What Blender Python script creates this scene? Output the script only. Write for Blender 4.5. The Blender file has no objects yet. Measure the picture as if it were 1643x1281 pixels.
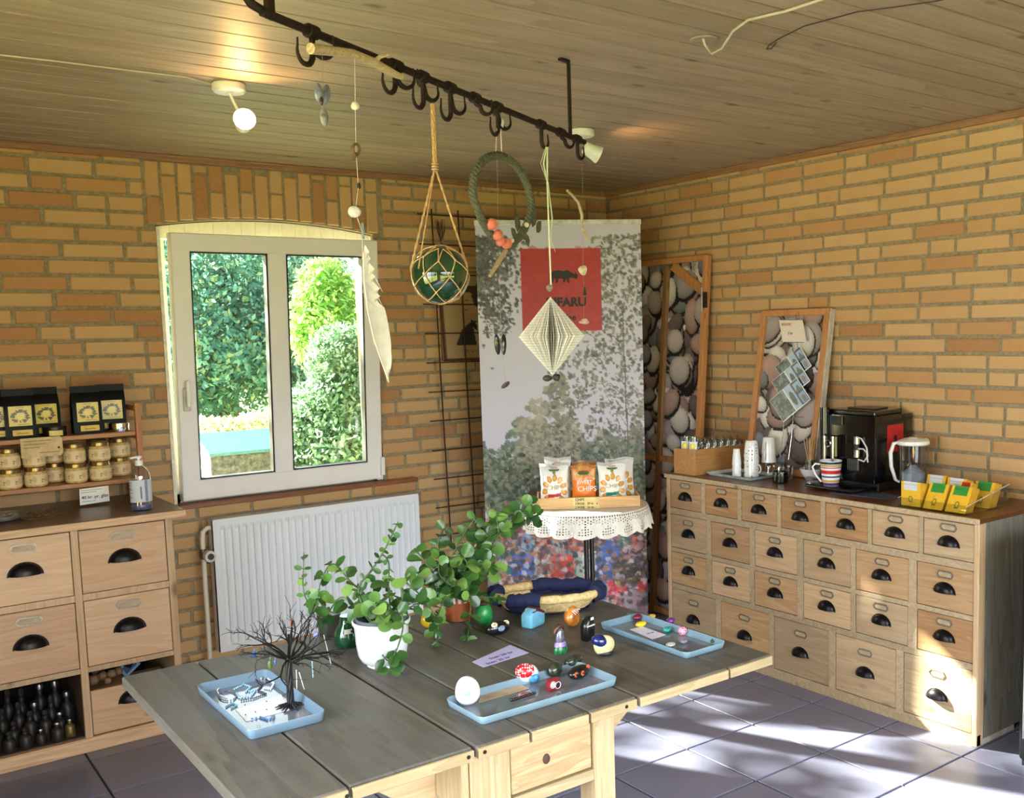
import bpy, bmesh, math, random
import numpy as np
from mathutils import Vector, Matrix
random.seed(7)
rng = np.random.RandomState(5)
R = math.radians
PI = math.pi
sc = bpy.context.scene
col = sc.collection

# ------------------------------------------------------------------ camera
CC = np.array([-3.6064, -4.5967, 1.5136])
YAW, PITCH, ROLL, FPX, PPX, PPY = .6653, -.1008, -.023, 1608.3, 159.43, 53.65
_cy, _sy = math.cos(YAW), math.sin(YAW)
_cp, _sp = math.cos(PITCH), math.sin(PITCH)
CF = np.array([_sy * _cp, _cy * _cp, _sp])
_r = np.array([_cy, -_sy, 0])
_u = np.cross(_r, CF)
_cr, _sr = math.cos(ROLL), math.sin(ROLL)
CR = _cr * _r + _sr * _u
CU = -_sr * _r + _cr * _u
cam = bpy.data.cameras.new('camera')
camo = bpy.data.objects.new('camera', cam)
col.objects.link(camo)
camo.matrix_world = Matrix(((CR[0], CU[0], -CF[0], CC[0]), (CR[1], CU[1], -CF[1], CC[1]), (CR[2], CU[2], -CF[2], CC[2]), (0, 0, 0, 1)))
cam.sensor_width = 36
cam.lens = 36 * FPX / 1643
cam.shift_x = -PPX / 1643
cam.shift_y = PPY / 1643
cam.clip_start = .05
sc.camera = camo


def ray(x, y):
    return CF + CR * (x - 821.5 - PPX) / FPX - CU * (y - 640.5 - PPY) / FPX


def atZ(x, y, z):
    d = ray(x, y)
    return Vector(CC + (z - CC[2]) / d[2] * d)


def atX(x, y, v):
    d = ray(x, y)
    return Vector(CC + (v - CC[0]) / d[0] * d)


def atY(x, y, v):
    d = ray(x, y)
    return Vector(CC + (v - CC[1]) / d[1] * d)


def atD(x, y, t):
    return Vector(CC + t * ray(x, y))


# ------------------------------------------------------------------ view, world, light
sc.view_settings.view_transform = 'Standard'
sc.view_settings.look = 'None'
sc.view_settings.gamma = 1
sc.view_settings.exposure = 0.12
sc.view_settings.use_curve_mapping = False
try:
    sc.cycles.transparent_max_bounces = 32
except Exception:
    pass
SUN_DIR = Vector((.45, -1, -.62)).normalized()
world = bpy.data.worlds.new('daylight_sky')
sc.world = world
world.use_nodes = True
nt = world.node_tree
nt.nodes.clear()
sky = nt.nodes.new('ShaderNodeTexSky')
sky.sky_type = 'NISHITA'
sky.sun_disc = False
sky.sun_elevation = R(32)
sky.sun_rotation = math.atan2(-SUN_DIR.x, -SUN_DIR.y)
sky.air_density = 1.3
sky.dust_density = 3.0
bg = nt.nodes.new('ShaderNodeBackground')
bg.inputs['Strength'].default_value = .55
wo = nt.nodes.new('ShaderNodeOutputWorld')
nt.links.new(sky.outputs[0], bg.inputs[0])
nt.links.new(bg.outputs[0], wo.inputs[0])


def lamp(name, kind, loc, direction, energy, color, **kw):
    l = bpy.data.lights.new(name, kind)
    l.energy = energy
    l.color = color
    for k, v in kw.items():
        setattr(l, k, v)
    o = bpy.data.objects.new(name, l)
    col.objects.link(o)
    o.location = loc
    o.rotation_euler = Vector(direction).to_track_quat('-Z', 'Y').to_euler()
    return o


lamp('sun', 'SUN', (-4, 6, 6), SUN_DIR, 76, (1, .95, .87), angle=R(.9))
# daylight through the glazed front and the side window (both behind the camera)
lamp('daylight_front', 'AREA', (-2.3, -5.8, 1.15), (.05, 1, -.55), 52, (.90, .95, 1), shape='RECTANGLE', size=3.2, size_y=1.9, spread=R(72))
lamp('daylight_side', 'AREA', (-4.6, -3.5, 1.2), (1, .05, -.45), 46, (.88, .94, 1), shape='RECTANGLE', size=2.6, size_y=1.5, spread=R(95))


# ------------------------------------------------------------------ colour + materials
def lin(c):
    out = []
    for v in c[:3]:
        v = v / 255
        out.append(v / 12.92 if v <= .04045 else ((v + .055) / 1.055) ** 2.4)
    return tuple(out) + (1,)


def nmat(name):
    m = bpy.data.materials.new(name)
    m.use_nodes = True
    n = m.node_tree.nodes
    b = n['Principled BSDF']
    return m, n, m.node_tree.links, b


def setp(b, rough=.5, metal=0, spec=None, trans=0, ior=None, coat=0, emit=None, est=0):
    b.inputs['Roughness'].default_value = rough
    b.inputs['Metallic'].default_value = metal
    if spec is not None:
        b.inputs['Specular IOR Level'].default_value = spec
    b.inputs['Transmission Weight'].default_value = trans
    if ior:
        b.inputs['IOR'].default_value = ior
    b.inputs['Coat Weight'].default_value = coat
    if emit:
        b.inputs['Emission Color'].default_value = lin(emit)
        b.inputs['Emission Strength'].default_value = est


def coords(n, l, scale=(1, 1, 1), kind='Object'):
    tc = n.new('ShaderNodeTexCoord')
    mp = n.new('ShaderNodeMapping')
    mp.inputs['Scale'].default_value = scale
    l.new(tc.outputs[kind], mp.inputs[0])
    return mp.outputs[0]


def noise(n, l, vec, scale, detail=3, rough=.55, dist=0):
    t = n.new('ShaderNodeTexNoise')
    t.inputs['Scale'].default_value = scale
    t.inputs['Detail'].default_value = detail
    t.inputs['Roughness'].default_value = rough
    t.inputs['Distortion'].default_value = dist
    if vec is not None:
        l.new(vec, t.inputs['Vector'])
    return t.outputs['Fac']


def ramp(n, l, fac, stops):
    r = n.new('ShaderNodeValToRGB')
    e = r.color_ramp.elements
    while len(e) < len(stops):
        e.new(.5)
    for k, (p, c) in enumerate(stops):
        e[k].position = p
        e[k].color = lin(c) if max(c) > 1 else (*c, 1)
    l.new(fac, r.inputs[0])
    return r.outputs[0]


def mixc(n, l, fac, a, b, mode='MIX'):
    m = n.new('ShaderNodeMix')
    m.data_type = 'RGBA'
    m.blend_type = mode
    for k, v in ((0, fac), (6, a), (7, b)):
        if isinstance(v, (int, float)):
            m.inputs[k].default_value = v
        elif isinstance(v, tuple):
            m.inputs[k].default_value = v
        else:
            l.new(v, m.inputs[k])
    return m.outputs[2]


def math_(n, l, op, a, b=0.0):
    m = n.new('ShaderNodeMath')
    m.operation = op
    for k, v in ((0, a), (1, b)):
        if isinstance(v, (int, float)):
            m.inputs[k].default_value = v
        else:
            l.new(v, m.inputs[k])
    return m.outputs[0]


def bump(n, l, b, h, strength=.3, dist=.002):
    m = n.new('ShaderNodeBump')
    m.inputs['Strength'].default_value = strength
    m.inputs['Distance'].default_value = dist
    l.new(h, m.inputs['Height'])
    l.new(m.outputs[0], b.inputs['Normal'])


_cache = {}


def plain(c, rough=.5, metal=0, var=.12, scale=30, **kw):
    key = (tuple(c), rough, metal, var, scale, tuple(sorted(kw.items())))
    if key in _cache:
        return _cache[key]
    m, n, l, b = nmat('surface_%02x%02x%02x' % tuple(int(v) for v in c[:3]))
    setp(b, rough, metal, **kw)
    v = coords(n, l)
    f = noise(n, l, v, scale, 3)
    d = tuple(x * (1 - var) for x in c)
    e = tuple(min(255, x * (1 + var * .6)) for x in c)
    l.new(ramp(n, l, f, [(.3, d), (.7, e)]), b.inputs['Base Color'])
    _cache[key] = m
    return m


def wood(name, dark, light, axis='X', scale=1.0, rough=.55, knots=True, rnd=.25, ring=7, grime=None):
    m, n, l, b = nmat(name)
    setp(b, rough)
    s = {'X': (.7, 9, 9), 'Y': (9, .7, 9), 'Z': (9, 9, .7)}[axis]
    tc = n.new('ShaderNodeTexCoord')
    oi = n.new('ShaderNodeObjectInfo')
    geo = n.new('ShaderNodeNewGeometry')
    rr = math_(n, l, 'ADD', oi.outputs['Random'], geo.outputs['Random Per Island'])
    add = n.new('ShaderNodeVectorMath')
    add.operation = 'ADD'
    cmb = n.new('ShaderNodeCombineXYZ')
    r7 = math_(n, l, 'MULTIPLY', rr, 17.3)
    for k in range(3):
        l.new(r7, cmb.inputs[k])
    l.new(tc.outputs['Object'], add.inputs[0])
    l.new(cmb.outputs[0], add.inputs[1])
    mp = n.new('ShaderNodeMapping')
    mp.inputs['Scale'].default_value = tuple(x * scale for x in s)
    l.new(add.outputs[0], mp.inputs[0])
    big = noise(n, l, mp.outputs[0], 1.6, 2, .5, .6)
    rings = math_(n, l, 'FRACT', math_(n, l, 'MULTIPLY', big, float(ring)))
    fine = noise(n, l, mp.outputs[0], 14, 3, .6)
    f = math_(n, l, 'ADD', math_(n, l, 'MULTIPLY', rings, .3), math_(n, l, 'MULTIPLY', fine, .7))
    c = ramp(n, l, f, [(.12, light), (.85, dark)])
    if knots:
        mp2 = n.new('ShaderNodeMapping')
        s2 = {'X': (3.2, 7, 7), 'Y': (7, 3.2, 7), 'Z': (7, 7, 3.2)}[axis]
        mp2.inputs['Scale'].default_value = s2
        l.new(add.outputs[0], mp2.inputs[0])
        vo = n.new('ShaderNodeTexVoronoi')
        vo.inputs['Scale'].default_value = 1.0
        l.new(mp2.outputs[0], vo.inputs['Vector'])
        k = ramp(n, l, vo.outputs['Distance'], [(.05, (1, 1, 1)), (.13, (0, 0, 0))])
        kd = tuple(x * .55 for x in dark)
        c = mixc(n, l, math_(n, l, 'MULTIPLY', k, .75), c, lin(kd))
    if grime:
        g = noise(n, l, tc.outputs['Object'], grime[1], 4, .6)
        gf = ramp(n, l, g, [(.42, (0, 0, 0)), (.68, (1, 1, 1))])
        c = mixc(n, l, math_(n, l, 'MULTIPLY', gf, grime[2]), c, lin(grime[0]))
    hs = n.new('ShaderNodeHueSaturation')
    l.new(c, hs.inputs['Color'])
    vv = math_(n, l, 'ADD', math_(n, l, 'MULTIPLY', math_(n, l, 'FRACT', math_(n, l, 'MULTIPLY', rr, 7.7)), rnd), 1 - rnd / 2)
    l.new(vv, hs.inputs['Value'])
    l.new(hs.outputs[0], b.inputs['Base Color'])
    bump(n, l, b, fine, .25, .0015)
    return m


def brickmat():
    m, n, l, b = nmat('yellow_brick')
    setp(b, .85)
    oi = n.new('ShaderNodeObjectInfo')
    geo = n.new('ShaderNodeNewGeometry')
    rr = math_(n, l, 'FRACT', math_(n, l, 'MULTIPLY', math_(n, l, 'ADD', oi.outputs['Random'], geo.outputs['Random Per Island']), 5.31))
    c = ramp(n, l, rr, [(0, (196, 158, 108)), (.35, (206, 170, 122)), (.62, (198, 158, 106)), (.8, (190, 144, 94)), (.93, (176, 124, 78)), (1, (160, 108, 68))])
    v = coords(n, l, (1, 1, 1), 'Generated')
    tc = n.new('ShaderNodeTexCoord')
    f = noise(n, l, tc.outputs['Object'], 40, 4, .6)
    c = mixc(n, l, math_(n, l, 'MULTIPLY', f, .34), c, lin((226, 196, 148)))
    g = noise(n, l, tc.outputs['Object'], 9, 3, .6)
    c = mixc(n, l, math_(n, l, 'MULTIPLY', g, .45), c, lin((156, 110, 66)))
    l.new(c, b.inputs['Base Color'])
    bump(n, l, b, f, .5, .003)
    return m


def rough_mat(name, a, bb, scale, rough=.9, bs=.5, bd=.004, detail=5):
    m, n, l, b = nmat(name)
    setp(b, rough)
    v = coords(n, l)
    f = noise(n, l, v, scale, detail, .65)
    l.new(ramp(n, l, f, [(.35, a), (.65, bb)]), b.inputs['Base Color'])
    bump(n, l, b, f, bs, bd)
    return m


def glassmat(name, tint=(255, 255, 255), gloss=.12, rough=.02):
    """thin clear pane: mostly transparent with a fresnel reflection"""
    m = bpy.data.materials.new(name)
    m.use_nodes = True
    n, l = m.node_tree.nodes, m.node_tree.links
    n.clear()
    o = n.new('ShaderNodeOutputMaterial')
    t = n.new('ShaderNodeBsdfTransparent')
    t.inputs[0].default_value = lin(tint)
    g = n.new('ShaderNodeBsdfGlossy')
    g.inputs['Roughness'].default_value = rough
    fr = n.new('ShaderNodeFresnel')
    ge = n.new('ShaderNodeNewGeometry')
    io = n.new('ShaderNodeMapRange')      # same reflectance from either side of the thin wall
    io.inputs['To Min'].default_value = 1.45
    io.inputs['To Max'].default_value = 1 / 1.45
    l.new(ge.outputs['Backfacing'], io.inputs['Value'])
    l.new(io.outputs[0], fr.inputs[0])
    mx = n.new('ShaderNodeMixShader')
    f = n.new('ShaderNodeMath')
    f.operation = 'ADD'
    f.inputs[1].default_value = gloss - .04
    f.use_clamp = True
    l.new(fr.outputs[0], f.inputs[0])
    l.new(f.outputs[0], mx.inputs[0])
    l.new(t.outputs[0], mx.inputs[1])
    l.new(g.outputs[0], mx.inputs[2])
    l.new(mx.outputs[0], o.inputs[0])
    return m


def dotmat(name, base, dot, scale=60, th=.3, rough=.25, coat=.5):
    m, n, l, b = nmat(name)
    setp(b, rough, coat=coat)
    vo = n.new('ShaderNodeTexVoronoi')
    vo.inputs['Scale'].default_value = scale
    vo.inputs['Randomness'].default_value = .35
    l.new(coords(n, l), vo.inputs['Vector'])
    c = ramp(n, l, vo.outputs['Distance'], [(th, dot), (th + .05, base)])
    l.new(c, b.inputs['Base Color'])
    return m


def attrmat(name, rough=.5, coat=0, spec=None):
    m, n, l, b = nmat(name)
    setp(b, rough, coat=coat, spec=spec)
    a = n.new('ShaderNodeAttribute')
    a.attribute_name = 'print'
    l.new(a.outputs['Color'], b.inputs['Base Color'])
    return m


MORTAR = rough_mat('grey_mortar', (128, 116, 92), (160, 146, 118), 60)
BRICK = brickmat()
PRINT = attrmat('matt_print', .55)
PRINTG = attrmat('glossy_print', .3, .2)
PINE = wood('old_pine', (166, 118, 72), (208, 166, 116), 'X', 1.0)
PINEZ = wood('old_pine_upright', (170, 138, 102), (206, 176, 140), 'Z', 1.0)
PINEY = wood('old_pine_side', (150, 108, 66), (196, 156, 108), 'Y', 1.0, grime=((120, 104, 84), 5, .35))
PINEYF = wood('worn_pine_rail', (152, 130, 100), (194, 174, 142), 'Y', 1.0)
PINEXF = wood('worn_pine_rail_long', (174, 138, 102), (210, 176, 140), 'X', 1.0)
TABLETOP = wood('weathered_table_board', (64, 59, 52), (108, 102, 91), 'Y', .9, .5, True, .2, 4, ((96, 97, 95), 5, .6))
TABLEEDGE = wood('pale_pine', (150, 128, 92), (190, 172, 136), 'X', 1, .5, True, .1)
TABLELEG = wood('pale_pine_upright', (160, 136, 100), (196, 176, 140), 'Z', 1, .5, False, .1)
BROWNTOP = wood('brown_counter_wood', (88, 52, 28), (128, 82, 46), 'Y', 1, .3, False, .1)
GREYTOP = wood('dark_waxed_top', (88, 66, 50), (120, 96, 76), 'X', 1, .32, False, .1)
SIDESHADE = wood('shaded_side_pine', (96, 96, 88), (150, 146, 132), 'Z', 1, .6, True, .1)  # shade on the chest's near side, put into the pine colour as grey
CEILM = wood('whitewashed_ceiling_board', (140, 122, 106), (178, 160, 144), 'X', .7, .5, True, .12, 4)
REDWOOD = wood('reddish_frame_wood', (168, 110, 62), (206, 150, 98), 'Z', 1.2, .5, True, .1)
SHELFW = wood('orange_shelf_wood', (150, 100, 62), (190, 138, 92), 'X', 1.2, .5, False, .1)
DARK = plain((22, 20, 18), .8)
IRON = plain((44, 32, 26), .6, .5, .3, 60)
RUST = plain((72, 48, 28), .85, .2, .35, 80)
BLACKG = plain((10, 10, 12), .18, 0, .1, 10, coat=.4)
BLACKM = plain((20, 20, 22), .5)
CHROME = plain((210, 210, 212), .15, 1, .03)
STEEL = plain((150, 150, 150), .35, 1, .05)
HANDLEM = plain((34, 32, 34), .32, .75, .25, 60)
HOLDER = plain((150, 140, 124), .4, .7, .15, 80)
WHITE = plain((236, 236, 232), .35, 0, .03)
WHITEG = plain((240, 241, 243), .18, 0, .02, 5, coat=.4)
UPVC = plain((238, 236, 234), .35, 0, .02, 4)
RADM = plain((226, 230, 236), .35, 0, .02, 4)
GLASS = glassmat('clear_window_glass', (250, 255, 252), .06)
TUMBLER = glassmat('clear_drinking_glass', (240, 242, 240), .16)
ACRYL = glassmat('clear_acrylic', (246, 248, 246), .08)


# ------------------------------------------------------------------ object helpers
def link(o):
    col.objects.link(o)
    return o


def tag(o, label=None, cat=None, group=None, kind=None):
    if label:
        o['label'] = label
    if cat:
        o['category'] = cat
    if group:
        o['group'] = group
    if kind:
        o['kind'] = kind
    return o


def thing(name, label, cat, loc=(0, 0, 0), rz=0, group=None):
    o = link(bpy.data.objects.new(name, None))
    o.empty_display_size = .05
    o.location = loc
    o.rotation_euler = (0, 0, rz)
    return tag(o, label, cat, group)


def struct(name, loc=(0, 0, 0)):
    o = link(bpy.data.objects.new(name, None))
    o.location = loc
    o['kind'] = 'structure'
    return o


def lm(o):
    return Matrix.LocRotScale(o.location, o.rotation_euler, o.scale) if o.rotation_mode != 'QUATERNION' else Matrix.LocRotScale(o.location, o.rotation_quaternion, o.scale)


def wm(o):
    m = lm(o)
    p = o.parent
    while p:
        m = lm(p) @ m
        p = p.parent
    return m


class MB:
    def __init__(s):
        s.v, s.f, s.c = [], [], None

    def add(s, vs, fs):
        k = len(s.v)
        s.v += [tuple(v) for v in vs]
        s.f += [tuple(i + k for i in f) for f in fs]
        return s

    def box(s, x0, x1, y0, y1, z0, z1):
        return s.add([(x, y, z) for z in (z0, z1) for y in (y0, y1) for x in (x0, x1)],
                     [(0, 2, 3, 1), (4, 5, 7, 6), (0, 1, 5, 4), (2, 6, 7, 3), (0, 4, 6, 2), (1, 3, 7, 5)])

    def obox(s, c, sx, sy, sz, rot=None):
        M = (rot or Matrix.Identity(3))
        c = Vector(c)
        vs = [c + M @ Vector((x * sx / 2, y * sy / 2, z * sz / 2)) for z in (-1, 1) for y in (-1, 1) for x in (-1, 1)]
        return s.add(vs, [(0, 2, 3, 1), (4, 5, 7, 6), (0, 1, 5, 4), (2, 6, 7, 3), (0, 4, 6, 2), (1, 3, 7, 5)])

    def bar(s, a, b, w, d, upv=(0, 0, 1)):
        """rectangular bar from a to b, width w across, depth d along upv"""
        a, b = Vector(a), Vector(b)
        t = (b - a).normalized()
        u = Vector(upv)
        r = t.cross(u).normalized()
        u = r.cross(t).normalized()
        vs = []
        for p in (a, b):
            for i, j in ((-1, -1), (1, -1), (1, 1), (-1, 1)):
                vs.append(p + r * i * w / 2 + u * j * d / 2)
        return s.add(vs, [(0, 3, 2, 1), (4, 5, 6, 7), (0, 1, 5, 4), (1, 2, 6, 5), (2, 3, 7, 6), (3, 0, 4, 7)])

    def tube(s, pts, r, n=8, closed=False, flat=1.0):
        pts = [Vector(p) for p in pts]
        m = len(pts)
        k = len(s.v)
        up = Vector((0, 0, 1))
        prev = None
        for i, p in enumerate(pts):
            if closed:
                t = (pts[(i + 1) % m] - pts[i - 1]).normalized()
            else:
                t = (pts[min(i + 1, m - 1)] - pts[max(i - 1, 0)]).normalized()
            if prev is None:
                a = t.cross(up)
                if a.length < .05:
                    a = t.cross(Vector((1, 0, 0)))
                a.normalize()
            else:
                a = (prev - t * prev.dot(t))
                if a.length < 1e-6:
                    a = t.cross(up)
                a.normalize()
            prev = a
            b = t.cross(a)
            ri = r[i] if isinstance(r, (list, tuple)) else r
            for j in range(n):
                w = 2 * PI * j / n
                s.v.append(tuple(p + a * math.cos(w) * ri + b * math.sin(w) * ri * flat))
        for i in range(m if closed else m - 1):
            for j in range(n):
                a0 = k + i * n + j
                a1 = k + i * n + (j + 1) % n
                b0 = k + ((i + 1) % m) * n + j
                b1 = k + ((i + 1) % m) * n + (j + 1) % n
                s.f.append((a0, a1, b1, b0))
        if not closed:
            s.f.append(tuple(k + j for j in range(n))[::-1])
            s.f.append(tuple(k + (m - 1) * n + j for j in range(n)))
        return s

    def lathe(s, prof, n=24, c=(0, 0, 0), cap=True, axis='Z', sx=1, sy=1):
        k = len(s.v)
        for r, z in prof:
            for j in range(n):
                w = 2 * PI * j / n
                p = (r * math.cos(w) * sx, r * math.sin(w) * sy, z)
                if axis == 'X':
                    p = (p[2], p[0], p[1])
                if axis == 'Y':
                    p = (p[0], p[2], p[1])
                s.v.append((p[0] + c[0], p[1] + c[1], p[2] + c[2]))
        for i in range(len(prof) - 1):
            for j in range(n):
                s.f.append((k + i * n + j, k + i * n + (j + 1) % n, k + (i + 1) * n + (j + 1) % n, k + (i + 1) * n + j))
        if cap:
            s.f.append(tuple(k + j for j in range(n))[::-1])
            s.f.append(tuple(k + (len(prof) - 1) * n + j for j in range(n)))
        return s

    def ball(s, c, rx, ry=None, rz=None, n=14, m=8, amp=0, seed=0, rot=None):
        ry = ry or rx
        rz = rz or rx
        rs = np.random.RandomState(seed)
        ph = rs.rand(6) * 6.28
        k = len(s.v)
        M = rot or Matrix.Identity(3)
        for i in range(m + 1):
            t = PI * i / m
            for j in range(n):
                w = 2 * PI * j / n
                d = Vector((math.sin(t) * math.cos(w), math.sin(t) * math.sin(w), math.cos(t)))
                q = 1 + amp * (math.sin(3 * d.x + ph[0]) + math.sin(4 * d.y + ph[1]) + math.sin(3.5 * d.z + ph[2]))
                p = M @ Vector((d.x * rx * q, d.y * ry * q, d.z * rz * q))
                s.v.append((p.x + c[0], p.y + c[1], p.z + c[2]))
        for i in range(m):
            for j in range(n):
                s.f.append((k + i * n + j, k + (i + 1) * n + j, k + (i + 1) * n + (j + 1) % n, k + i * n + (j + 1) % n))
        return s

    def prism(s, poly, z0, z1, plane='XY'):
        """extrude a polygon; plane XY -> along z, XZ -> along y, YZ -> along x"""
        k = len(s.v)
        m = len(poly)
        for z in (z0, z1):
            for a, b in poly:
                s.v.append({'XY': (a, b, z), 'XZ': (a, z, b), 'YZ': (z, a, b)}[plane])
        s.f.append(tuple(k + i for i in range(m))[::-1])
        s.f.append(tuple(k + m + i for i in range(m)))
        for i in range(m):
            j = (i + 1) % m
            s.f.append((k + i, k + j, k + m + j, k + m + i))
        return s

    def mesh(s, name, mat, bevel=0, smooth=None, seg=1):
        me = bpy.data.meshes.new(name)
        me.from_pydata(s.v, [], s.f)
        if bevel:
            bm = bmesh.new()
            bm.from_mesh(me)
            bmesh.ops.recalc_face_normals(bm, faces=bm.faces)
            es = [e for e in bm.edges if len(e.link_faces) == 2 and e.calc_face_angle(0) > .5]
            bmesh.ops.bevel(bm, geom=es, offset=bevel, segments=seg, affect='EDGES', profile=.6, clamp_overlap=True)
            bm.to_mesh(me)
            bm.free()
        else:
            bm = bmesh.new()
            bm.from_mesh(me)
            bmesh.ops.recalc_face_normals(bm, faces=bm.faces)
            bm.to_mesh(me)
            bm.free()
        if smooth:
            for p in me.polygons:
                p.use_smooth = True
            me.set_sharp_from_angle(angle=R(smooth))
        me.materials.append(mat)
        return me

    def build(s, name, mat, parent=None, world=False, bevel=0, smooth=None, seg=1):
        if world and parent is not None:
            M = wm(parent).inverted()
            s.v = [tuple(M @ Vector(v)) for v in s.v]
        o = bpy.data.objects.new(name, s.mesh(name, mat, bevel, smooth, seg))
        o.parent = parent
        return link(o)


def inst(name, me, parent, loc=(0, 0, 0), rot=(0, 0, 0), scale=(1, 1, 1)):
    o = bpy.data.objects.new(name, me)
    o.parent = parent
    o.location = loc
    o.rotation_euler = rot
    o.scale = scale
    return link(o)


def copy_tree(o, parent=None):
    c = o.copy()
    col.objects.link(c)
    if parent:
        c.parent = parent
    for ch in list(o.children):
        copy_tree(ch, c)
    return c


# ------------------------------------------------------------------ printed pictures: a numpy canvas carried as a colour attribute
class Canvas:
    def __init__(s, w, h, c=(255, 255, 255)):
        s.w, s.h = w, h
        s.a = np.zeros((h, w, 3)) + np.array(c, float)

    def ell(s, u, v, ru, rv, c, ang=0, al=1., shade=0, asp=None):
        """u,v,ru,rv in 0..1 of width/height (v down)"""
        cx, cy, rx, ry = u * s.w, v * s.h, max(ru * s.w, .4), max(rv * s.h, .4)
        m = int(max(rx, ry)) + 2
        x0, x1, y0, y1 = max(0, int(cx) - m), min(s.w, int(cx) + m + 1), max(0, int(cy) - m), min(s.h, int(cy) + m + 1)
        if x0 >= x1 or y0 >= y1:
            return
        Y, X = np.mgrid[y0:y1, x0:x1] + .5
        dx, dy = X - cx, Y - cy
        ca, sa = math.cos(ang), math.sin(ang)
        q = ((dx * ca + dy * sa) / rx) ** 2 + ((-dx * sa + dy * ca) / ry) ** 2
        m_ = (q < 1)[..., None] * al
        cc = np.array(c, float) * np.ones((y1 - y0, x1 - x0, 3))
        if shade:
            cc = cc * (1 - shade * np.clip(q, 0, 1) ** 2 * .9 - shade * .35 * (dy / ry))[..., None]
        s.a[y0:y1, x0:x1] = s.a[y0:y1, x0:x1] * (1 - m_) + cc * m_

    def rect(s, u0, v0, u1, v1, c, al=1.):
        x0, x1, y0, y1 = [int(round(q)) for q in (u0 * s.w, u1 * s.w, v0 * s.h, v1 * s.h)]
        x0, y0 = max(x0, 0), max(y0, 0)
        s.a[y0:y1, x0:x1] = s.a[y0:y1, x0:x1] * (1 - al) + np.array(c, float) * al

    def poly(s, pts, c):
        Y, X = np.mgrid[0:s.h, 0:s.w] + .5
        ins = np.zeros((s.h, s.w), bool)
        P = [(u * s.w, v * s.h) for u, v in pts]
        for i in range(len(P)):
            (xa, ya), (xb, yb) = P[i], P[i - 1]
            if ya != yb:
                ins ^= ((ya > Y) != (yb > Y)) & (X < (xb - xa) * (Y - ya) / (yb - ya) + xa)
        s.a[ins] = c

    def line(s, u0, v0, u1, v1, r, c):
        n = int(max(abs(u1 - u0) * s.w, abs(v1 - v0) * s.h)) + 1
        for i in range(n + 1):
            t = i / n
            s.ell(u0 + (u1 - u0) * t, v0 + (v1 - v0) * t, r, r * s.w / s.h, c)

    def speck(s, n, box, cs, r, rs, al=(.5, 1)):
        for _ in range(n):
            u = rs.uniform(box[0], box[2])
            v = rs.uniform(box[1], box[3])
            k = cs[rs.randint(len(cs))]
            j = rs.uniform(-12, 12)
            rr = rs.uniform(r * .4, r)
            s.ell(u, v, rr, rr * rs.uniform(.5, 1) * s.w / s.h, [min(255, max(0, q + j)) for q in k], rs.rand() * 3, rs.uniform(*al))

    def linear(s):
        a = np.clip(s.a / 255, 0, 1)
        return np.where(a <= .04045, a / 12.92, ((a + .055) / 1.055) ** 2.4)


def print_grid(name, cv, fn, nx, ny, mat, parent=None, world=False, smooth=True):
    """grid surface: fn(u, v) -> xyz, v from 0 (top) to 1; colours sampled from the canvas"""
    vs = []
    cols = []
    L = cv.linear()
    for j in range(ny + 1):
        for i in range(nx + 1):
            u, v = i / nx, j / ny
            vs.append(tuple(fn(u, v)))
            cols.append(L[min(cv.h - 1, int(v * cv.h)), min(cv.w - 1, int(u * cv.w))])
    if world and parent is not None:
        M = wm(parent).inverted()
        vs = [tuple(M @ Vector(v)) for v in vs]
    fs = [(j * (nx + 1) + i, (j + 1) * (nx + 1) + i, (j + 1) * (nx + 1) + i + 1, j * (nx + 1) + i + 1) for j in range(ny) for i in range(nx)]
    me = bpy.data.meshes.new(name)
    me.from_pydata(vs, [], fs)
    at = me.color_attributes.new('print', 'FLOAT_COLOR', 'POINT')
    buf = np.ones((len(vs), 4))
    buf[:, :3] = np.array(cols)
    at.data.foreach_set('color', buf.ravel())
    if smooth:
        for p in me.polygons:
            p.use_smooth = True
    me.materials.append(mat)
    o = bpy.data.objects.new(name, me)
    o.parent = parent
    return link(o)


def quad_fn(tl, tr, bl, br=None):
    tl, tr, bl = Vector(tl), Vector(tr), Vector(bl)
    return lambda u, v: tl + (tr - tl) * u + (bl - tl) * v


def text(body, size, mat, parent, origin, xdir, ydir, name='lettering', extrude=.0004, align='LEFT', bold=0):
    cu = bpy.data.curves.new('lettering', 'FONT')
    cu.body = body
    cu.size = size
    cu.extrude = extrude
    cu.offset = bold
    cu.resolution_u = 2
    cu.align_x = align
    t = bpy.data.objects.new('lettering', cu)
    me = bpy.data.meshes.new_from_object(t)
    bpy.data.objects.remove(t)
    x = Vector(xdir).normalized()
    y = Vector(ydir).normalized()
    z = x.cross(y)
    M = Matrix(((x.x, y.x, z.x, origin[0]), (x.y, y.y, z.y, origin[1]), (x.z, y.z, z.z, origin[2]), (0, 0, 0, 1)))
    if parent is not None:
        M = wm(parent).inverted() @ M
    me.transform(M)
    me.materials.clear()
    me.materials.append(mat)
    o = bpy.data.objects.new(name, me)
    o.parent = parent
    return link(o)


INK = plain((30, 28, 34), .6)

# ================================================================== ROOM
H = 2.303
XL, YF = -4.5, -5.7
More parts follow.
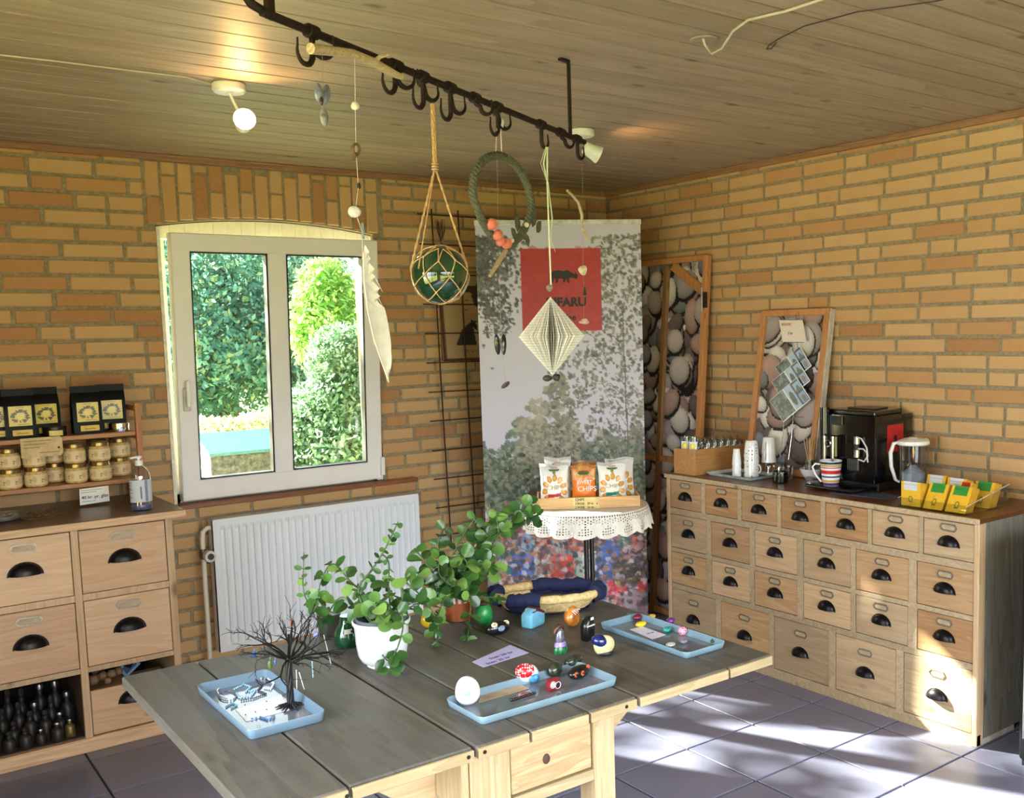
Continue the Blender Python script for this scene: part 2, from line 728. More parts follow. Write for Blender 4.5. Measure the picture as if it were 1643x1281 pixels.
# ---- floor: tiles as parts
floor = struct('floor')
MB().box(XL, .1, YF, .1, -.06, -.006).build('joint_bed', rough_mat('dark_tile_joint', (44, 44, 48), (66, 64, 66), 80), floor)
TILEM, n, l, b = nmat('lavender_grey_tile')
setp(b, .36)
oi = n.new('ShaderNodeObjectInfo')
geo = n.new('ShaderNodeNewGeometry')
v = coords(n, l)
f1 = noise(n, l, v, 3, 3)
c1 = ramp(n, l, f1, [(.3, (96, 98, 118)), (.7, (114, 114, 136))])
sp = ramp(n, l, noise(n, l, v, 220, 2), [(.4, (92, 94, 108)), (.6, (134, 132, 150))])
c1 = mixc(n, l, .3, c1, sp)
c1 = mixc(n, l, math_(n, l, 'MULTIPLY', oi.outputs['Random'], .25), c1, lin((124, 120, 138)))
l.new(c1, b.inputs['Base Color'])
bump(n, l, b, noise(n, l, v, 30, 3), .06, .002)
S = .34
tile_me = MB().box(-S / 2 + .004, S / 2 - .004, -S / 2 + .004, S / 2 - .004, -.02, 0).mesh('tile', TILEM, bevel=.0015)
stuffT = MB()
nt_ = 0
for i in range(-12, 5):
    for j in range(-7, 15):
        x = -1.2511 + (i + .5) * S
        y = -1.9978 - (j + .5) * S
        if x - S / 2 < XL or x - S / 2 > 0 or y - S / 2 < YF or y - S / 2 > -.0:
            continue
        if y > -4.3 and nt_ < 290:
            inst('tile', tile_me, floor, (x, y, 0))
            nt_ += 1
        else:
            stuffT.box(x - .166, x + .166, y - .166, y + .166, -.02, 0)
o = stuffT.build('tile', TILEM, floor)
o['kind'] = 'stuff'

# ---- ceiling: tongue-and-groove boards as parts
ceiling = struct('ceiling')
MB().box(XL, .1, YF, .1, H + .012, H + .1).build('backing', plain((40, 30, 22), .9), ceiling)
PB = .118
board_me = MB().box(XL, 0, -PB / 2 + .0045, PB / 2 - .0045, 0, .016).mesh('board', CEILM)
k = 0
stuffC = MB()
while (k + .5) * PB < -YF:
    y = -(k + .5) * PB
    if k < 40:
        inst('board', board_me, ceiling, (random.uniform(-.0, .0), y, H + random.uniform(0, .001)))
    else:
        stuffC.box(XL, 0, y - PB / 2 + .003, y + PB / 2 - .003, H, H + .016)
    k += 1
o = stuffC.build('board', CEILM, ceiling)
o['kind'] = 'stuff'
TRIMW = wood('trim_pine', (128, 92, 64), (166, 126, 92), 'X', 1, .5, False, .1)
tag(MB().box(XL, 0, -.022, 0.003, H - .026, H).box(XL, 0, -.032, 0.003, H - .008, H).build('trim_1', TRIMW, bevel=.003), kind='structure')
tag(MB().box(-.022, 0.003, YF, 0, H - .026, H).box(-.032, .003, YF, 0, H - .008, H).build('trim_2', wood('trim_pine_side', (128, 92, 64), (166, 126, 92), 'Y', 1, .5, False, .1), bevel=.003), kind='structure')

# ---- brick walls
_bm = {}


def brick_mesh(L, Hh, D, seed):
    key = (round(L, 3), round(Hh, 3), round(D, 3), seed)
    if key not in _bm:
        rs = np.random.RandomState(seed + int(L * 1000))
        j = lambda: float(rs.uniform(-.0018, .0018))
        b_ = MB()
        y1 = D
        ins = .003
        vs = [(-L / 2, y1, -Hh / 2), (L / 2, y1, -Hh / 2), (L / 2, y1, Hh / 2), (-L / 2, y1, Hh / 2)]
        vs += [(-L / 2 + j(), ins, -Hh / 2 + j()), (L / 2 + j(), ins, -Hh / 2 + j()), (L / 2 + j(), ins, Hh / 2 + j()), (-L / 2 + j(), ins, Hh / 2 + j())]
        vs += [(-L / 2 + .003 + j(), 0, -Hh / 2 + .003 + j()), (L / 2 - .003 + j(), 0, -Hh / 2 + .003 + j()), (L / 2 - .003 + j(), 0, Hh / 2 - .003 + j()), (-L / 2 + .003 + j(), 0, Hh / 2 - .003 + j())]
        fs = [(8, 9, 10, 11)]
        for a in range(4):
            c_ = (a + 1) % 4
            fs += [(4 + a, 4 + c_, 8 + c_, 8 + a), (a, c_, 4 + c_, 4 + a)]
        b_.add(vs, fs)
        _bm[key] = b_.mesh('brick', BRICK)
    return _bm[key]


CH = .0667
Z0 = 2.1908 + CH    # joint height of the top
WX0, WX1, WZ0, WZ1 = -2.438, -1.443, .795, 2.008


def arch(x):
    u = (x - (WX0 + WX1) / 2) / ((WX1 - WX0) / 2)
    return WZ1 + .042 * (1 - u * u)


def courses(x_from, x_to, rs):
    """yield (x0, x1) of bricks between x_from and x_to"""
    x = x_from - rs.uniform(0, .24)
    last = 0
    while x < x_to:
        L = .106 if (rs.rand() < .22 and not last) else .2255
        last = L < .2
        yield x, x + L
        x += L + .0145


def lay(wall, horiz0, horiz1, place, keep, opening, side):
    rs = np.random.RandomState(11 if side == 'b' else 23)
    out = []
    zt = Z0 + CH
    k = 0
    while zt - CH > -.02:
        z = zt - CH / 2
        for a, b_ in courses(horiz0, horiz1, rs):
            segs = [(max(a, horiz0), min(b_, horiz1))]
            if opening and opening[2] < z < opening[3] - .005:
                new = []
                for p, q in segs:
                    if q <= opening[0] or p >= opening[1]:
                        new.append((p, q))
                    else:
                        if p < opening[0]:
                            new.append((p, opening[0]))
                        if q > opening[1]:
                            new.append((opening[1], q))
                segs = new
            if opening and opening[3] - .005 <= z:     # soldier course takes this part
                new = []
                for p, q in segs:
                    if q <= -2.47 or p >= -1.40:
                        new.append((p, q))
                    else:
                        if p < -2.47:
                            new.append((p, -2.482))
                        if q > -1.40:
                            new.append((-1.39, q))
                segs = new
            for p, q in segs:
                if q - p < .02:
                    continue
                zz = min(zt - .0072, H - .001) - (zt - CH + .0072)
                if zz < .02:
                    continue
                zc = (min(zt - .0072, H - .001) + zt - CH + .0072) / 2
                deep = opening and opening[2] < z < opening[3] - .005 and (abs(q - opening[0]) < .001 or abs(p - opening[1]) < .001)
                out.append(((p + q) / 2, zc, round(q - p, 3), round(zz, 3), .118 if deep else .012))
        zt -= CH
        k += 1
    out.sort(key=keep)
    st = MB()
    for idx, (h, z, L, hh, D) in enumerate(out):
        if idx < 298:
            o = inst('brick', brick_mesh(L, hh, D, idx % 4), wall, *place(h, z))
        else:
            if side == 'b':
                st.box(h - L / 2, h + L / 2, .001, D, z - hh / 2, z + hh / 2)
            else:
                st.box(-.001 if False else .001, D, h - L / 2, h + L / 2, z - hh / 2, z + hh / 2)
    o = st.build('brick', BRICK, wall)
    o['kind'] = 'stuff'


wb = struct('wall_back')
mb = MB()
T0, T1 = .006, .24
mb.box(XL, WX0, T0, T1, 0, H + .05).box(WX1, .25, T0, T1, 0, H + .05).box(WX0, WX1, T0, T1, 0, WZ0 - .012)
N = 16
for i in range(N):
    a, b_ = WX0 + (WX1 - WX0) * i / N, WX0 + (WX1 - WX0) * (i + 1) / N
    mb.prism([(a, arch(a)), (b_, arch(b_)), (b_, H + .05), (a, H + .05)], T0, T1, 'XZ')
mb.build('mortar', MORTAR, wb)


def vis_b(t):
    h, z = t[0], t[1]
    hid = (z < .86 and h < -2.6) or (z < .72 and -2.3 < h < -1.3) or h > -1.0 or h < -3.25
    return (1000 if hid else 0) + math.hypot(h + 3.6, z - 1.4) + (0 if z > .8 else .6)


lay(wb, XL, 0, lambda h, z: ((h, 0, z), (0, 0, 0)), vis_b, (WX0, WX1, WZ0, WZ1), 'b')
# soldier course above the window
soldiers = []
x = -2.468
rs = np.random.RandomState(3)
k = 0
while x < -1.41:
    zb = arch(min(max(x + .027, WX0), WX1)) + .008
    zt = H - .03
    if k % 2 == 0:
        zs = [(zb, zb + .108), (zb + .118, zt)]
    else:
        zs = [(zb, min(zt, zb + .19)), (zb + .2, zt)]
    for p, q in zs:
        if q - p > .02:
            o = inst('brick', brick_mesh(.055, round(q - p, 2), .012, k % 4), wb, (x + .027, 0, (p + q) / 2))
    x += .0665
    k += 1

wr = struct('wall_right')
MB().box(T0, T1, YF, .24, 0, H + .05).build('mortar', MORTAR, wr)


def vis_r(t):
    h, z = t[0], t[1]       # h = -y
    hid = (z < .8 and h > 1.0) or h < .7 or h > 3.1
    return (1000 if hid else 0) + abs(4.6 - h)


def lay_right():
    rs = np.random.RandomState(23)
    out = []
    zt = Z0 + CH
    while zt - CH > -.02:
        for a, b_ in courses(0, -YF, rs):
            a, b_ = max(a, 0), min(b_, -YF)
            if b_ - a < .02:
                continue
            top = min(zt - .0072, H - .001)
            zz = top - (zt - CH + .0072)
            if zz < .02:
                continue
            out.append(((a + b_) / 2, (top + zt - CH + .0072) / 2, round(b_ - a, 3), round(zz, 3)))
        zt -= CH
    out.sort(key=vis_r)
    st = MB()
    for idx, (h, z, L, hh) in enumerate(out):
        if idx < 299:
            inst('brick', brick_mesh(L, hh, .012, idx % 4), wr, (0, -h, z), (0, 0, -PI / 2))
        else:
            st.box(.001, .012, -h - L / 2, -h + L / 2, z - hh / 2, z + hh / 2)
    o = st.build('brick', BRICK, wr)
    o['kind'] = 'stuff'


lay_right()
# the unseen walls with the glazed openings the daylight comes through
wf = struct('wall_front')
m_ = MB().box(XL, -3.95, YF - .1, YF, 0, H + .05).box(-.65, .25, YF - .1, YF, 0, H + .05).box(-3.95, -.65, YF - .1, YF, 2.08, H + .05).box(-3.95, -.65, YF - .1, YF, 0, .15)
m_.build('masonry', plain((196, 150, 98), .85), wf)
wl = struct('wall_left')
m_ = MB().box(XL - .1, XL, YF, -4.85, 0, H + .05).box(XL - .1, XL, -2.15, .24, 0, H + .05).box(XL - .1, XL, -4.85, -2.15, 2.0, H + .05).box(XL - .1, XL, -4.85, -2.15, 0, .4)
m_.build('masonry', plain((196, 150, 98), .85), wl)
bw = struct('baseboard_back')
m_ = MB()
m_.box(-2.59, -.02, -.012, .006, 0, .075)
m_.build('skirting', plain((150, 134, 112), .6), bw, bevel=.002)

# ---- window
win = struct('window_1')
FY0, FY1 = .05, .12
prof = [(WX0 + .002, WZ0)] + [(WX0 + .002 + (WX1 - WX0 - .004) * i / 16, arch(WX0 + (WX1 - WX0) * i / 16) - .003) for i in range(17)] + [(WX1 - .002, WZ0)]
mb = MB()
mb.box(WX0 + .002, WX0 + .04, FY0, FY1, WZ0, 2.0).box(WX1 - .04, WX1 - .002, FY0, FY1, WZ0, 2.0).box(WX0, WX1, FY0, FY1, WZ0, .84)
for i in range(16):
    a, b_ = prof[1 + i], prof[2 + i]
    mb.prism([(a[0], 1.955), (b_[0], 1.955), b_, a], FY0 - .012, FY1, 'XZ')
mb.build('window_frame', plain((232, 226, 206), .45, 0, .03), win, bevel=.002)
MB().box(WX0 - .001, WX0 + .012, -.004, FY0, WZ0, 2.0).box(WX1 - .006, WX1 + .001, .03, FY0, WZ0, 2.0).build('edge_sealing', plain((232, 228, 212), .6), win)
# sash, bottom-hung, top tilted into the room
SX0, SX1, SZ0, SZ1 = -2.403, -1.458, .812, 1.975
tilt = R(3.2)
sash_p = link(bpy.data.objects.new('sash', MB().box(SX0, SX0 + .078, -.03, .03, 0, SZ1 - SZ0).box(SX1 - .078, SX1, -.03, .03, 0, SZ1 - SZ0)
              .box(SX0 + .07, SX1 - .07, -.03, .03, 0, .09).box(SX0 + .07, SX1 - .07, -.03, .03, SZ1 - SZ0 - .078, SZ1 - SZ0)
              .box(-1.993, -1.905, -.028, .028, .08, SZ1 - SZ0 - .07).mesh('sash', UPVC, bevel=.004)))
sash_p.parent = win
sash_p.location = (0, .02, SZ0)
sash_p.rotation_euler = (tilt, 0, 0)
for a, b_ in ((SX0 + .078, -1.993), (-1.905, SX1 - .078)):
    z0_, z1_ = .09, SZ1 - SZ0 - .078
    MB().box(a, b_, -.003, .003, z0_, z1_).build('pane', GLASS, sash_p)
    MB().box(a, a + .004, -.0295, .01, z0_, z1_).box(b_ - .007, b_, -.0295, .01, z0_, z1_).box(a, b_, -.0295, .01, z0_, z0_ + .006).box(a, b_, -.0295, .01, z1_ - .006, z1_).build('gasket', plain((24, 28, 28), .6), sash_p)
hl = MB().box(-2.385, -2.355, -.042, -.03, .40, .50).build('handle_plate', plain((206, 200, 190), .4), sash_p, bevel=.003)
MB().box(-2.378, -2.362, -.07, -.052, .42, .535).box(-2.376, -2.364, -.06, -.04, .42, .44).build('handle', WHITE, sash_p, bevel=.004, smooth=40)
MB().box(SX1 - .012, SX1 + .008, -.045, -.03, .02, .11).build('hinge', WHITE, sash_p, bevel=.002)
MB().tube([(SX1 - .03, -.034, .0), (SX1 - .004, -.036, .0), (SX1 - .002, -.036, .05)], .004, 6).build('hinge', WHITE, sash_p)
# sill
tag(MB().box(WX0 - .02, WX1 + .004, -.01, FY0, .783, .80).box(WX0 - .02, -1.29, -.062, -.006, .783, .803).build('trim_3', wood('oiled_sill', (110, 62, 34), (146, 90, 52), 'X', 1, .28, False, .05), bevel=.002), kind='structure')

# ================================================================== RADIATOR
rad = thing('radiator', 'white ribbed panel radiator on the brick wall under the window', 'radiator', (-1.81, -.07, .12))
x0, x1, zb, zt = -2.312, -1.312, .13, .728
m_ = MB()
# fluted front
pts = []
x = x0 + .02
step = (x1 - x0 - .04) / 30
prof = []
for i in range(30):
    a = x0 + .02 + i * step
    prof += [(a, -.1), (a + step * .3, -.1), (a + step * .42, -.091), (a + step * .88, -.091)]
prof.append((x1 - .02, -.1))
vs, fs = [], []
zz = [zb + .03, zb + .05, zt - .05, zt - .03]
for z in zz:
    for (a, y) in prof:
        vs.append((a, y if zz.index(z) in (1, 2) else -.1, z))
m = len(prof)
for j in range(3):
    for i in range(m - 1):
        fs.append((j * m + i, j * m + i + 1, (j + 1) * m + i + 1, (j + 1) * m + i))
m_.add(vs, fs)
m_.box(x0, x1, -.0999, -.08, zt - .03, zt - .004).box(x0, x1, -.0999, -.08, zb, zb + .03).box(x0, x0 + .02, -.0999, -.08, zb + .03, zt - .03).box(x1 - .02, x1, -.0999, -.08, zb + .03, zt - .03)
m_.build('front_panel', RADM, rad, world=True)
MB().box(x0 + .002, x1 - .002, -.0995, -.03, zt - .006, zt).box(x0, x0 + .004, -.098, -.03, zb, zt - .005).box(x1 - .004, x1, -.098, -.03, zb, zt - .005).build('casing', RADM, rad, world=True, bevel=.001)
MB().box(x0 + .01, x1 - .01, -.04, -.028, zb, zt - .01).build('rear_panel', RADM, rad, world=True)
for i in range(2):
    xx = x0 + .12 + i * .74
    MB().box(xx, xx + .03, -.03, -.001, .25, .65).build('wall_bracket', RADM, rad, world=True)
PIPEM = plain((224, 216, 200), .4, 0, .04)
MB().tube([(x0 + .01, -.06, .69), (x0 - .015, -.06, .69), (x0 - .032, -.06, .675), (x0 - .036, -.06, .64), (x0 - .036, -.06, .59)], .011, 10).tube([(x0 - .036, -.06, .56), (x0 - .036, -.06, .07), (x0 - .036, -.06, .01)], .0105, 10).lathe([(.016, 0), (.016, .03)], 10, (x0 - .036, -.06, .05)).build('pipe', PIPEM, rad, world=True, smooth=40)
v_ = MB().lathe([(.014, 0), (.016, .01), (.016, .03), (.012, .045)], 12, (x0 - .036, -.06, .555)).build('valve', plain((120, 112, 96), .4, .6), rad, world=True, smooth=40)
k_ = MB().lathe([(.024, 0), (.026, .008), (.025, .035), (.02, .04)], 18, (x0 - .026, -.135, .575), axis='Y').build('valve_knob', plain((214, 208, 196), .4), v_, world=True, smooth=40)
MB().lathe([(.014, 0), (.014, .003)], 14, (x0 - .026, -.138, .575), axis='Y').build('knob_cap', plain((40, 40, 38), .5), v_, world=True)

# heating pipe along the skirting
hp = thing('heating_pipe', 'painted heating pipe running low along the wall below the radiator', 'pipe', (-2.45, -.045, .06))
MB().tube([(-2.59, -.04, .085), (-2.36, -.04, .085)], .011, 8).tube([(-2.59, -.04, .055), (-2.25, -.04, .055)], .011, 8).build('tube', PIPEM, hp, world=True, smooth=40)


# ================================================================== DRAWER FURNITURE
def pull_mesh(w, h, d, name='handle'):
    """cup pull hanging on the front at y=0, opening downwards, projecting to -y"""
    m = MB()
    n, k = 14, 6
    vs = []
    for j in range(k + 1):
        b_ = (PI / 2) * j / k
        for i in range(n + 1):
            a = PI * i / n
            # quarter ellipsoid: a sweeps left-right over the top, b from wall outwards
            vs.append((math.cos(a) * w / 2, -math.sin(b_) * math.sin(a) * d - .002, math.sin(a) * h * math.cos(b_)))
    fs = [(j * (n + 1) + i, j * (n + 1) + i + 1, (j + 1) * (n + 1) + i + 1, (j + 1) * (n + 1) + i) for j in range(k) for i in range(n)]
    m.add(vs, fs)
    # flange
    pol = [(math.cos(PI * i / 12) * (w / 2 + .005), math.sin(PI * i / 12) * (h + .005) - .003) for i in range(13)]
    inn = [(math.cos(PI * i / 12) * (w / 2 - .001), math.sin(PI * i / 12) * (h - .001) - .003) for i in range(13)]
    vs = [(a, -.003, b_) for a, b_ in pol] + [(a, -.003, b_) for a, b_ in inn] + [(a, 0, b_) for a, b_ in pol]
    fs = []
    for i in range(12):
        fs += [(i, i + 1, 14 + i, 13 + i), (i, 26 + i, 27 + i, i + 1)]
    m.add(vs, fs)
    # dark inside and rivets
    m.ball((w / 2 + .001, -.004, .004), .0035, n=6, m=4).ball((-w / 2 - .001, -.004, .004), .0035, n=6, m=4)
    m.add([(-w / 2 + .004, -.002, .0), (w / 2 - .004, -.002, .0), (w / 2 - .008, -d * .55, -.0), (-w / 2 + .008, -d * .55, -.0)], [(0, 1, 2, 3)])
    return m.mesh(name, HANDLEM, smooth=50)


def holder_mesh(w, h):
    """card holder: pointed-end frame with a card in it"""
    m = MB()
    e = h * .35
    out = [(-w / 2, 0), (-w / 2 + e, h / 2), (w / 2 - e, h / 2), (w / 2, 0), (w / 2 - e, -h / 2), (-w / 2 + e, -h / 2)]
    inn = [(a * .86, b_ * .66) for a, b_ in out]
    k = 6
    vs = [(a, -.003, b_) for a, b_ in out] + [(a, -.003, b_) for a, b_ in inn] + [(a, 0, b_) for a, b_ in out] + [(a, 0, b_) for a, b_ in inn]
    fs = []
    for i in range(k):
        j = (i + 1) % k
        fs += [(i, j, k + j, k + i), (i, 2 * k + i, 2 * k + j, j), (k + i, k + j, 3 * k + j, 3 * k + i)]
    m.add(vs, fs)
    return m.mesh('label_holder', HOLDER)


PULL_S = pull_mesh(.082, .036, .024)
PULL_L = pull_mesh(.106, .045, .032)
HOLD_S = holder_mesh(.072, .028)
HOLD_L = holder_mesh(.092, .032)
CARD = plain((176, 160, 130), .8)


def drawer(parent, x0, x1, z0, z1, pull, hold, dp, dh, mat, rot=0, small=True, tilt=0.0, out=0.0):
    """front lies in local XZ facing -y; dp, dh = drop of pull/holder below the top"""
    w, h = x1 - x0 - .005, z1 - z0 - .005
    zc = (z0 + z1) / 2
    me = MB().box(-w / 2, w / 2, 0, .018, -h / 2, h / 2).box(-w / 2 + .006, w / 2 - .006, .018, .2, -h / 2 + .004, h / 2 - .02).mesh('drawer', mat, bevel=.0018)
    o = inst('drawer', me, parent, ((x0 + x1) / 2, -out, zc), (0, tilt, 0))
    ptop = h / 2
    if hold:
        hx = random.uniform(-.003, .003)
        inst('label_holder', hold, o, (hx, -.0005, ptop - dh), (0, random.uniform(-.03, .03), 0))
        cw, chh = (.052, .015) if small else (.066, .017)
        MB().box(hx - cw / 2, hx + cw / 2, -.001, 0, ptop - dh - chh / 2, ptop - dh + chh / 2).build('card', CARD, o)
    if pull:
        inst('handle', pull, o, (random.uniform(-.002, .002), -.0005, ptop - dp - .018), (0, random.uniform(-.03, .03), 0))
    return o


# ---- right-hand chest: local x runs along the wall (towards the camera), local -y is the front
rc = thing('apothecary_chest', 'long low pine chest of 24 small drawers along the right brick wall', 'chest of drawers', (-.467, -1.015, 0), -PI / 2)
# local x = -(world y) - 1.015 ; local y = world x + .467
LW = 2.672 - 1.015
rows = [((.668, .807), [.0225, .2415, .267, .474, .497, .708, .73, .944, .968, 1.179, 1.197, 1.409, 1.427, 1.637], .070, .022),
        ((.476, .640), [.0225, .276, .302, .547, .575, .819, .851, 1.097, 1.120, 1.366, 1.400, 1.637], .077, .030),
        ((.302, .458), [.0225, .272, .303, .545, .570, .818, .850, 1.097, 1.120, 1.364, 1.403, 1.637], .072, .026),
        ((.042, .278), [.0225, .329, .360, .658, .685, .985, 1.019, 1.313, 1.345, 1.637], .121, .046)]
fr = MB()
zprev = .812
for (z0, z1), xs, dp, dh in rows:
    fr.box(0.018, LW - .018, .0, .02, z1, zprev - .0)
    for i in range(1, len(xs) - 1, 2):
        fr.box(xs[i], xs[i + 1], -.001, .02, z0 - .001, z1 + .001)
    zprev = z0
fr.box(.0, LW, 0, .022, 0, .042)
fr.build('front_frame', PINEYF, rc)
MB().box(0, .022, -.002, .46, 0, .812).build('side_panel', PINEZ, rc, bevel=.002)
MB().box(LW - .022, LW - .001, 0, .46, 0.02, .812).build('side_panel', SIDESHADE, rc, bevel=.002)
MB().box(LW - .021, LW, -.004, .04, 0.0, .812).build('corner_post', PINEZ, rc, bevel=.003)
MB().box(LW - .03, LW - .002, .01, .25, 0.0, .02).build('foot', plain((200, 196, 184), .7), rc)
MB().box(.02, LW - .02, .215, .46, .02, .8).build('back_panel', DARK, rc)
MB().box(-.006, LW + .004, -.008, .462, .812, .831).build('chest_top', wood('brown_chest_top', (84, 48, 26), (122, 76, 42), 'X', 1, .28, False, .05), rc, bevel=.003)
MB().box(-.006, LW + .004, -.012, -.006, .81, .83).build('top_edging', PINEYF, rc, bevel=.002)
dmats = [wood('drawer_pine_%d' % i, a, b_, 'X', .9, .5) for i, (a, b_) in enumerate([((156, 120, 82), (196, 162, 120)), ((146, 106, 66), (190, 150, 106)), ((172, 140, 104), (206, 178, 140)), ((156, 130, 98), (192, 168, 134))])]
for r_, ((z0, z1), xs, dp, dh) in enumerate(rows):
    for i in range(0, len(xs), 2):
        m = dmats[random.choice([0, 0, 1, 1, 2, 3])]
        drawer(rc, xs[i], xs[i + 1], z0, z1, PULL_S, HOLD_S, dp, dh, m, tilt=random.uniform(-.004, .004))

# ---- left-hand cabinet
lc = thing('drawer_cabinet', 'pine shop cabinet with deep drawers and open bays left of the window', 'cabinet', (-2.592, -.555, 0))
CX = -2.592


def lx(x):
    return x - CX


fr = MB()
c0, c1, c2, c3 = -2.918, -3.246, -3.575, -3.60
for a, b_ in ((-2.618, -2.592), (-2.944, -2.919), (-3.272, -3.247), (-3.60, -3.576)):
    fr.box(lx(a), lx(b_), 0, .02, .05, .84)
for a, b_ in ((-2.919, -2.618), (-3.247, -2.944), (-3.576, -3.272)):
    fr.box(lx(a), lx(b_), 0.002, .02, .834, .84).box(lx(a), lx(b_), 0.002, .02, .570, .595).box(lx(a), lx(b_), .002, .02, .300, .320)
fr.build('front_frame', PINEZ, lc, bevel=.001)
MB().box(lx(-3.6), 0, -.004, .02, 0.0, .055).build('plinth', wood('bold_grain_pine', (166, 124, 84), (220, 190, 152), 'X', .8, .5, False, .1, 9), lc, bevel=.002)
for a, b_ in ((-2.61, -2.592), (-3.6, -3.58)):
    MB().box(lx(a), lx(b_), .02, .55, 0, .84).build('side_panel', PINEZ, lc)
for x in (-2.931, -3.259):
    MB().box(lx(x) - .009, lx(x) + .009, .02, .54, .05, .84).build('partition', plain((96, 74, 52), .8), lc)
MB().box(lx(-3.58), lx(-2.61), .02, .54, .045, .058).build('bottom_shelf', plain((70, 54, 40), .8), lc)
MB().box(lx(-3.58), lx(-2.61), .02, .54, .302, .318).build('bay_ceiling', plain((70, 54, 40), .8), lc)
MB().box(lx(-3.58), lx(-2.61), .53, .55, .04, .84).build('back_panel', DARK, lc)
MB().box(lx(-3.64), lx(-2.548), -.03, .553, .84, .87).build('cabinet_top', GREYTOP, lc, bevel=.003)
MB().box(lx(-3.64), lx(-2.547), -.034, -.029, .84, .868).build('top_edging', PINEXF, lc, bevel=.002)
lm_ = [wood('wide_drawer_pine_%d' % i, a, b_, 'X', .8, .5) for i, (a, b_) in enumerate([((186, 146, 108), (214, 178, 142)), ((178, 140, 104), (220, 190, 156)), ((196, 158, 120), (220, 188, 154))])]
for (a, b_) in ((-2.919, -2.618), (-3.247, -2.944), (-3.576, -3.272)):
    for z0, z1 in ((.595, .834), (.320, .570)):
        drawer(lc, lx(a), lx(b_), z0, z1, PULL_L, HOLD_L, .114, .036, random.choice(lm_), small=False)
drawer(lc, lx(-2.919), lx(-2.618), .057, .230, PULL_L, None, .05, 0, lm_[0], small=False)

# old bottles / weights in the open bay
BAY = plain((44, 40, 38), .45, .3, .3, 90)
BAYB = plain((120, 104, 56), .35, .5, .3, 90)
proto = thing('old_bottle', 'small brass coloured bottle standing foremost in the dark open bay', 'bottle', (0, 0, 0))
prot_me = MB().lathe([(.017, 0), (.019, .004), (.019, .035), (.015, .043), (.008, .048), (.008, .056)], 14).mesh('body', BAY, smooth=40)
prot_me2 = MB().lathe([(.011, 0), (.012, .003), (.010, .008), (.004, .011)], 12, (0, 0, .056)).mesh('knob', STEEL, smooth=40)
brass_me = prot_me.copy()
brass_me.materials.clear()
brass_me.materials.append(BAYB)
inst('body', brass_me, proto)
inst('knob', prot_me2, proto)
proto.location = (-2.985, -.50, .058)
proto.scale = (.95, .95, 1.05)
rs = np.random.RandomState(2)
spots = []
for r_, y in enumerate((-.515, -.46, -.40, -.33)):
    for i in range(6):
        x = -3.235 + i * .052 + (r_ % 2) * .022 + rs.uniform(-.006, .006)
        if r_ == 0 and abs(x + 2.985) < .04 or x > -2.962:
            continue
        spots.append((x, y + rs.uniform(-.006, .006), r_))
ORD = ['first', 'second', 'third', 'fourth', 'fifth', 'sixth', 'seventh', 'eighth']
cnt = {}
for (x, y, r_) in spots:
    cnt[r_] = cnt.get(r_, -1) + 1
    b_ = thing('old_bottle', '%s dark old bottle from the left in the %s row of the open bay' % (ORD[cnt[r_]], ['front', 'second', 'third', 'rearmost'][r_]), 'bottle', (x, y, .058), 0, 'dark bottles crowded in the open bay')
    s_ = rs.uniform(.9, 1.15) * (1 + .28 * r_)
    b_.scale = (min(s_, 1.25), min(s_, 1.25), s_ * (1 + .15 * r_))
    inst('body', prot_me, b_)
    inst('knob', prot_me2 if rs.rand() < .5 else MB().ball((0, 0, .062), .009, n=8, m=5).mesh('knob', BAY), b_)
# odds and ends lying in the right bay over the lower drawer
odd = thing('wooden_beads', 'bundle of rough wooden beads lying above the lowest right drawer', 'beads', (-2.86, -.5, .232))
BEAD = plain((120, 92, 66), .7)
for k, (x, y, z, r_) in enumerate([(-.035, 0, .02, .02), (.0, .02, .022, .018), (.03, .0, .03, .016), (.055, .015, .03, .015), (.01, -.02, .012, .012), (-.01, .05, .03, .02)]):
    MB().lathe([(r_ * .5, -r_), (r_, -r_ * .5), (r_, r_ * .5), (r_ * .5, r_)], 10, (x, y, z), axis='X').build('bead', BEAD, odd, smooth=40)
bx = thing('blue_packet', 'light blue packet lying at the back of the right open bay', 'packet', (-2.76, -.45, .232), .2)
MB().obox((0, 0, .03), .07, .012, .05, Matrix.Rotation(-.6, 3, 'Y')).build('packet', plain((120, 150, 176), .3), bx)
MB().obox((0.0, -.0065, .03), .05, .001, .03, Matrix.Rotation(-.6, 3, 'Y')).build('panel', plain((60, 80, 110), .3), bx)
lst = thing('black_strap', 'black leather strap looped over beads in the right bay', 'strap', (-2.83, -.48, .232))
MB().tube([(-.05, 0, .03), (-.02, -.01, .055), (.03, -.005, .06), (.07, .01, .03), (.09, .03, .05)], .005, 6).build('strap', BLACKM, lst)

# ================================================================== SHELF RACK ON THE LEFT CABINET
rk = thing('shelf_rack', 'two tier orange wood shelf rack standing on the left cabinet top', 'shelf', (-2.61, -.1, .87))
for z in (1.155, .965):
    MB().box(-3.56, -2.625, -.225, -.03, z - .018, z).build('shelf', SHELFW, rk, world=True, bevel=.002)
for y in (-.235, -.035):
    MB().box(-2.625, -2.603, y, y + .022, .87, 1.27 if y < -.1 else 1.27).build('post', wood('rack_post', (150, 92, 50), (190, 128, 78), 'Z', 1.2, .5, False, .1), rk, world=True, bevel=.002)
for z in (.93, 1.12, 1.235):
    MB().box(-2.62, -2.606, -.215, -.03, z, z + .02).build('side_rail', SHELFW, rk, world=True)
for y in (-.235, -.035):
    MB().box(-3.58, -3.56, y, y + .022, .87, 1.27).build('post', SHELFW, rk, world=True)

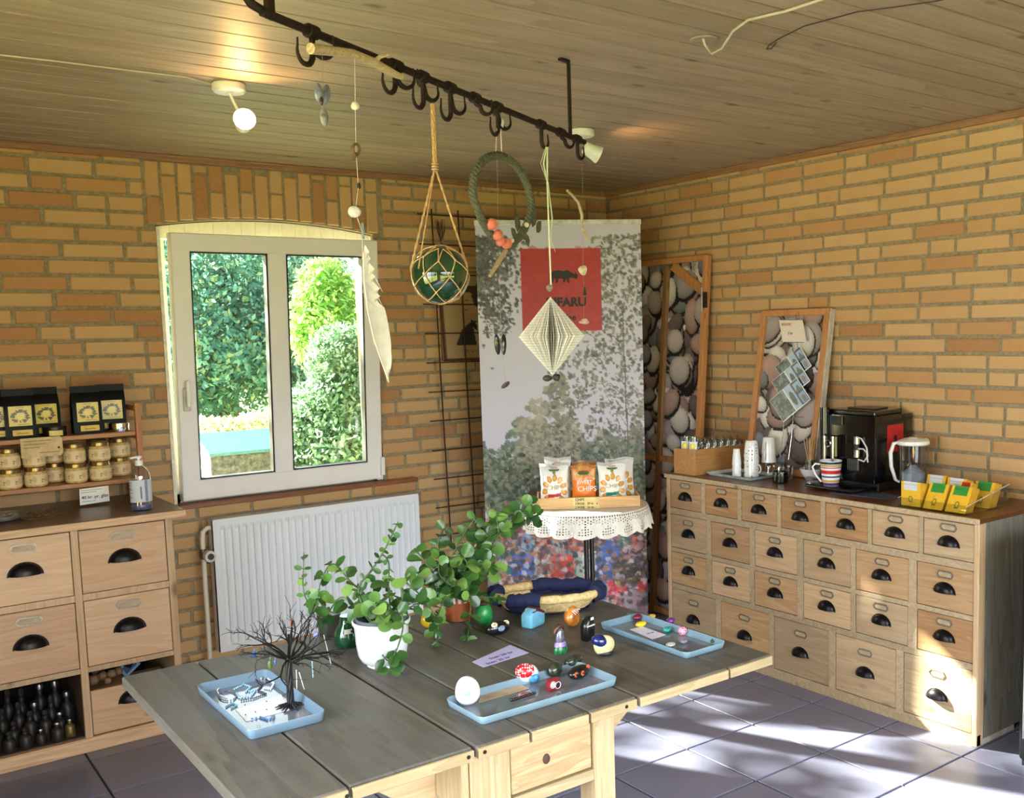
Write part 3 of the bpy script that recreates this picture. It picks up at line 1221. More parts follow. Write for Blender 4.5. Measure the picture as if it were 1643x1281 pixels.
# ---- jars
JR, JH = .040, .078
cv = Canvas(120, 30, (222, 200, 158))
for k in range(6):
    for q in range(3):
        uu = .08 + k / 6
        cv.rect(uu + .01, .35 + q * .16, uu + .01 + [.06, .045, .03][q], .41 + q * .16, (110, 96, 74))
    cv.ell(k / 6 + .0, .5, .03, .3, (204, 178, 130))
JARG = plain((214, 180, 120), .12, 0, .15, 60, coat=.6)
JARLID = plain((150, 128, 84), .25, .8, .1)
LIDTOP = plain((206, 190, 150), .3, .5, .1)
jar_body = MB().lathe([(.033, 0), (.038, .004), (.0395, .012), (.0395, .05), (.036, .058), (.034, .062)], 24).mesh('glass', JARG, smooth=40)
jar_lid = MB().lathe([(.0355, .061), (.037, .063), (.037, .075), (.035, .078)], 24).mesh('lid', JARLID, smooth=30)
jar_lab = None
jdata = [(-3.073, -.19, 0, 'first from the photo edge, bottom row'), (-2.985, -.19, 0, ''), (-2.846, -.19, 0, ''), (-2.758, -.19, 0, ''),
         (-3.030, -.085, 0, ''), (-2.905, -.10, 0, ''), (-2.665, -.10, 0, ''), (-3.163, -.19, 0, ''), (-2.80, -.085, 0, '')]
names = {0: ['honey jar on the lower shelf, leftmost whole jar of the bottom layer', 'honey jar of the bottom layer, straight under the left half of the tan card', 'bottom layer honey jar in front, third whole one from the left', 'front honey jar of the bottom layer nearest the soap bottle',
             'bottom honey jar standing back between the two leftmost front jars', 'bottom honey jar set back, under the right end of the tan card', 'rearmost honey jar at the bottom right, partly behind the soap bottle', 'bottom layer honey jar cut off at the photo edge', 'bottom honey jar hidden in back between two front jars'],
         1: ['honey jar of the top layer, left of the tan card', 'top layer honey jar whose lid is hidden by the tan card', 'top layer honey jar just right of the tan card', 'top layer honey jar, second from the right end',
             'top layer honey jar behind, left of the tan card', 'top layer honey jar set back behind the tan card right end', 'top right honey jar beneath the silver tin', 'top layer honey jar cut off at the photo edge', 'top layer honey jar hidden in the second row']}
for lay_ in (0, 1):
    for k, (x, y, _, _2) in enumerate(jdata):
        if lay_ and k in (4, 8):
            continue
        t = thing('honey_jar', names[lay_][k], 'jar', (x + random.uniform(-.002, .002), y, .965 + lay_ * JH), random.uniform(-.3, .3), 'honey jars on the lower rack shelf')
        inst('glass', jar_body, t)
        inst('lid', jar_lid, t)
        MB().lathe([(.034, .0781), (.034, .0785)], 20).build('lid_disc', LIDTOP, t) if (lay_ == 1 or k in (4, 8)) else None
        if jar_lab is None:
            lo = print_grid('label', cv, lambda u, v: (math.cos(u * 2 * PI) * -.0402, math.sin(u * 2 * PI) * -.0402, .05 - v * .04), 90, 10, PRINT, t)
            jar_lab = lo.data
        else:
            inst('label', jar_lab, t)
jb = thing('honey_jar', 'small glass jar end peeking out right of the top row', 'jar', (-2.70, -.06, 1.043), 0, 'honey jars on the lower rack shelf')
MB().box(-.06, -.02, -.1, -.06, -.078, -.077)
inst('glass', jar_body, jb)
inst('lid', jar_lid, jb)
inst('label', jar_lab, jb)
jb2 = thing('honey_jar', 'lowest jar under the one at the far right back', 'jar', (-2.745, -.075, .965), 0, 'honey jars on the lower rack shelf')
jb.location = (-2.745, -.075, 1.043)
jb['label'] = 'top layer honey jar behind the second from the right end'
inst('glass', jar_body, jb2)
inst('lid', jar_lid, jb2)
inst('label', jar_lab, jb2)
jb2['label'] = 'bottom honey jar behind the one nearest the soap bottle'

# ---- coffee bags on the upper shelf
cvb = Canvas(40, 44, (214, 190, 72))
rs = np.random.RandomState(4)
for k in range(60):
    a = rs.rand() * 2 * PI
    rr = rs.uniform(.26, .38)
    cvb.ell(.5 + math.cos(a) * rr, .52 + math.sin(a) * rr * .85, .06, .035, (70, 62, 30), a)
cvb.ell(.5, .5, .17, .16, (226, 206, 100))
cvb.rect(.3, .06, .7, .09, (120, 104, 40))
cvb.rect(.38, .9, .9, .93, (120, 104, 40))
BAGM = plain((12, 12, 13), .5, 0, .2, 20, spec=.2)


def coffee_bag(px, y, label, w=.105, h=.19, rz=0, wrinkle=0):
    p = atY(px, 700, y)
    t = thing('coffee_bag', label, 'coffee bag', (p.x, y, 1.155), rz, 'black coffee bags on the upper rack shelf')
    m = MB()
    d = .055
    secs = [(0, d, w * .98), (.02, d * 1.05, w), (h * .55, d * .95, w), (h * .78, d * .5, w), (h * .86, .006, w * 1.0), (h, .004, w * 1.0)]
    n = 0
    vs, fs = [], []
    for z, dd, ww in secs:
        vs += [(-ww / 2, -dd / 2, z), (0, -dd / 2 - .004 * (dd > .01), z), (ww / 2, -dd / 2, z), (ww / 2 - .012 * (dd > .01), 0, z), (ww / 2, dd / 2, z), (0, dd / 2, z), (-ww / 2, dd / 2, z), (-ww / 2 + .012 * (dd > .01), 0, z)]
    for i in range(len(secs) - 1):
        for j in range(8):
            fs.append((i * 8 + j, i * 8 + (j + 1) % 8, (i + 1) * 8 + (j + 1) % 8, (i + 1) * 8 + j))
    fs += [tuple(range(8))[::-1], tuple(range((len(secs) - 1) * 8, len(secs) * 8))]
    m.add(vs, fs)
    m.build('bag', BAGM, t, smooth=35)
    yb = -d / 2 - .0062
    print_grid('label', cvb, lambda u, v: (-w * .37 + u * w * .74, yb, h * .66 - v * h * .40), 34, 38, PRINTG, t)
    MB().box(-w * .28, w * .36, yb - .001, yb, .012, .034).build('small_label', plain((206, 176, 60), .4), t)
    MB().box(-w * .15, w * .24, yb - .0015, yb - .001, .02, .0225).build('label_print', plain((110, 90, 30), .5), t)
    return t


coffee_bag(33, -.17, 'black coffee bag with yellow wreath label, left of the dark tin, front of its pair')
coffee_bag(73, -.115, 'black coffee bag with yellow label standing right behind the dark tin', rz=.1)
coffee_bag(141, -.17, 'black coffee bag, tallest, with yellow label and small yellow strip left of the silver tin')
coffee_bag(181, -.105, 'black coffee bag behind the silver tin at the right shelf end', rz=-.1)
coffee_bag(-8, -.15, 'black coffee bag cut off by the left photo edge')
t = thing('dark_tin', 'low dark tin with cream side label in front of the coffee bags', 'tin', tuple(atY(88, 697, -.185)[:2]) + (1.155,))
MB().lathe([(.040, 0), (.041, .002), (.041, .026), (.042, .027), (.042, .036), (.040, .038)], 28).build('tin', plain((52, 48, 44), .3, .7), t, smooth=30)
print_grid('label', Canvas(4, 4, (220, 206, 120)), lambda u, v: (math.cos(PI * (1.3 + .38 * u)) * .0422, math.sin(PI * (1.3 + .38 * u)) * .0422, .024 - .02 * v), 8, 1, PRINT, t)
t = thing('silver_tin', 'low shiny silver tin at the right end of the upper shelf', 'tin', tuple(atY(192, 690, -.185)[:2]) + (1.155,))
MB().lathe([(.037, 0), (.038, .002), (.038, .022), (.039, .023), (.039, .034), (.037, .036)], 28).build('tin', CHROME, t, smooth=30)

# ---- tan card, price sign
t = thing('tan_tag', 'tan card tag with punched hole hanging off the upper shelf edge', 'tag', (-2.965, -.236, 1.12))
x0_, x1_ = -3.035, -2.893
MB().prism([(x0_, 1.083), (x1_ - .008, 1.083), (x1_, 1.093), (x1_, 1.15), (x1_ - .008, 1.158), (x0_, 1.158)], -.237, -.2345, 'XZ').build('card', plain((206, 180, 134), .7), t, world=True)
MB().lathe([(.004, 0), (.004, .0005)], 12, (x1_ - .014, -.238, 1.115), axis='Y').build('hole', DARK, t, world=True)
PENC = plain((150, 122, 84), .8)
m_ = MB()
for z, a in ((1.146, .095), (1.134, .075), (1.121, .055), (1.1, .07)):
    m_.box(x0_ + .01 + (.05 if z < 1.11 else 0), x0_ + .01 + a + (.05 if z < 1.11 else 0), -.2375, -.237, z - .002, z + .001)
m_.build('pencil_lines', PENC, t, world=True)
t = thing('price_card', 'white price card reading 40 kr. pr. glas taped below the lower shelf', 'sign', (-2.797, -.236, .91))
MB().prism([(-2.849, .879), (-2.742, .884), (-2.743, .946), (-2.847, .943)], -.237, -.2345, 'XZ').build('card', WHITE, t, world=True)
text('40 kr. pr. glas', .0175, INK, t, (-2.842, -.2378, .902), (1, 0, .02), (0, 0, 1), bold=.0002)
for z, a in ((.936, .075), (.928, .055), (.892, .05)):
    MB().box(-2.842, -2.842 + a, -.2375, -.237, z - .001, z + .0005).build('small_print', plain((90, 96, 120), .6), t, world=True)

# ---- soap bottle
p = atZ(229, 820, .87)
t = thing('soap_bottle', 'clear pump bottle with pale label on the right end of the left cabinet', 'bottle', (p.x + .005, p.y + .03, .87))
sx = .8
m_ = MB().lathe([(.034, 0), (.038, .004), (.0385, .02), (.0385, .12), (.036, .14), (.028, .158), (.016, .168), (.012, .172), (.012, .178)], 28, sy=sx)
m_.build('bottle', glassmat('clear_plastic', (236, 238, 244), .18), t, smooth=40)
MB().lathe([(.036, .003), (.037, .005), (.037, .026), (.036, .027)], 24, sy=sx).build('liquid', plain((110, 122, 150), .1), t, smooth=40)
cvs = Canvas(60, 40, (196, 204, 214))
for k in range(12):
    cvs.rect(.1, .1 + k * .065, .1 + random.uniform(.2, .32), .115 + k * .065, (120, 126, 140))
cvs.rect(.60, .3, .64, .85, (90, 96, 110))
cvs.rect(.72, .02, .78, .98, (120, 134, 160))
print_grid('label', cvs, lambda u, v: (-math.cos(PI * (-.25 + u * 1.15)) * .0392, -math.sin(PI * (-.25 + u * 1.15)) * .0392 * sx, .118 - v * .085), 50, 30, PRINT, t)
MB().lathe([(.0145, .172), (.0145, .192), (.0135, .193)], 18).lathe([(.005, .19), (.005, .203)], 8).build('pump_collar', WHITE, t, smooth=30)
MB().lathe([(.012, .200), (.012, .208), (.009, .210)], 14).bar((0, 0, .206), (-.032, -.006, .203), .009, .007).build('pump_nozzle', WHITE, t, smooth=30)

# ---- shell plate and dried twigs at the left
p = atZ(14, 838, .87)
t = thing('shell_bowl', 'flat grey bowl of shells at the left edge of the cabinet top', 'bowl', (p.x - .02, p.y + .05, .87))
MB().lathe([(.04, 0), (.07, .008), (.088, .022), (.089, .024), (.084, .022), (.06, .01), (.0, .006)], 30, cap=False).build('bowl', plain((150, 146, 136), .2, 0, .2, 40, coat=.5), t, smooth=50)
SH = plain((150, 140, 124), .5, 0, .4, 60)
rs = np.random.RandomState(8)
for k in range(22):
    a = rs.rand() * 6.28
    rr = rs.uniform(0, .058)
    MB().ball((math.cos(a) * rr, math.sin(a) * rr, .014 + rs.uniform(0, .008)), .014, .010, .005, 8, 5, .1, k, Matrix.Rotation(rs.rand() * 3, 3, 'Z')).build('shell', SH, t, smooth=60)
p = atZ(66, 835, .87)
t = thing('dried_twigs', 'small tangle of dried brown twigs beside the shell bowl', 'twigs', (p.x, p.y + .03, .87))
m_ = MB()
for k in range(30):
    a = rs.rand() * 6.28
    q = [Vector((rs.uniform(-.045, .045), rs.uniform(-.03, .03), .004 + rs.uniform(0, .02)))]
    for j in range(5):
        a += rs.uniform(-.9, .9)
        q.append(q[-1] + Vector((math.cos(a) * .012, math.sin(a) * .012, rs.uniform(-.004, .009))))
    for w in q:
        w.z = max(w.z, .002)
    m_.tube(q, .0009, 4)
m_.build('twig', plain((110, 82, 54), .8), t)['kind'] = 'stuff'

# ================================================================== TABLE
TZ = .74
tb = thing('drop_leaf_table', 'old drop leaf table with grey weathered boards and pale pine drawer', 'table', (-2.5, -2.55, 0))


def tboard(x0, x1, y0, y1, name='plank', z=TZ):
    m = MB().box(x0 + .001, x1 - .001, y0, y1, z - .024, z)
    return m.build(name, TABLETOP, tb, world=True, bevel=.003)


for a, b_, y0, y1 in ((-3.116, -2.948, -3.0, -2.105), (-2.946, -2.699, -2.995, -2.11), (-2.695, -2.575, -3.0, -2.1), (-2.574, -2.43, -3.002, -2.1), (-2.429, -2.302, -3.0, -2.1), (-2.298, -2.03, -3.0, -2.1), (-2.029, -1.884, -3.0, -2.102)):
    tboard(a, b_, y0, y1)
# pale sawn front edges
for a, b_ in ((-3.115, -2.949), (-2.945, -2.70), (-2.694, -2.576), (-2.573, -2.431), (-2.428, -2.303), (-2.297, -2.031), (-2.028, -1.885)):
    MB().box(a + .002, b_ - .002, -3.006, -2.999, TZ - .024, TZ - .003).build('sawn_edge', TABLEEDGE, tb, world=True, bevel=.001)
# frame: legs, aprons, drawer
for x0_, x1_ in ((-2.692, -2.636), (-2.395, -2.34)):
    for y in (-2.97, -2.19):
        MB().box(x0_, x1_, y, y + .055, 0, TZ - .024).build('leg', TABLELEG, tb, world=True, bevel=.002)
MB().box(-2.636, -2.395, -2.965, -2.945, .700, .716).build('front_rail', TABLEEDGE, tb, world=True, bevel=.001)
MB().box(-2.636, -2.395, -2.967, -2.945, .572, .596).build('front_rail', TABLEEDGE, tb, world=True, bevel=.001)
MB().box(-2.636, -2.60, -2.966, -2.945, .596, .700).build('front_rail', TABLELEG, tb, world=True, bevel=.001)
dr = MB().box(-2.597, -2.398, -2.964, -2.946, .600, .697).box(-2.59, -2.405, -2.946, -2.5, .61, .68).build('drawer', wood('drawer_front_pine', (156, 126, 88), (200, 178, 138), 'X', 1.6, .5, False, .05, 9), tb, world=True, bevel=.002)
MB().ball((-2.513, -2.9645, .652), .009, .004, .011, 12, 8).build('knob_hole', plain((70, 48, 34), .7), dr, world=True, smooth=60)
for x in (-2.667, -2.365):
    MB().box(x - .012, x + .012, -2.915, -2.19, .585, .716).build('side_apron', TABLEEDGE, tb, world=True)
MB().box(-2.636, -2.395, -2.165, -2.145, .585, .716).build('back_apron', TABLEEDGE, tb, world=True)
MB().box(-2.71, -2.694, -2.965, -2.19, .6, .716).build('hinge_board', TABLELEG, tb, world=True)


def bracket(x0, x1, y, flip):
    pts = [(0, .716), (0, .56)]
    n = 12
    L = x1 - x0
    for i in range(n + 1):
        t = i / n
        pts.append((.10 * L + t * .62 * L, .56 + .115 * math.sin(t * PI / 2)))
    pts += [(L * .95, .69), (L, .716)]
    if flip:
        poly = [(x1 - a, b_) for a, b_ in pts]
    else:
        poly = [(x0 + a, b_) for a, b_ in pts]
    MB().prism(poly, y, y + .022, 'XZ').build('leaf_bracket', wood('bracket_pine', (166, 134, 98), (206, 184, 146), 'X', 1, .5, False, .1), tb, world=True, bevel=.001)


bracket(-3.0, -2.71, -2.86, True)
bracket(-2.34, -2.04, -2.86, False)
for x, y in ((-2.715, -2.985), (-2.955, -2.985), (-2.68, -2.97), (-2.335, -2.99)):
    MB().lathe([(.004, 0), (.004, .0006)], 8, (x, -3.0075, TZ - .012), axis='Y').build('nail_head', plain((40, 32, 26), .5, .5), tb, world=True)


# ---- trays
def tray(label, x0, x1, y0, y1, z, h=.022, out=(124, 150, 166), inn=(112, 118, 126), name='enamel_tray', r=.016, fl=.004):
    cx, cy = (x0 + x1) / 2, (y0 + y1) / 2
    t = thing(name, label, 'tray', (cx, cy, z), 0, 'blue grey trays on the table')
    hw, hh = (x1 - x0) / 2, (y1 - y0) / 2

    def ring(dx, zz, rr):
        o = []
        for cxx, cyy, a0 in ((hw - rr, hh - rr, 0), (-hw + rr, hh - rr, 90), (-hw + rr, -hh + rr, 180), (hw - rr, -hh + rr, 270)):
            for k in range(6):
                a = R(a0 + k * 18)
                o.append((cxx + math.cos(a) * (rr + dx), cyy + math.sin(a) * (rr + dx), zz))
        return o
    rings = [ring(-fl - .003, 0, r), ring(-fl, .003, r), ring(0, h, r), ring(-.0005, h + .0012, r), ring(-.0022, h, r), ring(-fl - .003, .0035, r), ring(-fl - .006, .002, r)]
    m = MB()
    n = len(rings[0])
    for q in rings:
        m.v += q
    for i in range(len(rings) - 1):
        for j in range(n):
            m.f.append((i * n + j, i * n + (j + 1) % n, (i + 1) * n + (j + 1) % n, (i + 1) * n + j))
    m.f.append(tuple(range(n))[::-1])
    m.build('shell', plain(out, .3, 0, .06, 12, coat=.3), t, smooth=50)
    f = MB()
    f.v = [(a, b_, .0024) for a, b_, c_ in ring(-fl - .0045, 0, r)]
    f.f = [tuple(range(n))]
    f.v += [(a, b_, .001) for a, b_, c_ in ring(-fl - .0045, 0, r)]
    f.build('base', plain(inn, .12, 0, .12, 12, coat=.5), t)
    return t


TZT = TZ + .0026
tray('long tray at the table front holding painted stones and a tan price slip', -2.638, -2.288, -2.925, -2.775, TZ, .017)
tray('tray on the left table leaf holding jewellery and a black wire tree', -3.016, -2.858, -2.69, -2.345, TZ, .021, (110, 136, 156), (120, 126, 138))
tray('tray on the right table leaf with small bright painted pebbles', -2.066, -1.930, -2.898, -2.56, TZ, .016, (116, 146, 162), (110, 118, 126))


# ---- painted stones
def stone(label, loc, rx, ry, rz_, mat, rz=0, name='painted_stone', group=None, amp=.03, seed=0, rot=None, cat='painted stone', z=None):
    t = thing(name, label, cat, loc, rz, group)
    o = MB().ball((0, 0, rz_ * .97), rx, ry, rz_, 20, 12, amp, seed, rot).build('stone', mat, t, smooth=60)
    return t


def tpt(x, y, z=TZ):
    return atZ(x, y, z)


g = 'painted stones on the table'
p = tpt(754, 1134, TZT)
t = stone('big white stone with small grey heart, in the left end of the front tray', (p.x + .003, p.y + .012, TZT), .027, .02, .031, plain((232, 236, 240), .3, 0, .05, 60), R(-35), group=g)
MB().ball((0, -.0205, .031), .007, .0015, .006, 10, 5).build('heart', plain((150, 176, 200), .5), t, smooth=60)
p = tpt(850, 1096, TZT)
t = stone('red toadstool stone with white dots and blue foot in the front tray', (p.x, p.y + .008, TZT), .026, .017, .021, plain((206, 222, 232), .25, 0, .1, 60), R(-35), group=g)
MB().ball((-.004, -.003, .025), .0235, .0165, .018, 20, 12).build('red_cap', dotmat('red_white_dots', (190, 20, 30), (245, 235, 235), 190, .36), t, smooth=60)
MB().ball((.013, -.008, .012), .014, .011, .011, 12, 8).build('blue_foot', plain((70, 140, 190), .3, 0, .3, 90), t, smooth=60)
p = tpt(893, 1086, TZT)
DKG = plain((40, 46, 34), .25, 0, .6, 110, coat=.4)
stone('round dark moss green stone left of the orange flowered one', (p.x, p.y + .006, TZT), .023, .015, .016, DKG, .3, group=g, seed=2)
p = tpt(922, 1072, TZT)
stone('long dark moss green stone at the back of the front tray', (p.x, p.y + .004, TZT), .027, .013, .016, DKG, .2, group=g, seed=3)
p = tpt(931, 1092, TZT)
t = stone('black stone painted with orange flowers in the front tray', (p.x + .004, p.y + .012, TZT), .033, .017, .015, plain((22, 18, 18), .2, 0, .2, 60, coat=.4), .25, group=g, seed=4)
for dx, dz in ((-.021, .017), (-.003, .016), (.02, .023)):
    for k in range(6):
        a = k * PI / 3
        MB().ball((dx + math.cos(a) * .0036, -.0155 + (dx * dx) * 9, dz + math.sin(a) * .0036), .0028, .0012, .0028, 8, 5).build('petal', plain((216, 92, 40), .4), t, smooth=60)
p = tpt(886, 1111, TZT)
t = thing('red_box_stone', 'small square dark red stone with two drawn circles in the front tray', 'painted stone', (p.x + .008, p.y + .008, TZT), .12, g)
MB().box(-.016, .016, -.007, .007, 0, .026).build('stone', plain((132, 36, 46), .35, 0, .3, 80), t, bevel=.002)
for dx, dz, r_, c_ in ((-.006, .015, .007, (210, 206, 206)), (.008, .011, .0075, (30, 30, 40))):
    MB().tube([(dx + math.cos(a) * r_, -.0076, dz + math.sin(a) * r_) for a in [q * PI / 8 for q in range(16)]], .0007, 5, True).build('ring', WHITE, t)
    MB().lathe([(r_ * .75, 0), (r_ * .75, .0004)], 14, (dx, -.0078, dz), axis='Y').build('disc', plain(c_, .5), t)
p = tpt(842, 1122, TZT)
t = thing('dark_bead_slab', 'flat black beaded strip lying along the front rim of the front tray', 'bracelet', (p.x, p.y + .006, TZT), .03)
for k in range(11):
    MB().ball((-.03 + k * .006, 0, .0035), .0034, n=8, m=5).build('bead', BLACKG, t, smooth=60)
# slips of paper
TAN = plain((176, 160, 134), .7)


def slip(name, label, pts, mat, z, lines, ink=INK, words=None, size=.012):
    pts = [Vector((q.x, q.y, z)) for q in pts]
    c = sum(pts, Vector()) / 4
    t = thing(name, label, 'paper slip', tuple(c))
    m = MB()
    m.add([q for q in pts] + [q + Vector((0, 0, .0006)) for q in pts], [(0, 1, 2, 3), (4, 5, 6, 7), (0, 1, 5, 4), (1, 2, 6, 5), (2, 3, 7, 6), (3, 0, 4, 7)])
    m.build('paper', mat, t, world=True)
    a, b_, d = pts[3], pts[2], pts[0]      # a = near-left corner, b = near-right, d = far-left
    X, Y = (b_ - a).normalized(), (d - a).normalized()
    for (s_, u, v) in words:
        o_ = a + (b_ - a) * u + (d - a) * v + Vector((0, 0, .0009))
        text(s_, size, ink, t, tuple(o_), tuple(X), tuple(Y), extrude=.0001, bold=.0003)
    return t


def A_(x, y):
    return 690 + x / 5.134, 990 + y / 5.134


def B_(x, y):
    return 730 + x / 3.572, 900 + y / 3.572


slip('price_slip', 'tan slip with pen writing between the stones of the front tray', [tpt(*A_(430, 590), TZT), tpt(*A_(680, 530), TZT), tpt(*A_(820, 595), TZT), tpt(*A_(400, 715), TZT)], TAN, TZT + .0008, 2, words=[('20 kr', .45, .45), ('Sten', .25, .68)], size=.014)
slip('price_note', 'lavender white price note with handwriting lying bare on the table boards', [tpt(*A_(345, 375)), tpt(*A_(660, 235)), tpt(*A_(815, 300)), tpt(*A_(440, 420))], plain((190, 186, 226), .6, 0, .03), TZ + .0004, 3, ink=plain((70, 60, 140), .6),
     words=[('Sten 25 kr', .12, .14), ('Sten 20 kr', .3, .6)], size=.017)
slip('price_slip', 'small white slip lying on the right leaf tray', [tpt(*B_(1000, 397), TZT), tpt(*B_(1075, 380), TZT), tpt(*B_(1210, 428), TZT), tpt(*B_(1130, 453), TZT)], plain((214, 210, 226), .6, 0, .03), TZT + .0008, 1, words=[('10 kr', .25, .35)], size=.012)

# loose stones on the boards
p = tpt(805, 1021)
t = stone('shiny black oval stone with white daisies, lying on the bare table', (p.x, p.y + .018, TZ), .037, .02, .018, plain((16, 18, 22), .15, 0, .2, 60, coat=.5), .05, group=g, seed=6)
for dx, dy, dz in ((-.018, -.012, .031), (.02, -.009, .029)):
    for k in range(7):
        a = k * 2 * PI / 7
        MB().ball((dx + math.cos(a) * .006, dy + math.sin(a) * .003, dz + math.sin(a) * .0035), .0042, .002, .0032, 8, 5).build('petal', plain((230, 224, 206), .4), t, smooth=60)
    MB().ball((dx, dy - .002, dz + .001), .0032, n=8, m=5).build('flower_centre', plain((200, 190, 60), .4), t, smooth=60)
MB().ball((0, -.018, .02), .011, .003, .008, 12, 6).build('grey_patch', plain((130, 150, 180), .2, 0, .3, 90), t, smooth=60)
p = tpt(782, 1007)
stone('bright green upright stone with brown top beside the tiled pot', (p.x, p.y + .016, TZ), .025, .02, .034, plain((40, 140, 70), .3, 0, .2, 50), .3, group=g, seed=7, name='green_stone', amp=.04)
MB().ball((0, 0, .062), .019, .015, .006, 14, 6).build('brown_top', plain((70, 44, 34), .5), bpy.data.objects['green_stone'], smooth=60)
p = tpt(861, 1007)
t = thing('house_stone', 'light blue house shaped stone with red brown roof on the table', 'painted stone', (p.x, p.y + .016, TZ), .35, g)
MB().prism([(-.031, 0), (.03, 0), (.033, .03), (.02, .046), (-.008, .05), (-.032, .036)], -.018, .018, 'XZ').build('stone', plain((112, 178, 208), .35, 0, .08, 60), t, bevel=.007, smooth=60, seg=2)
MB().prism([(-.022, .042), (.004, .052), (.032, .034), (.024, .031), (-.004, .044)], -.0195, .0195, 'XZ').build('roof', plain((92, 34, 28), .35), t, bevel=.002)
p = tpt(904, 1049)
t = thing('gnome_stone', 'silver and lilac gnome figure with brown cap and green foot on the table', 'figure', (p.x, p.y + .012, TZ), .1)
MB().lathe([(.019, 0), (.021, .006), (.019, .012), (.017, .016)], 16, sy=.7).build('foot', plain((30, 110, 60), .25, 0, .4, 150), t, smooth=60)
MB().lathe([(.017, .015), (.016, .021), (.013, .027)], 16, sy=.7).build('lilac_band', plain((160, 132, 206), .3, 0, .2, 90), t, smooth=60)
MB().lathe([(.013, .026), (.013, .036), (.010, .052), (.006, .06), (.001, .062)], 16, sy=.7).build('body', plain((120, 122, 134), .2, .5, .3, 90), t, smooth=60)
MB().tube([(.012, 0, .056), (.006, 0, .064), (-.004, 0, .066), (-.014, 0, .06), (-.017, 0, .05)], [.004, .006, .0065, .006, .004], 10).build('cap', plain((74, 40, 30), .35), t, smooth=60)
p = tpt(922, 1007)
t = stone('amber stone with white streaks behind the gnome figure', (p.x, p.y + .014, TZ), .026, .02, .027, plain((190, 118, 44), .2, 0, .35, 40, coat=.4), .4, group=g, seed=9, amp=.05)
for k in range(4):
    MB().bar((-.016 + k * .006, -.012, .047), (-.004 + k * .007, -.017, .034 + .003 * k), .0015, .0015).build('white_streak', WHITE, t)
p = tpt(947, 1029)
t = thing('black_house_stone', 'small black house stone with white line and white dot on top', 'painted stone', (p.x, p.y + .01, TZ), .2, g)
MB().prism([(-.017, 0), (.016, 0), (.018, .045), (.01, .062), (-.008, .056), (-.018, .04)], -.011, .011, 'XZ').build('stone', plain((20, 20, 22), .25, coat=.3), t, bevel=.003, smooth=50)
MB().box(-.015, .014, -.0125, -.0115, .038, .041).box(.0, .010, -.0125, -.0115, .053, .06).build('white_marks', WHITE, t)
p = tpt(972, 1055)
t = thing('shell_stone', 'cream stone with shiny dark blue cap at the front of the loose stones', 'painted stone', (p.x + .003, p.y + .014, TZ), -.2, g)
MB().ball((0, 0, .026), .027, .018, .026, 20, 12, .05, 4, Matrix.Rotation(.35, 3, 'Y')).build('stone', plain((212, 196, 148), .4, 0, .12, 80), t, smooth=60)
MB().ball((-.008, -.001, .037), .0225, .017, .0165, 18, 10, .02, 5, Matrix.Rotation(.35, 3, 'Y')).build('blue_cap', plain((24, 34, 92), .15, 0, .3, 60, coat=.6), t, smooth=60)
MB().ball((.004, -.004, .007), .021, .015, .0068, 16, 8, .05, 6).build('dark_foot', plain((34, 36, 44), .3, 0, .5, 90), t, smooth=60)
p = tpt(693, 1009)
t = stone('yellow and black ladybird stone half under the plant leaves', (p.x, p.y + .012, TZ), .025, .018, .022, dotmat('yellow_black', (206, 170, 30), (24, 22, 20), 42, .3), 0, group=g, seed=8)

g2 = 'small painted pebbles on the right leaf tray'
for (x, y), lab, (rx, ry, rz_), mat, rz in [
    ((1003, 333), 'olive and teal pebble at the far left corner of the right tray', (.014, .011, .008), plain((70, 116, 100), .3, 0, .4, 60), .3),
    ((1046, 342), 'maroon pebble touching the yellow one on the right tray', (.015, .01, .009), plain((110, 30, 56), .3, 0, .2, 60), .1),
    ((1065, 378), 'yellow pebble with fine dots on the right tray', (.0175, .010, .007), dotmat('yellow_dots', (226, 196, 30), (120, 90, 20), 260, .25), 0),
    ((1130, 331), 'small golden pebble at the back of the right tray', (.011, .009, .006), plain((206, 158, 60), .3, 0, .15, 60), 0),
    ((1237, 360), 'purple dotted pebble on the right tray', (.013, .011, .008), dotmat('purple_dots', (112, 44, 130), (60, 10, 60), 200, .3), .2),
    ((1218, 408), 'turquoise pebble with dark dots beside the pink one', (.016, .010, .007), dotmat('teal_dots', (40, 156, 150), (10, 60, 60), 180, .22), .5),
    ((1305, 425), 'pink pebble with black dots on the right tray', (.013, .012, .0105), dotmat('pink_dots', (232, 150, 170), (60, 20, 30), 170, .25), 0),
    ((1236, 490), 'flat white pebble with dark pattern near the slip on the right tray', (.015, .011, .0045), dotmat('pattern_dots', (206, 206, 200), (50, 50, 50), 300, .28), .2),
    ((1308, 475), 'grey marbled pebble in front of the pink one', (.011, .010, .006), plain((130, 126, 144), .2, 0, .4, 90), 0),
    ((1480, 470), 'dark green bead leaf at the right end of the right tray', (.014, .006, .005), plain((50, 84, 50), .2, 0, .6, 160), .5)]:
    p = tpt(*B_(x, y), TZT)
    stone(lab, (p.x, p.y, TZT), rx, ry, rz_, mat, rz, name='painted_pebble', group=g2, amp=.02, seed=int(x), cat='painted pebble')

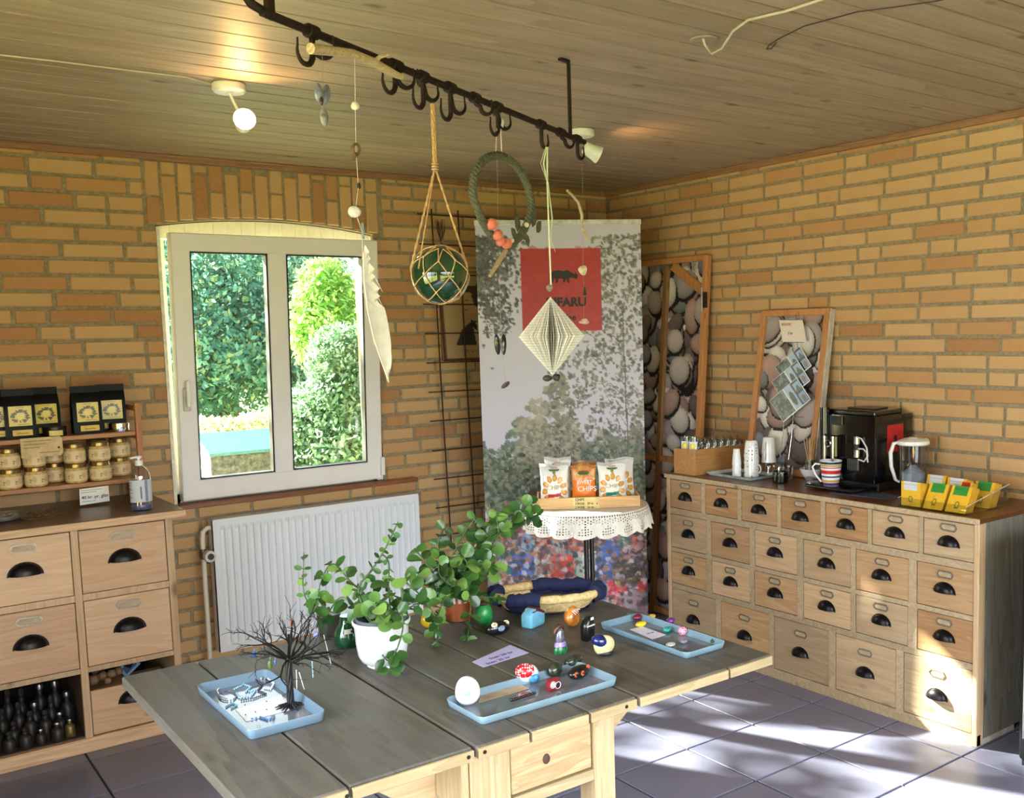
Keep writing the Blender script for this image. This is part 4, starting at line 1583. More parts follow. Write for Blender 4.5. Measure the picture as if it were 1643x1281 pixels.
# ---- jewellery tree in the left tray
p = tpt(467, 1136, TZT)
jt = thing('jewellery_tree', 'black wire tree for jewellery standing in the left tray', 'jewellery stand', (p.x, p.y, TZT))
WIRE = plain((22, 20, 24), .5, .3, .3, 90)
m_ = MB()
rs = np.random.RandomState(12)
for k in range(26):
    a = rs.rand() * 6.28
    r_ = rs.uniform(.015, .034)
    m_.tube([(0, 0, .012), (math.cos(a) * r_ * .5, math.sin(a) * r_ * .5, .006), (math.cos(a) * r_, math.sin(a) * r_, .001)], [.003, .002, .001], 5)
m_.build('roots', WIRE, jt)
m_ = MB()
for k in range(6):
    a = k * PI / 3
    m_.tube([(math.cos(a + z * 30) * .0045, math.sin(a + z * 30) * .0045, z) for z in [q * .01 for q in range(12)]], .0035, 6)
m_.build('trunk', WIRE, jt, smooth=50)
brs = MB()
tips = []


def grow(p, d, L, r_, depth):
    q = [p]
    n = 4
    for i in range(n):
        d = (d + Vector((rs.uniform(-.28, .28), rs.uniform(-.28, .28), rs.uniform(-.22, .24)))).normalized()
        q.append(q[-1] + d * L / n)
    brs.tube(q, [r_ * (1 - .35 * i / n) for i in range(n + 1)], 5)
    if depth > 0:
        for j in range(2 if depth > 1 else 3):
            s_ = q[rs.randint(2, n + 1)]
            d2 = (d + Vector((rs.uniform(-1, 1), rs.uniform(-1, 1), rs.uniform(-.5, .6))) * .75).normalized()
            grow(s_, d2, L * rs.uniform(.55, .8), r_ * .6, depth - 1)
    tips.append(q[-1])


for k in range(17):
    a = k * 2.4 + rs.uniform(-.2, .2)
    el = rs.uniform(-.08, .85)
    d = Vector((math.cos(a) * math.cos(el), math.sin(a) * math.cos(el), math.sin(el)))
    grow(Vector((0, 0, .104)), d, rs.uniform(.056, .078), .0028, 3)
o = brs.build('branches', WIRE, jt, smooth=50)
o['kind'] = 'stuff'


def strand(label, pts, r_, mat, group='bead strands in the left tray', n=None, name='bead_necklace'):
    c = sum((Vector(q) for q in pts), Vector()) / len(pts)
    t = thing(name, label, 'necklace', tuple(c), 0, group)
    m = MB()
    pts = [Vector(q) for q in pts]
    for i in range(len(pts) - 1):
        d = (pts[i + 1] - pts[i]).length
        k = max(1, int(d / (r_ * 2.1)))
        for j in range(k):
            m.ball(pts[i].lerp(pts[i + 1], j / k), r_, n=6, m=4)
    o = m.build('beads', mat, t, world=True, smooth=60)
    o['kind'] = 'stuff'
    return t


PEARL = plain((226, 230, 236), .12, 0, .1, 90, coat=.6)


def T_(x, y, z=TZT + .002):
    return tpt(290 + x / 5.337, 960 + y / 5.337, z)


cards = MB()
q = [T_(470, 960, TZT), T_(860, 830, TZT), T_(930, 960, TZT), T_(560, 1060, TZT)]
t = thing('earring_card', 'white earring card lying flat in the left tray', 'card', tuple(sum(q, Vector()) / 4))
cards.add(q + [a + Vector((0, 0, .0012)) for a in q], [(0, 1, 2, 3), (4, 5, 6, 7), (0, 1, 5, 4), (1, 2, 6, 5), (2, 3, 7, 6), (3, 0, 4, 7)])
cards.build('card', plain((236, 238, 242), .25, 0, .03), t, world=True)
for x, y in ((550, 915), (640, 975), (735, 885), (735, 955), (555, 1000)):
    a = T_(x, y, TZT + .003)
    MB().ball(a, .0016, n=6, m=4).build('ear_stud', BLACKG, t, world=True)
strand('white pearl necklace laid in a loop at the far left of the left tray', [T_(x, y) for x, y in ((620, 690), (480, 710), (350, 745), (310, 790), (330, 830), (400, 850))], .0014, PEARL)
strand('dark and white bead bracelet in a ring beside the pearl loop', [T_(400 + 75 * math.cos(a), 838 + 42 * math.sin(a)) for a in [k * PI / 8 for k in range(17)]], .0018, plain((110, 100, 116), .2, 0, .7, 300, coat=.5))
strand('pale blue glass bead necklace bunched in the middle of the left tray', [T_(x, y) for x, y in ((460, 780), (540, 740), (600, 760), (560, 800), (640, 790), (600, 840), (500, 850), (470, 810))], .0026, plain((150, 196, 220), .1, 0, .2, 200, coat=.6))
strand('dark bead necklace crossing the middle of the left tray', [T_(x, y) for x, y in ((630, 690), (700, 740), (660, 790), (730, 820), (620, 860), (500, 880))], .002, plain((60, 54, 76), .15, 0, .5, 200, coat=.5))
strand('clear bead bracelet near the back of the left tray', [T_(x, y) for x, y in ((690, 690), (750, 690), (800, 730), (770, 780), (700, 770))], .0026, PEARL)
strand('blue bead necklace along the front rim of the left tray', [T_(x, y) for x, y in ((610, 1035), (680, 1020), (740, 1040), (820, 1020))], .0026, plain((90, 130, 190), .12, 0, .3, 200, coat=.5))
strand('turquoise bead necklace at the left side of the left tray', [T_(x, y) for x, y in ((390, 930), (440, 900), (480, 920), (420, 950))], .0022, plain((110, 170, 190), .12, 0, .3, 200, coat=.5))
# hung on the branches
D0 = 2.17


def hang(label, x, y, x2, y2, r_, mat, dt=0):
    strand(label, [atD(290 + x / 5.337, 960 + y / 5.337, D0 + dt), atD(290 + x2 / 5.337, 960 + y2 / 5.337, D0 + dt)], r_, mat, 'strands hanging from the jewellery tree', name='hanging_beads')


hang('white bead strand hanging at the far right of the wire tree', 1225, 320, 1290, 580, .0013, PEARL)
hang('pale blue bead strand hanging right of the wire tree trunk', 1122, 500, 1135, 690, .0018, plain((170, 206, 224), .12, 0, .2, 200))
hang('short pearl strand hanging close to the wire tree trunk', 990, 620, 995, 800, .0014, PEARL)
hang('second short pearl strand hanging just right of the trunk', 1015, 640, 1060, 790, .0014, PEARL)


def charm(label, x, y, c, r1, r2, dt=0):
    a = atD(290 + x / 5.337, 960 + y / 5.337, D0 + dt)
    t = thing('earring', label, 'earring', tuple(a))
    MB().ball((0, 0, 0), r1, r1 * .5, r2, 10, 7).build('stone', plain(c, .2, coat=.5), t, smooth=60)
    MB().tube([(0, 0, r2), (0.001, 0, r2 + .006), (-.001, 0, r2 + .011)], .0006, 5).build('ear_hook', STEEL, t)


charm('cobalt blue charm hanging left in the wire tree', 630, 480, (30, 90, 190), .0045, .007, .0)
charm('small blue charm hanging near the wire tree trunk', 810, 548, (70, 110, 180), .003, .006, .0)
charm('olive green leaf charm hanging low in the wire tree', 765, 570, (90, 110, 50), .005, .011, .03)
charm('orange charm at the top of the wire tree', 950, 212, (210, 120, 90), .0055, .007, .0)
charm('lilac charm at the right side of the wire tree', 1160, 315, (140, 150, 220), .007, .007, -.0)

# ---- basket
bc = atZ(878, 962, TZ + .03)
bk = thing('cloth_basket', 'oval straw basket wrapped in dark blue cloth at the back of the table', 'basket', (bc.x, bc.y, TZ), R(-33))
STRAW = rough_mat('straw', (190, 158, 100), (226, 200, 146), 120, .8, .8, .003)
NAVY = rough_mat('navy_cloth', (16, 22, 52), (28, 36, 78), 200, .9, .4, .001)
a_, b2 = .148, .085
MB().lathe([(.55, .0), (.8, .012), (.95, .035), (1.0, .05)], 40, cap=False).build('basket_wall', STRAW, bk).data.transform(Matrix.Diagonal((a_, b2, 1, 1)))
MB().lathe([(.0, .004), (.8, .006)], 40, cap=False).build('basket_floor', NAVY, bk).data.transform(Matrix.Diagonal((a_, b2, 1, 1)))


def rim(a0, a1, r_, mat, name, n=20, wob=0, wrap=1):
    pts = []
    rr = []
    for i in range(n + 1):
        a = a0 + (a1 - a0) * i / n
        pts.append((math.cos(a) * a_, math.sin(a) * b2, .05 + wob * math.sin(a * 9)))
        rr.append(r_ * (1 + .12 * math.sin(i * 2.1)))
    return MB().tube(pts, rr, 12, flat=wrap).build(name, mat, bk, smooth=60)


rim(R(0), R(360), .012, STRAW, 'straw_rim', 48)
rim(R(20), R(105), .019, NAVY, 'cloth_wrap', 18, .003)
rim(R(-28), R(22), .020, NAVY, 'cloth_wrap', 12, .003)
rim(R(155), R(200), .021, NAVY, 'cloth_wrap', 10, .003)
rim(R(225), R(262), .018, NAVY, 'cloth_wrap', 10, .003)
for a0, a1 in ((30, 110), (-30, 25), (150, 200), (220, 262)):
    m_ = MB()
    n = 10
    vs, fs = [], []
    for i in range(n + 1):
        a = R(a0 + (a1 - a0) * i / n)
        for s_, z in ((1.03, .055), (1.0, .03), (.86, .012)):
            vs.append((math.cos(a) * a_ * s_ * 1.02, math.sin(a) * b2 * s_ * 1.03, z * 1.0))
        for s_, z in ((.97, .05), (.80, .01)):
            vs.append((math.cos(a) * a_ * s_, math.sin(a) * b2 * s_, z))
    for i in range(n):
        for j in (0, 1, 3):
            fs.append((i * 5 + j, i * 5 + j + 1, i * 5 + 5 + j + 1, i * 5 + 5 + j))
    m_.add(vs, fs)
    m_.build('cloth_drape', NAVY, bk, smooth=60)
POLY = glassmat('clear_plastic_bag', (220, 224, 220), .25, .15)
for lab, x, y, c, rz in (('clear bag of pale contents at the left inside the basket', -.075, .0, (170, 150, 130), .5), ('clear bag with green strips in the middle of the basket', .02, .01, (56, 130, 96), .3), ('clear bag with a green bundle at the right inside the basket', .075, -.005, (60, 120, 80), .1)):
    M_ = wm(bk)
    q = M_ @ Vector((x, y, .035))
    t = thing('plastic_bag', lab, 'bag', tuple(q), R(-33) + rz * .3, 'clear bags in the blue basket')
    MB().ball((0, 0, 0), .05, .022, .011, 16, 8, .06, 3).build('bag', POLY, t, smooth=60)
    for k in range(5):
        MB().obox((random.uniform(-.02, .02), -.01 + k * .005, .001), .055, .004, .004, Matrix.Rotation(random.uniform(-.2, .2), 3, 'Z')).build('strip', plain(c, .5, 0, .2, 60), t, bevel=.0015)

# ---- pots
POT = plain((236, 239, 244), .15, 0, .02, 5, coat=.5)
p = tpt(628, 1078)
px_, py_ = p.x + .006, p.y + .055
pot = thing('white_pot', 'glossy white plastic flower pot holding the nearer trailing plant', 'flower pot', (px_, py_, TZ))
MB().lathe([(.034, .0), (.037, .003), (.035, .006), (.05, .016), (.057, .03), (.061, .06), (.063, .098), (.068, .106), (.068, .112), (.065, .113), (.061, .106), (.058, .04), (.03, .012)], 36).build('pot', POT, pot, smooth=50)
MB().lathe([(.052, .06), (.057, .100), (.060, .118), (.057, .119), (.053, .1)], 32, cap=False).build('inner_pot', plain((92, 102, 112), .5), pot, smooth=50)
MB().lathe([(.0, .098), (.03, .101), (.054, .097)], 24, cap=False).build('soil', rough_mat('potting_soil', (40, 28, 22), (70, 52, 40), 90), pot)
p = tpt(742, 998)
qx, qy = p.x + .01, p.y + .035
pot2 = thing('tile_pattern_pot', 'brown and white glazed pot of the taller plant behind', 'flower pot', (qx, qy, TZ))
MB().lathe([(.034, 0), (.037, .002), (.038, .01), (.040, .095), (.038, .096), (.036, .08)], 32).build('pot', plain((222, 216, 204), .25), pot2, smooth=50)
cvp = Canvas(64, 40, (226, 222, 212))
for k in range(16):
    cvp.ell((k + .5) / 16, .78, .032, .5, (158, 84, 48))
    cvp.ell((k + .5) / 16, .9, .012, .3, (184, 110, 70))
cvp.rect(0, .66, 1, 1, (158, 84, 48))
for k in range(16):
    cvp.line((k + .5) / 16, .5, (k + .5) / 16, 1, .005, (186, 120, 84))
print_grid('glaze', cvp, lambda u, v: (-math.cos(u * 2 * PI) * (.0405 - .002 * v), -math.sin(u * 2 * PI) * (.0405 - .002 * v), .092 - v * .09), 64, 36, PRINTG, pot2)
MB().lathe([(.0, .085), (.037, .085)], 20, cap=False).build('soil', bpy.data.materials['potting_soil'], pot2)
p = tpt(567, 1041)
t = thing('green_glass_jug', 'dark green glass bottle with small goat label left of the white pot', 'bottle', (p.x, p.y + .03, TZ))
GG = plain((14, 62, 34), .08, 0, .3, 60, coat=.6)
MB().lathe([(.028, 0), (.033, .004), (.034, .03), (.029, .045), (.019, .06), (.016, .072), (.018, .078)], 24).build('bottle', GG, t, smooth=50)
print_grid('label', Canvas(4, 4, (206, 206, 196)), lambda u, v: (-math.cos(PI * (.34 + .2 * u)) * .0332 - .006, -math.sin(PI * (.34 + .2 * u)) * .0332, .052 - .012 * v), 6, 1, PRINT, t)
MB().box(-.006, .002, -.0345, -.0335, .043, .048).box(.0, .003, -.0345, -.0335, .047, .051).build('goat_print', INK, t)
p = tpt(536, 1024)
t = thing('frosted_glass', 'frosted glass tumbler at the table back, left of the green bottle', 'glass', (p.x, p.y + .03, TZ))
MB().lathe([(.022, 0), (.026, .003), (.031, .06), (.0295, .06), (.024, .006), (.0, .005)], 24, cap=False).build('glass', glassmat('frosted_glass', (190, 190, 186), .3, .3), t, smooth=50)

# ---- plants
LEAFM, n, l, b = nmat('succulent_leaf')
setp(b, .35, coat=.15)
oi = n.new('ShaderNodeObjectInfo')
f = noise(n, l, coords(n, l), 60, 2)
ca = ramp(n, l, oi.outputs['Random'], [(0, (38, 70, 34)), (.45, (58, 98, 44)), (.8, (92, 136, 62)), (1, (132, 170, 84))])
l.new(mixc(n, l, math_(n, l, 'MULTIPLY', f, .3), ca, lin((40, 76, 40))), b.inputs['Base Color'])
b.inputs['Subsurface Weight'].default_value = 0
STEMM = plain((70, 92, 50), .5, 0, .3, 60)


def leaf_mesh(w, L, lobes, curl, seed):
    """stalked round leaf lying along +x from the origin, normal +z"""
    rs_ = np.random.RandomState(seed)
    n_ = 14
    rim_ = []
    for i in range(n_):
        a = -PI + 2 * PI * (i + .5) / n_
        q = 1 + .05 * math.cos(lobes * a) + rs_.uniform(-.02, .02)
        x = L * .55 + math.cos(a) * L * .45 * q
        y = math.sin(a) * w / 2 * q * (1 - .18 * (1 - math.cos(a)) / 2 * 0)
        r2 = (math.cos(a) ** 2 + math.sin(a) ** 2)
        z = curl * (1 if True else 0) * (abs(math.sin(a)) ** 1.5) * w * .35 - curl * max(0, math.cos(a)) * L * .12
        rim_.append((x, y, z))
    vs = rim_ + [(a_ * .55 + L * .25, b3 * .55, c_ * .4) for a_, b3, c_ in rim_] + [(L * .55, 0, -.0004)]
    fs = []
    for i in range(n_):
        j = (i + 1) % n_
        fs += [(i, j, n_ + j, n_ + i), (n_ + i, n_ + j, 2 * n_)]
    # petiole
    m = MB().add(vs, fs).tube([(-.004, 0, 0), (L * .2, 0, -.0006)], .0011, 4)
    me = m.mesh('leaf', LEAFM, smooth=70)
    return me


LB = [leaf_mesh(.036, .040, 7, c_, s_) for c_, s_ in ((.3, 1), (.5, 2), (-.2, 3))]
LM = [leaf_mesh(.026, .032, 6, c_, s_) for c_, s_ in ((.4, 4), (.2, 5))]
LS = [leaf_mesh(.013, .021, 1, c_, s_) for c_, s_ in ((.3, 6), (.1, 7))]


def G_(x, y, t):
    return atD(460 + x / 3.912, 780 + y / 3.912, t)


def plant(name, label, base, stems, seed, group=None):
    rs_ = np.random.RandomState(seed)
    t = thing(name, label, 'plant', tuple(base))
    for pts, kind, dens, rad in stems:
        P_ = [Vector(q) for q in pts]
        # smooth polyline
        S_ = []
        for i in range(len(P_) - 1):
            for k in range(6):
                u = k / 6
                p0, p1, p2, p3 = P_[max(i - 1, 0)], P_[i], P_[i + 1], P_[min(i + 2, len(P_) - 1)]
                S_.append(.5 * ((2 * p1) + (-p0 + p2) * u + (2 * p0 - 5 * p1 + 4 * p2 - p3) * u * u + (-p0 + 3 * p1 - 3 * p2 + p3) * u ** 3))
        S_.append(P_[-1])
        MB().tube(S_, [rad * (1.15 - .6 * i / len(S_)) for i in range(len(S_))], 6).build('stem', STEMM, t, world=True, smooth=60)
        Ltot = sum((S_[i + 1] - S_[i]).length for i in range(len(S_) - 1))
        acc = 0
        nxt = Ltot * .12
        a0 = rs_.rand() * 6
        M_ = wm(t).inverted()
        for i in range(len(S_) - 1):
            acc += (S_[i + 1] - S_[i]).length
            while acc > nxt:
                nxt += dens * rs_.uniform(.8, 1.2)
                a0 += PI / 2 + rs_.uniform(-.3, .3)
                d = (S_[i + 1] - S_[i]).normalized()
                s1 = d.cross(Vector((0.1, .2, 1))).normalized()
                s2 = d.cross(s1)
                for s_ in (0, PI):
                    w = s1 * math.cos(a0 + s_) + s2 * math.sin(a0 + s_)
                    dirv = (w * .9 + d * .35 + Vector((0, 0, rs_.uniform(-.45, .2)))).normalized()
                    lib = {'B': LB, 'M': LM, 'S': LS}[kind]
                    me = lib[rs_.randint(len(lib))]
                    nrm = Vector((-.45, -.55, .65)) + Vector((rs_.uniform(-.6, .6), rs_.uniform(-.6, .6), rs_.uniform(-.4, .4)))
                    y_ = nrm.cross(dirv).normalized()
                    z_ = dirv.cross(y_)
                    Mx = Matrix(((dirv.x, y_.x, z_.x), (dirv.y, y_.y, z_.y), (dirv.z, y_.z, z_.z)))
                    o = bpy.data.objects.new('leaf', me)
                    o.parent = t
                    o.rotation_mode = 'XYZ'
                    o.location = M_ @ S_[i + 1]
                    o.rotation_euler = Mx.to_euler()
                    k_ = rs_.uniform(.75, 1.15)
                    o.scale = (k_, k_, k_)
                    link(o)
    return t


c1_ = (px_, py_, TZ + .1)
t1 = 2.36


def near(x, y, dt=0):
    return tuple(G_(x, y, t1 + dt))


stems1 = [
    ([(px_ - .02, py_, TZ + .1), near(450, 660), near(540, 520), near(620, 390), near(700, 225)], 'S', .016, .0026),
    ([(px_ - .015, py_ + .01, TZ + .1), near(500, 700, .06), near(400, 600, .08), near(290, 490, .06), near(215, 600, .05), near(190, 760, .04)], 'M', .022, .0026),
    ([near(300, 800, .05), near(140, 730, .05), near(105, 640, .05), near(104, 520, .05), near(108, 420, .05)], 'S', .021, .0016),
    ([(px_, py_ - .03, TZ + .1), near(715, 800, -.09), near(728, 900, -.1), near(690, 1030, -.1), near(655, 1100, -.09), near(650, 1200, -.09)], 'M', .040, .0022),
    ([near(600, 1060, -.09), near(640, 1100, -.09), near(720, 1100, -.09)], 'M', .016, .0016),
    ([(px_ + .01, py_, TZ + .1), near(720, 720, -.02), near(720, 600, 0), near(790, 640, .0), near(850, 700, 0)], 'B', .024, .003),
    ([(px_ + .02, py_, TZ + .1), near(780, 760, .0), near(860, 740, .02), near(930, 820, .03), near(950, 900, .03)], 'M', .022, .0024),
    ([(px_, py_, TZ + .1), near(560, 800, -.05), near(600, 720, -.06), near(560, 760, -.08), near(630, 870, -.1)], 'B', .026, .0026),
    ([(px_ + .02, py_, TZ + .1), near(640, 640, .03), near(560, 600, .05), near(540, 700, .05)], 'M', .024, .0026),
    ([(px_ - .02, py_, TZ + .1), near(440, 760, .03), near(340, 700, .05), near(260, 800, .05), near(230, 860, .04)], 'B', .03, .0024),
    ([near(600, 430), near(640, 480), near(640, 620), near(640, 700)], 'S', .018, .0018)]
plant('trailing_succulent', 'dark leaved trailing succulent growing from the white pot', (px_, py_, TZ + .1), stems1, 31)
t2 = 2.72
bs = (qx, qy, TZ + .09)


def far(x, y, dt=0):
    return tuple(G_(x, y, t2 + dt))


stems2 = [
    (
        [bs, far(1040, 560), far(1150, 410, .03), far(1300, 260, .08), far(1450, 160, .12), far(1540, 120, .14)], 'B', .024, .0036),
    ([bs, far(1020, 540, -.03), far(1080, 360, -.02), far(1190, 190, 0)], 'M', .028, .003),
    ([bs, far(1150, 520, .0), far(1250, 420, .05), far(1340, 300, .08), far(1420, 220, .1)], 'B', .025, .003),
    ([bs, far(980, 600, -.08), far(900, 520, -.1), far(840, 440, -.1), far(800, 390, -.1)], 'B', .026, .003),
    ([bs, far(1000, 640, -.1), far(880, 620, -.14), far(820, 540, -.16)], 'B', .026, .003),
    ([bs, far(1060, 640, -.1), far(960, 560, -.12), far(960, 440, -.1)], 'B', .025, .003),
    ([bs, far(1140, 620, -.05), far(1180, 540, -.02), far(1270, 480, .02), far(1310, 530, .04)], 'B', .027, .003),
    ([bs, far(1100, 560, -.08), far(1130, 480, -.1), far(1060, 420, -.1)], 'B', .025, .003),
    ([bs, far(960, 420, .05), far(960, 320, .06), far(1000, 260, .08)], 'M', .028, .0024),
    ([bs, far(1150, 690, -.1), far(1145, 860, -.14), far(1135, 980, -.18), far(1130, 1090, -.2)], 'M', .034, .0018),
    ([bs, far(1200, 690, -.06), far(1290, 700, -.05), far(1350, 720, -.05)], 'S', .014, .0018),
    ([bs, far(1000, 690, -.12), far(960, 780, -.16), far(930, 860, -.2), far(930, 1020, -.24)], 'M', .03, .002),
    ([far(1400, 230, .1), far(1490, 190, .12), far(1570, 190, .14)], 'M', .022, .0016),
    ([far(1200, 380, .04), far(1260, 320, .03), far(1200, 260, .03)], 'B', .024, .002),
    ([far(1330, 290, .04), far(1320, 220, .04), far(1310, 130, .05)], 'M', .02, .002)]
plant('bushy_succulent', 'tall light green bushy succulent leaning right from the tile patterned pot', bs, [(a, b, c * .82, d) for a, b, c, d in stems2], 77)

# ================================================================== CEILING RAIL WITH HOOKS AND WHAT HANGS FROM IT
RA, RB = Vector((-2.93, -2.78, 2.086)), Vector((-1.82, -2.157, 2.086))
RDIR = (RB - RA).normalized()
RN = Vector((RDIR.y, -RDIR.x, 0))        # towards the camera


def rail(x, y, off=0.0):
    """point of the vertical plane through the rail seen at a photo position"""
    d = Vector(ray(x, y))
    c = Vector(CC)
    t = (RA + RN * off - c).dot(RN) / d.dot(RN)
    return c + d * t


rl = thing('hook_rail', 'forged black iron rail hung diagonally from the ceiling', 'rail', (-2.37, -2.47, 2.3))
E1 = RB + RDIR * .10
MB().tube([RA - RDIR * .02, RA + RDIR * .3, RB, E1], .0085, 8).build('bar', IRON, rl, world=True, smooth=50)
MB().tube([RA, RA - RDIR * .045 + Vector((0, 0, .006)), RA - RDIR * .075 + Vector((0, 0, .03)), RA - RDIR * .085 + Vector((0, 0, .07))], [.008, .0085, .008, .005], 8).build('curled_end', IRON, rl, world=True, smooth=50)
MB().bar(RA + Vector((0, 0, -.008)), (RA.x, RA.y, H), .022, .010, RN).build('hanger', IRON, rl, world=True, bevel=.002)
q = atZ(912, 97, H)
MB().bar(RB + Vector((0, 0, -.008)), (RB.x, RB.y, H - .006), .014, .008, RN).build('hanger', IRON, rl, world=True, bevel=.002)
MB().bar((RB.x, RB.y, H - .004), (RB.x - .04, RB.y - .012, H - .004), .016, .007).build('hanger_foot', IRON, rl, world=True, bevel=.002)


def hook(label, x, kinds, yaw=0, sc_=1.0):
    """iron sleeve on the rail; kinds = list of (side along rail, reach, drop, radius, turn)"""
    p = RA + RDIR * ((x - 435) / (916 - 435) * 0 + rail_t(x))
    t = thing('meat_hook', label, 'hook', tuple(p), 0, 'iron hooks on the ceiling rail')
    MB().tube([p + RDIR * -.012, p + RDIR * .012], .0135, 10).build('sleeve', IRON, t, world=True, smooth=50)
    for side, reach, drop, r_, tw in kinds:
        D = (RDIR * side * math.cos(tw) + RN * math.sin(tw)).normalized()
        pts = []
        rr = []
        top = p + Vector((0, 0, -.008))
        pts += [top, top + Vector((0, 0, -drop * .5)) + D * reach * .2]
        c = top + D * (reach + r_) + Vector((0, 0, -drop))
        for k in range(0, 11):
            a = PI + k * (PI * 1.12) / 10
            pts.append(c + D * math.cos(a) * r_ + Vector((0, 0, math.sin(a) * r_)))
        pts.append(pts[-1] + Vector((0, 0, .014)) + D * -.001)
        n = len(pts)
        rr = [.0058] * 5 + [.0058 - .0045 * (k / (n - 5)) for k in range(n - 5)]
        MB().tube(pts, [v * sc_ for v in rr], 7).build('hook', IRON, t, world=True, smooth=60)
    return t


def rail_t(x):
    """distance along the rail from RA of a photo column"""
    lo, hi = -.2, 1.6
    for _ in range(40):
        m = (lo + hi) / 2
        P = RA + RDIR * m - Vector(CC)
        px_ = 821.5 + PPX + FPX * P.dot(Vector(CR)) / P.dot(Vector(CF))
        if px_ < x:
            lo = m
        else:
            hi = m
    return lo


hook('first hook pair on the rail, nearest the curled end, holding the driftwood', 500, [(-1, .0, .034, .022, .0), (1, .0, .014, .022, .5)])
hook('large single hook left of the cross shaped one under the driftwood', 633, [(-1, .0, .03, .023, .0)])
hook('sideways hook curling up right under the driftwood end', 636, [(1, .0, .012, .022, .4)])
hook('cross shaped hook with points up and down above the float rope', 678, [(-1, .0, .042, .021, .0), (1, .004, .020, .020, .3), (1, .0, -.012, .018, -.9)])
hook('double hook just right of the float rope', 722, [(-1, .0, .046, .022, .0), (1, .004, .026, .021, .3)])
hook('bent hook pointing right in the middle of the right half', 762, [(1, .014, .012, .016, .6)])
hook('double hook from which the green wreath hangs', 798, [(-1, .0, .044, .020, .0), (1, .004, .022, .021, .3), (1, .0, -.012, .018, -.9)])
hook('hook carrying the pale ribbon of the paper diamond', 868, [(1, .0, .034, .018, .1)])
hook('last bent hook beside the right hanger of the rail', 900, [(1, .014, .012, .018, .4)])
hook('small round hook below the right end of the rail', 926, [(1, .0, .030, .017, .2)])

DRIFT = wood('driftwood', (150, 128, 96), (206, 188, 152), 'X', 2, .7, False, .05)
q = [rail(498, 78, .02), rail(530, 82, .02), rail(565, 85, .02), rail(600, 100, .02), rail(625, 115, .02), rail(645, 124, .02)]
t = thing('driftwood_stick', 'bleached driftwood stick lying across the hooks at the left of the rail', 'driftwood', tuple(q[2]))
MB().tube(q, [.0105, .0095, .008, .009, .009, .006], 9).tube([q[3], q[3] + Vector((.012, -.004, .012)), q[3] + Vector((.03, -.004, .018))], [.006, .005, .003], 6).build('stick', DRIFT, t, world=True, smooth=60)

LINE = plain((206, 196, 176), .6, 0, .05)
FINE = plain((150, 140, 124), .5, 0, .05)
# mussel shells
MUS = plain((112, 116, 136), .3, 0, .4, 60, coat=.3)
MUSD = plain((24, 22, 26), .2, 0, .5, 60, coat=.5)
a = rail(517, 150, .02)
t = thing('mussel_shells', 'three grey blue mussel shells hanging under the driftwood', 'shells', tuple(a))
MB().tube([rail(517, 84, .02), rail(518, 190, .02)], .0005, 5).build('thread', FINE, t, world=True)
for (x, y, r_, tw) in ((512, 151, .016, .2), (523, 151, .015, -.25), (520, 188, .013, .05)):
    c = rail(x, y, .02)
    MB().ball(c, .0085, .005, r_ * 1.25, 12, 10, .03, int(x), Matrix.Rotation(tw, 3, RN)).build('shell', MUS if y < 180 else plain((140, 138, 140), .25, 0, .3, 60), t, world=True, smooth=60)
MB().ball(rail(516, 162, .03), .004, .003, .008, 8, 6).build('shell_inside', plain((60, 40, 36), .3), t, world=True, smooth=60)
# feather mobile
t = thing('feather_mobile', 'string of felt ball, knot, shell and long white feather before the window', 'mobile', tuple(rail(571, 240, .01)))
MB().tube([rail(569, 88, .01), rail(571, 240, .01), rail(575, 300, .01), rail(570, 340, .01), rail(581, 372, .01), rail(583, 470, .01)], .0006, 5).build('thread', LINE, t, world=True)
MB().ball(rail(570, 170, .01), .0085, n=12, m=8, amp=.04).build('felt_ball', plain((224, 214, 196), .9), t, world=True, smooth=60)
k_ = [rail(571 + 6 * math.cos(w), 240 + 9 * math.sin(w), .01) for w in [i * PI / 5 for i in range(10)]]
MB().tube(k_, .003, 6, True).tube([rail(572, 246, .01), rail(566, 258, .01)], .003, 6).build('wood_knot', plain((120, 88, 56), .8, 0, .3, 90), t, world=True, smooth=60)
MB().ball(rail(576, 298, .01), .004, .004, .007, 8, 6, .1).build('dark_bead', plain((40, 44, 30), .6), t, world=True, smooth=60)
MB().ball(rail(569, 340, .01), .013, .009, .013, 14, 9, .05, 3).build('white_shell', plain((210, 206, 200), .3, 0, .25, 60), t, world=True, smooth=60)
MB().tube([rail(581, 358, .01), rail(583, 384, .01)], .003, 6).build('green_glass_bead', plain((40, 84, 50), .15, coat=.5), t, world=True, smooth=60)
# feather
spine = [(583, 405), (584, 450), (590, 500), (600, 545), (612, 580), (623, 612)]
Rr_ = [(583, 405), (592, 440), (603, 462), (606, 500), (612, 545), (622, 575), (625, 600)]
m_ = MB()
n = 40
vs, fs = [], []


def lerp_poly(P_, u):
    f = u * (len(P_) - 1)
    i = min(int(f), len(P_) - 2)
    f -= i
    return P_[i][0] * (1 - f) + P_[i + 1][0] * f, P_[i][1] * (1 - f) + P_[i + 1][1] * f


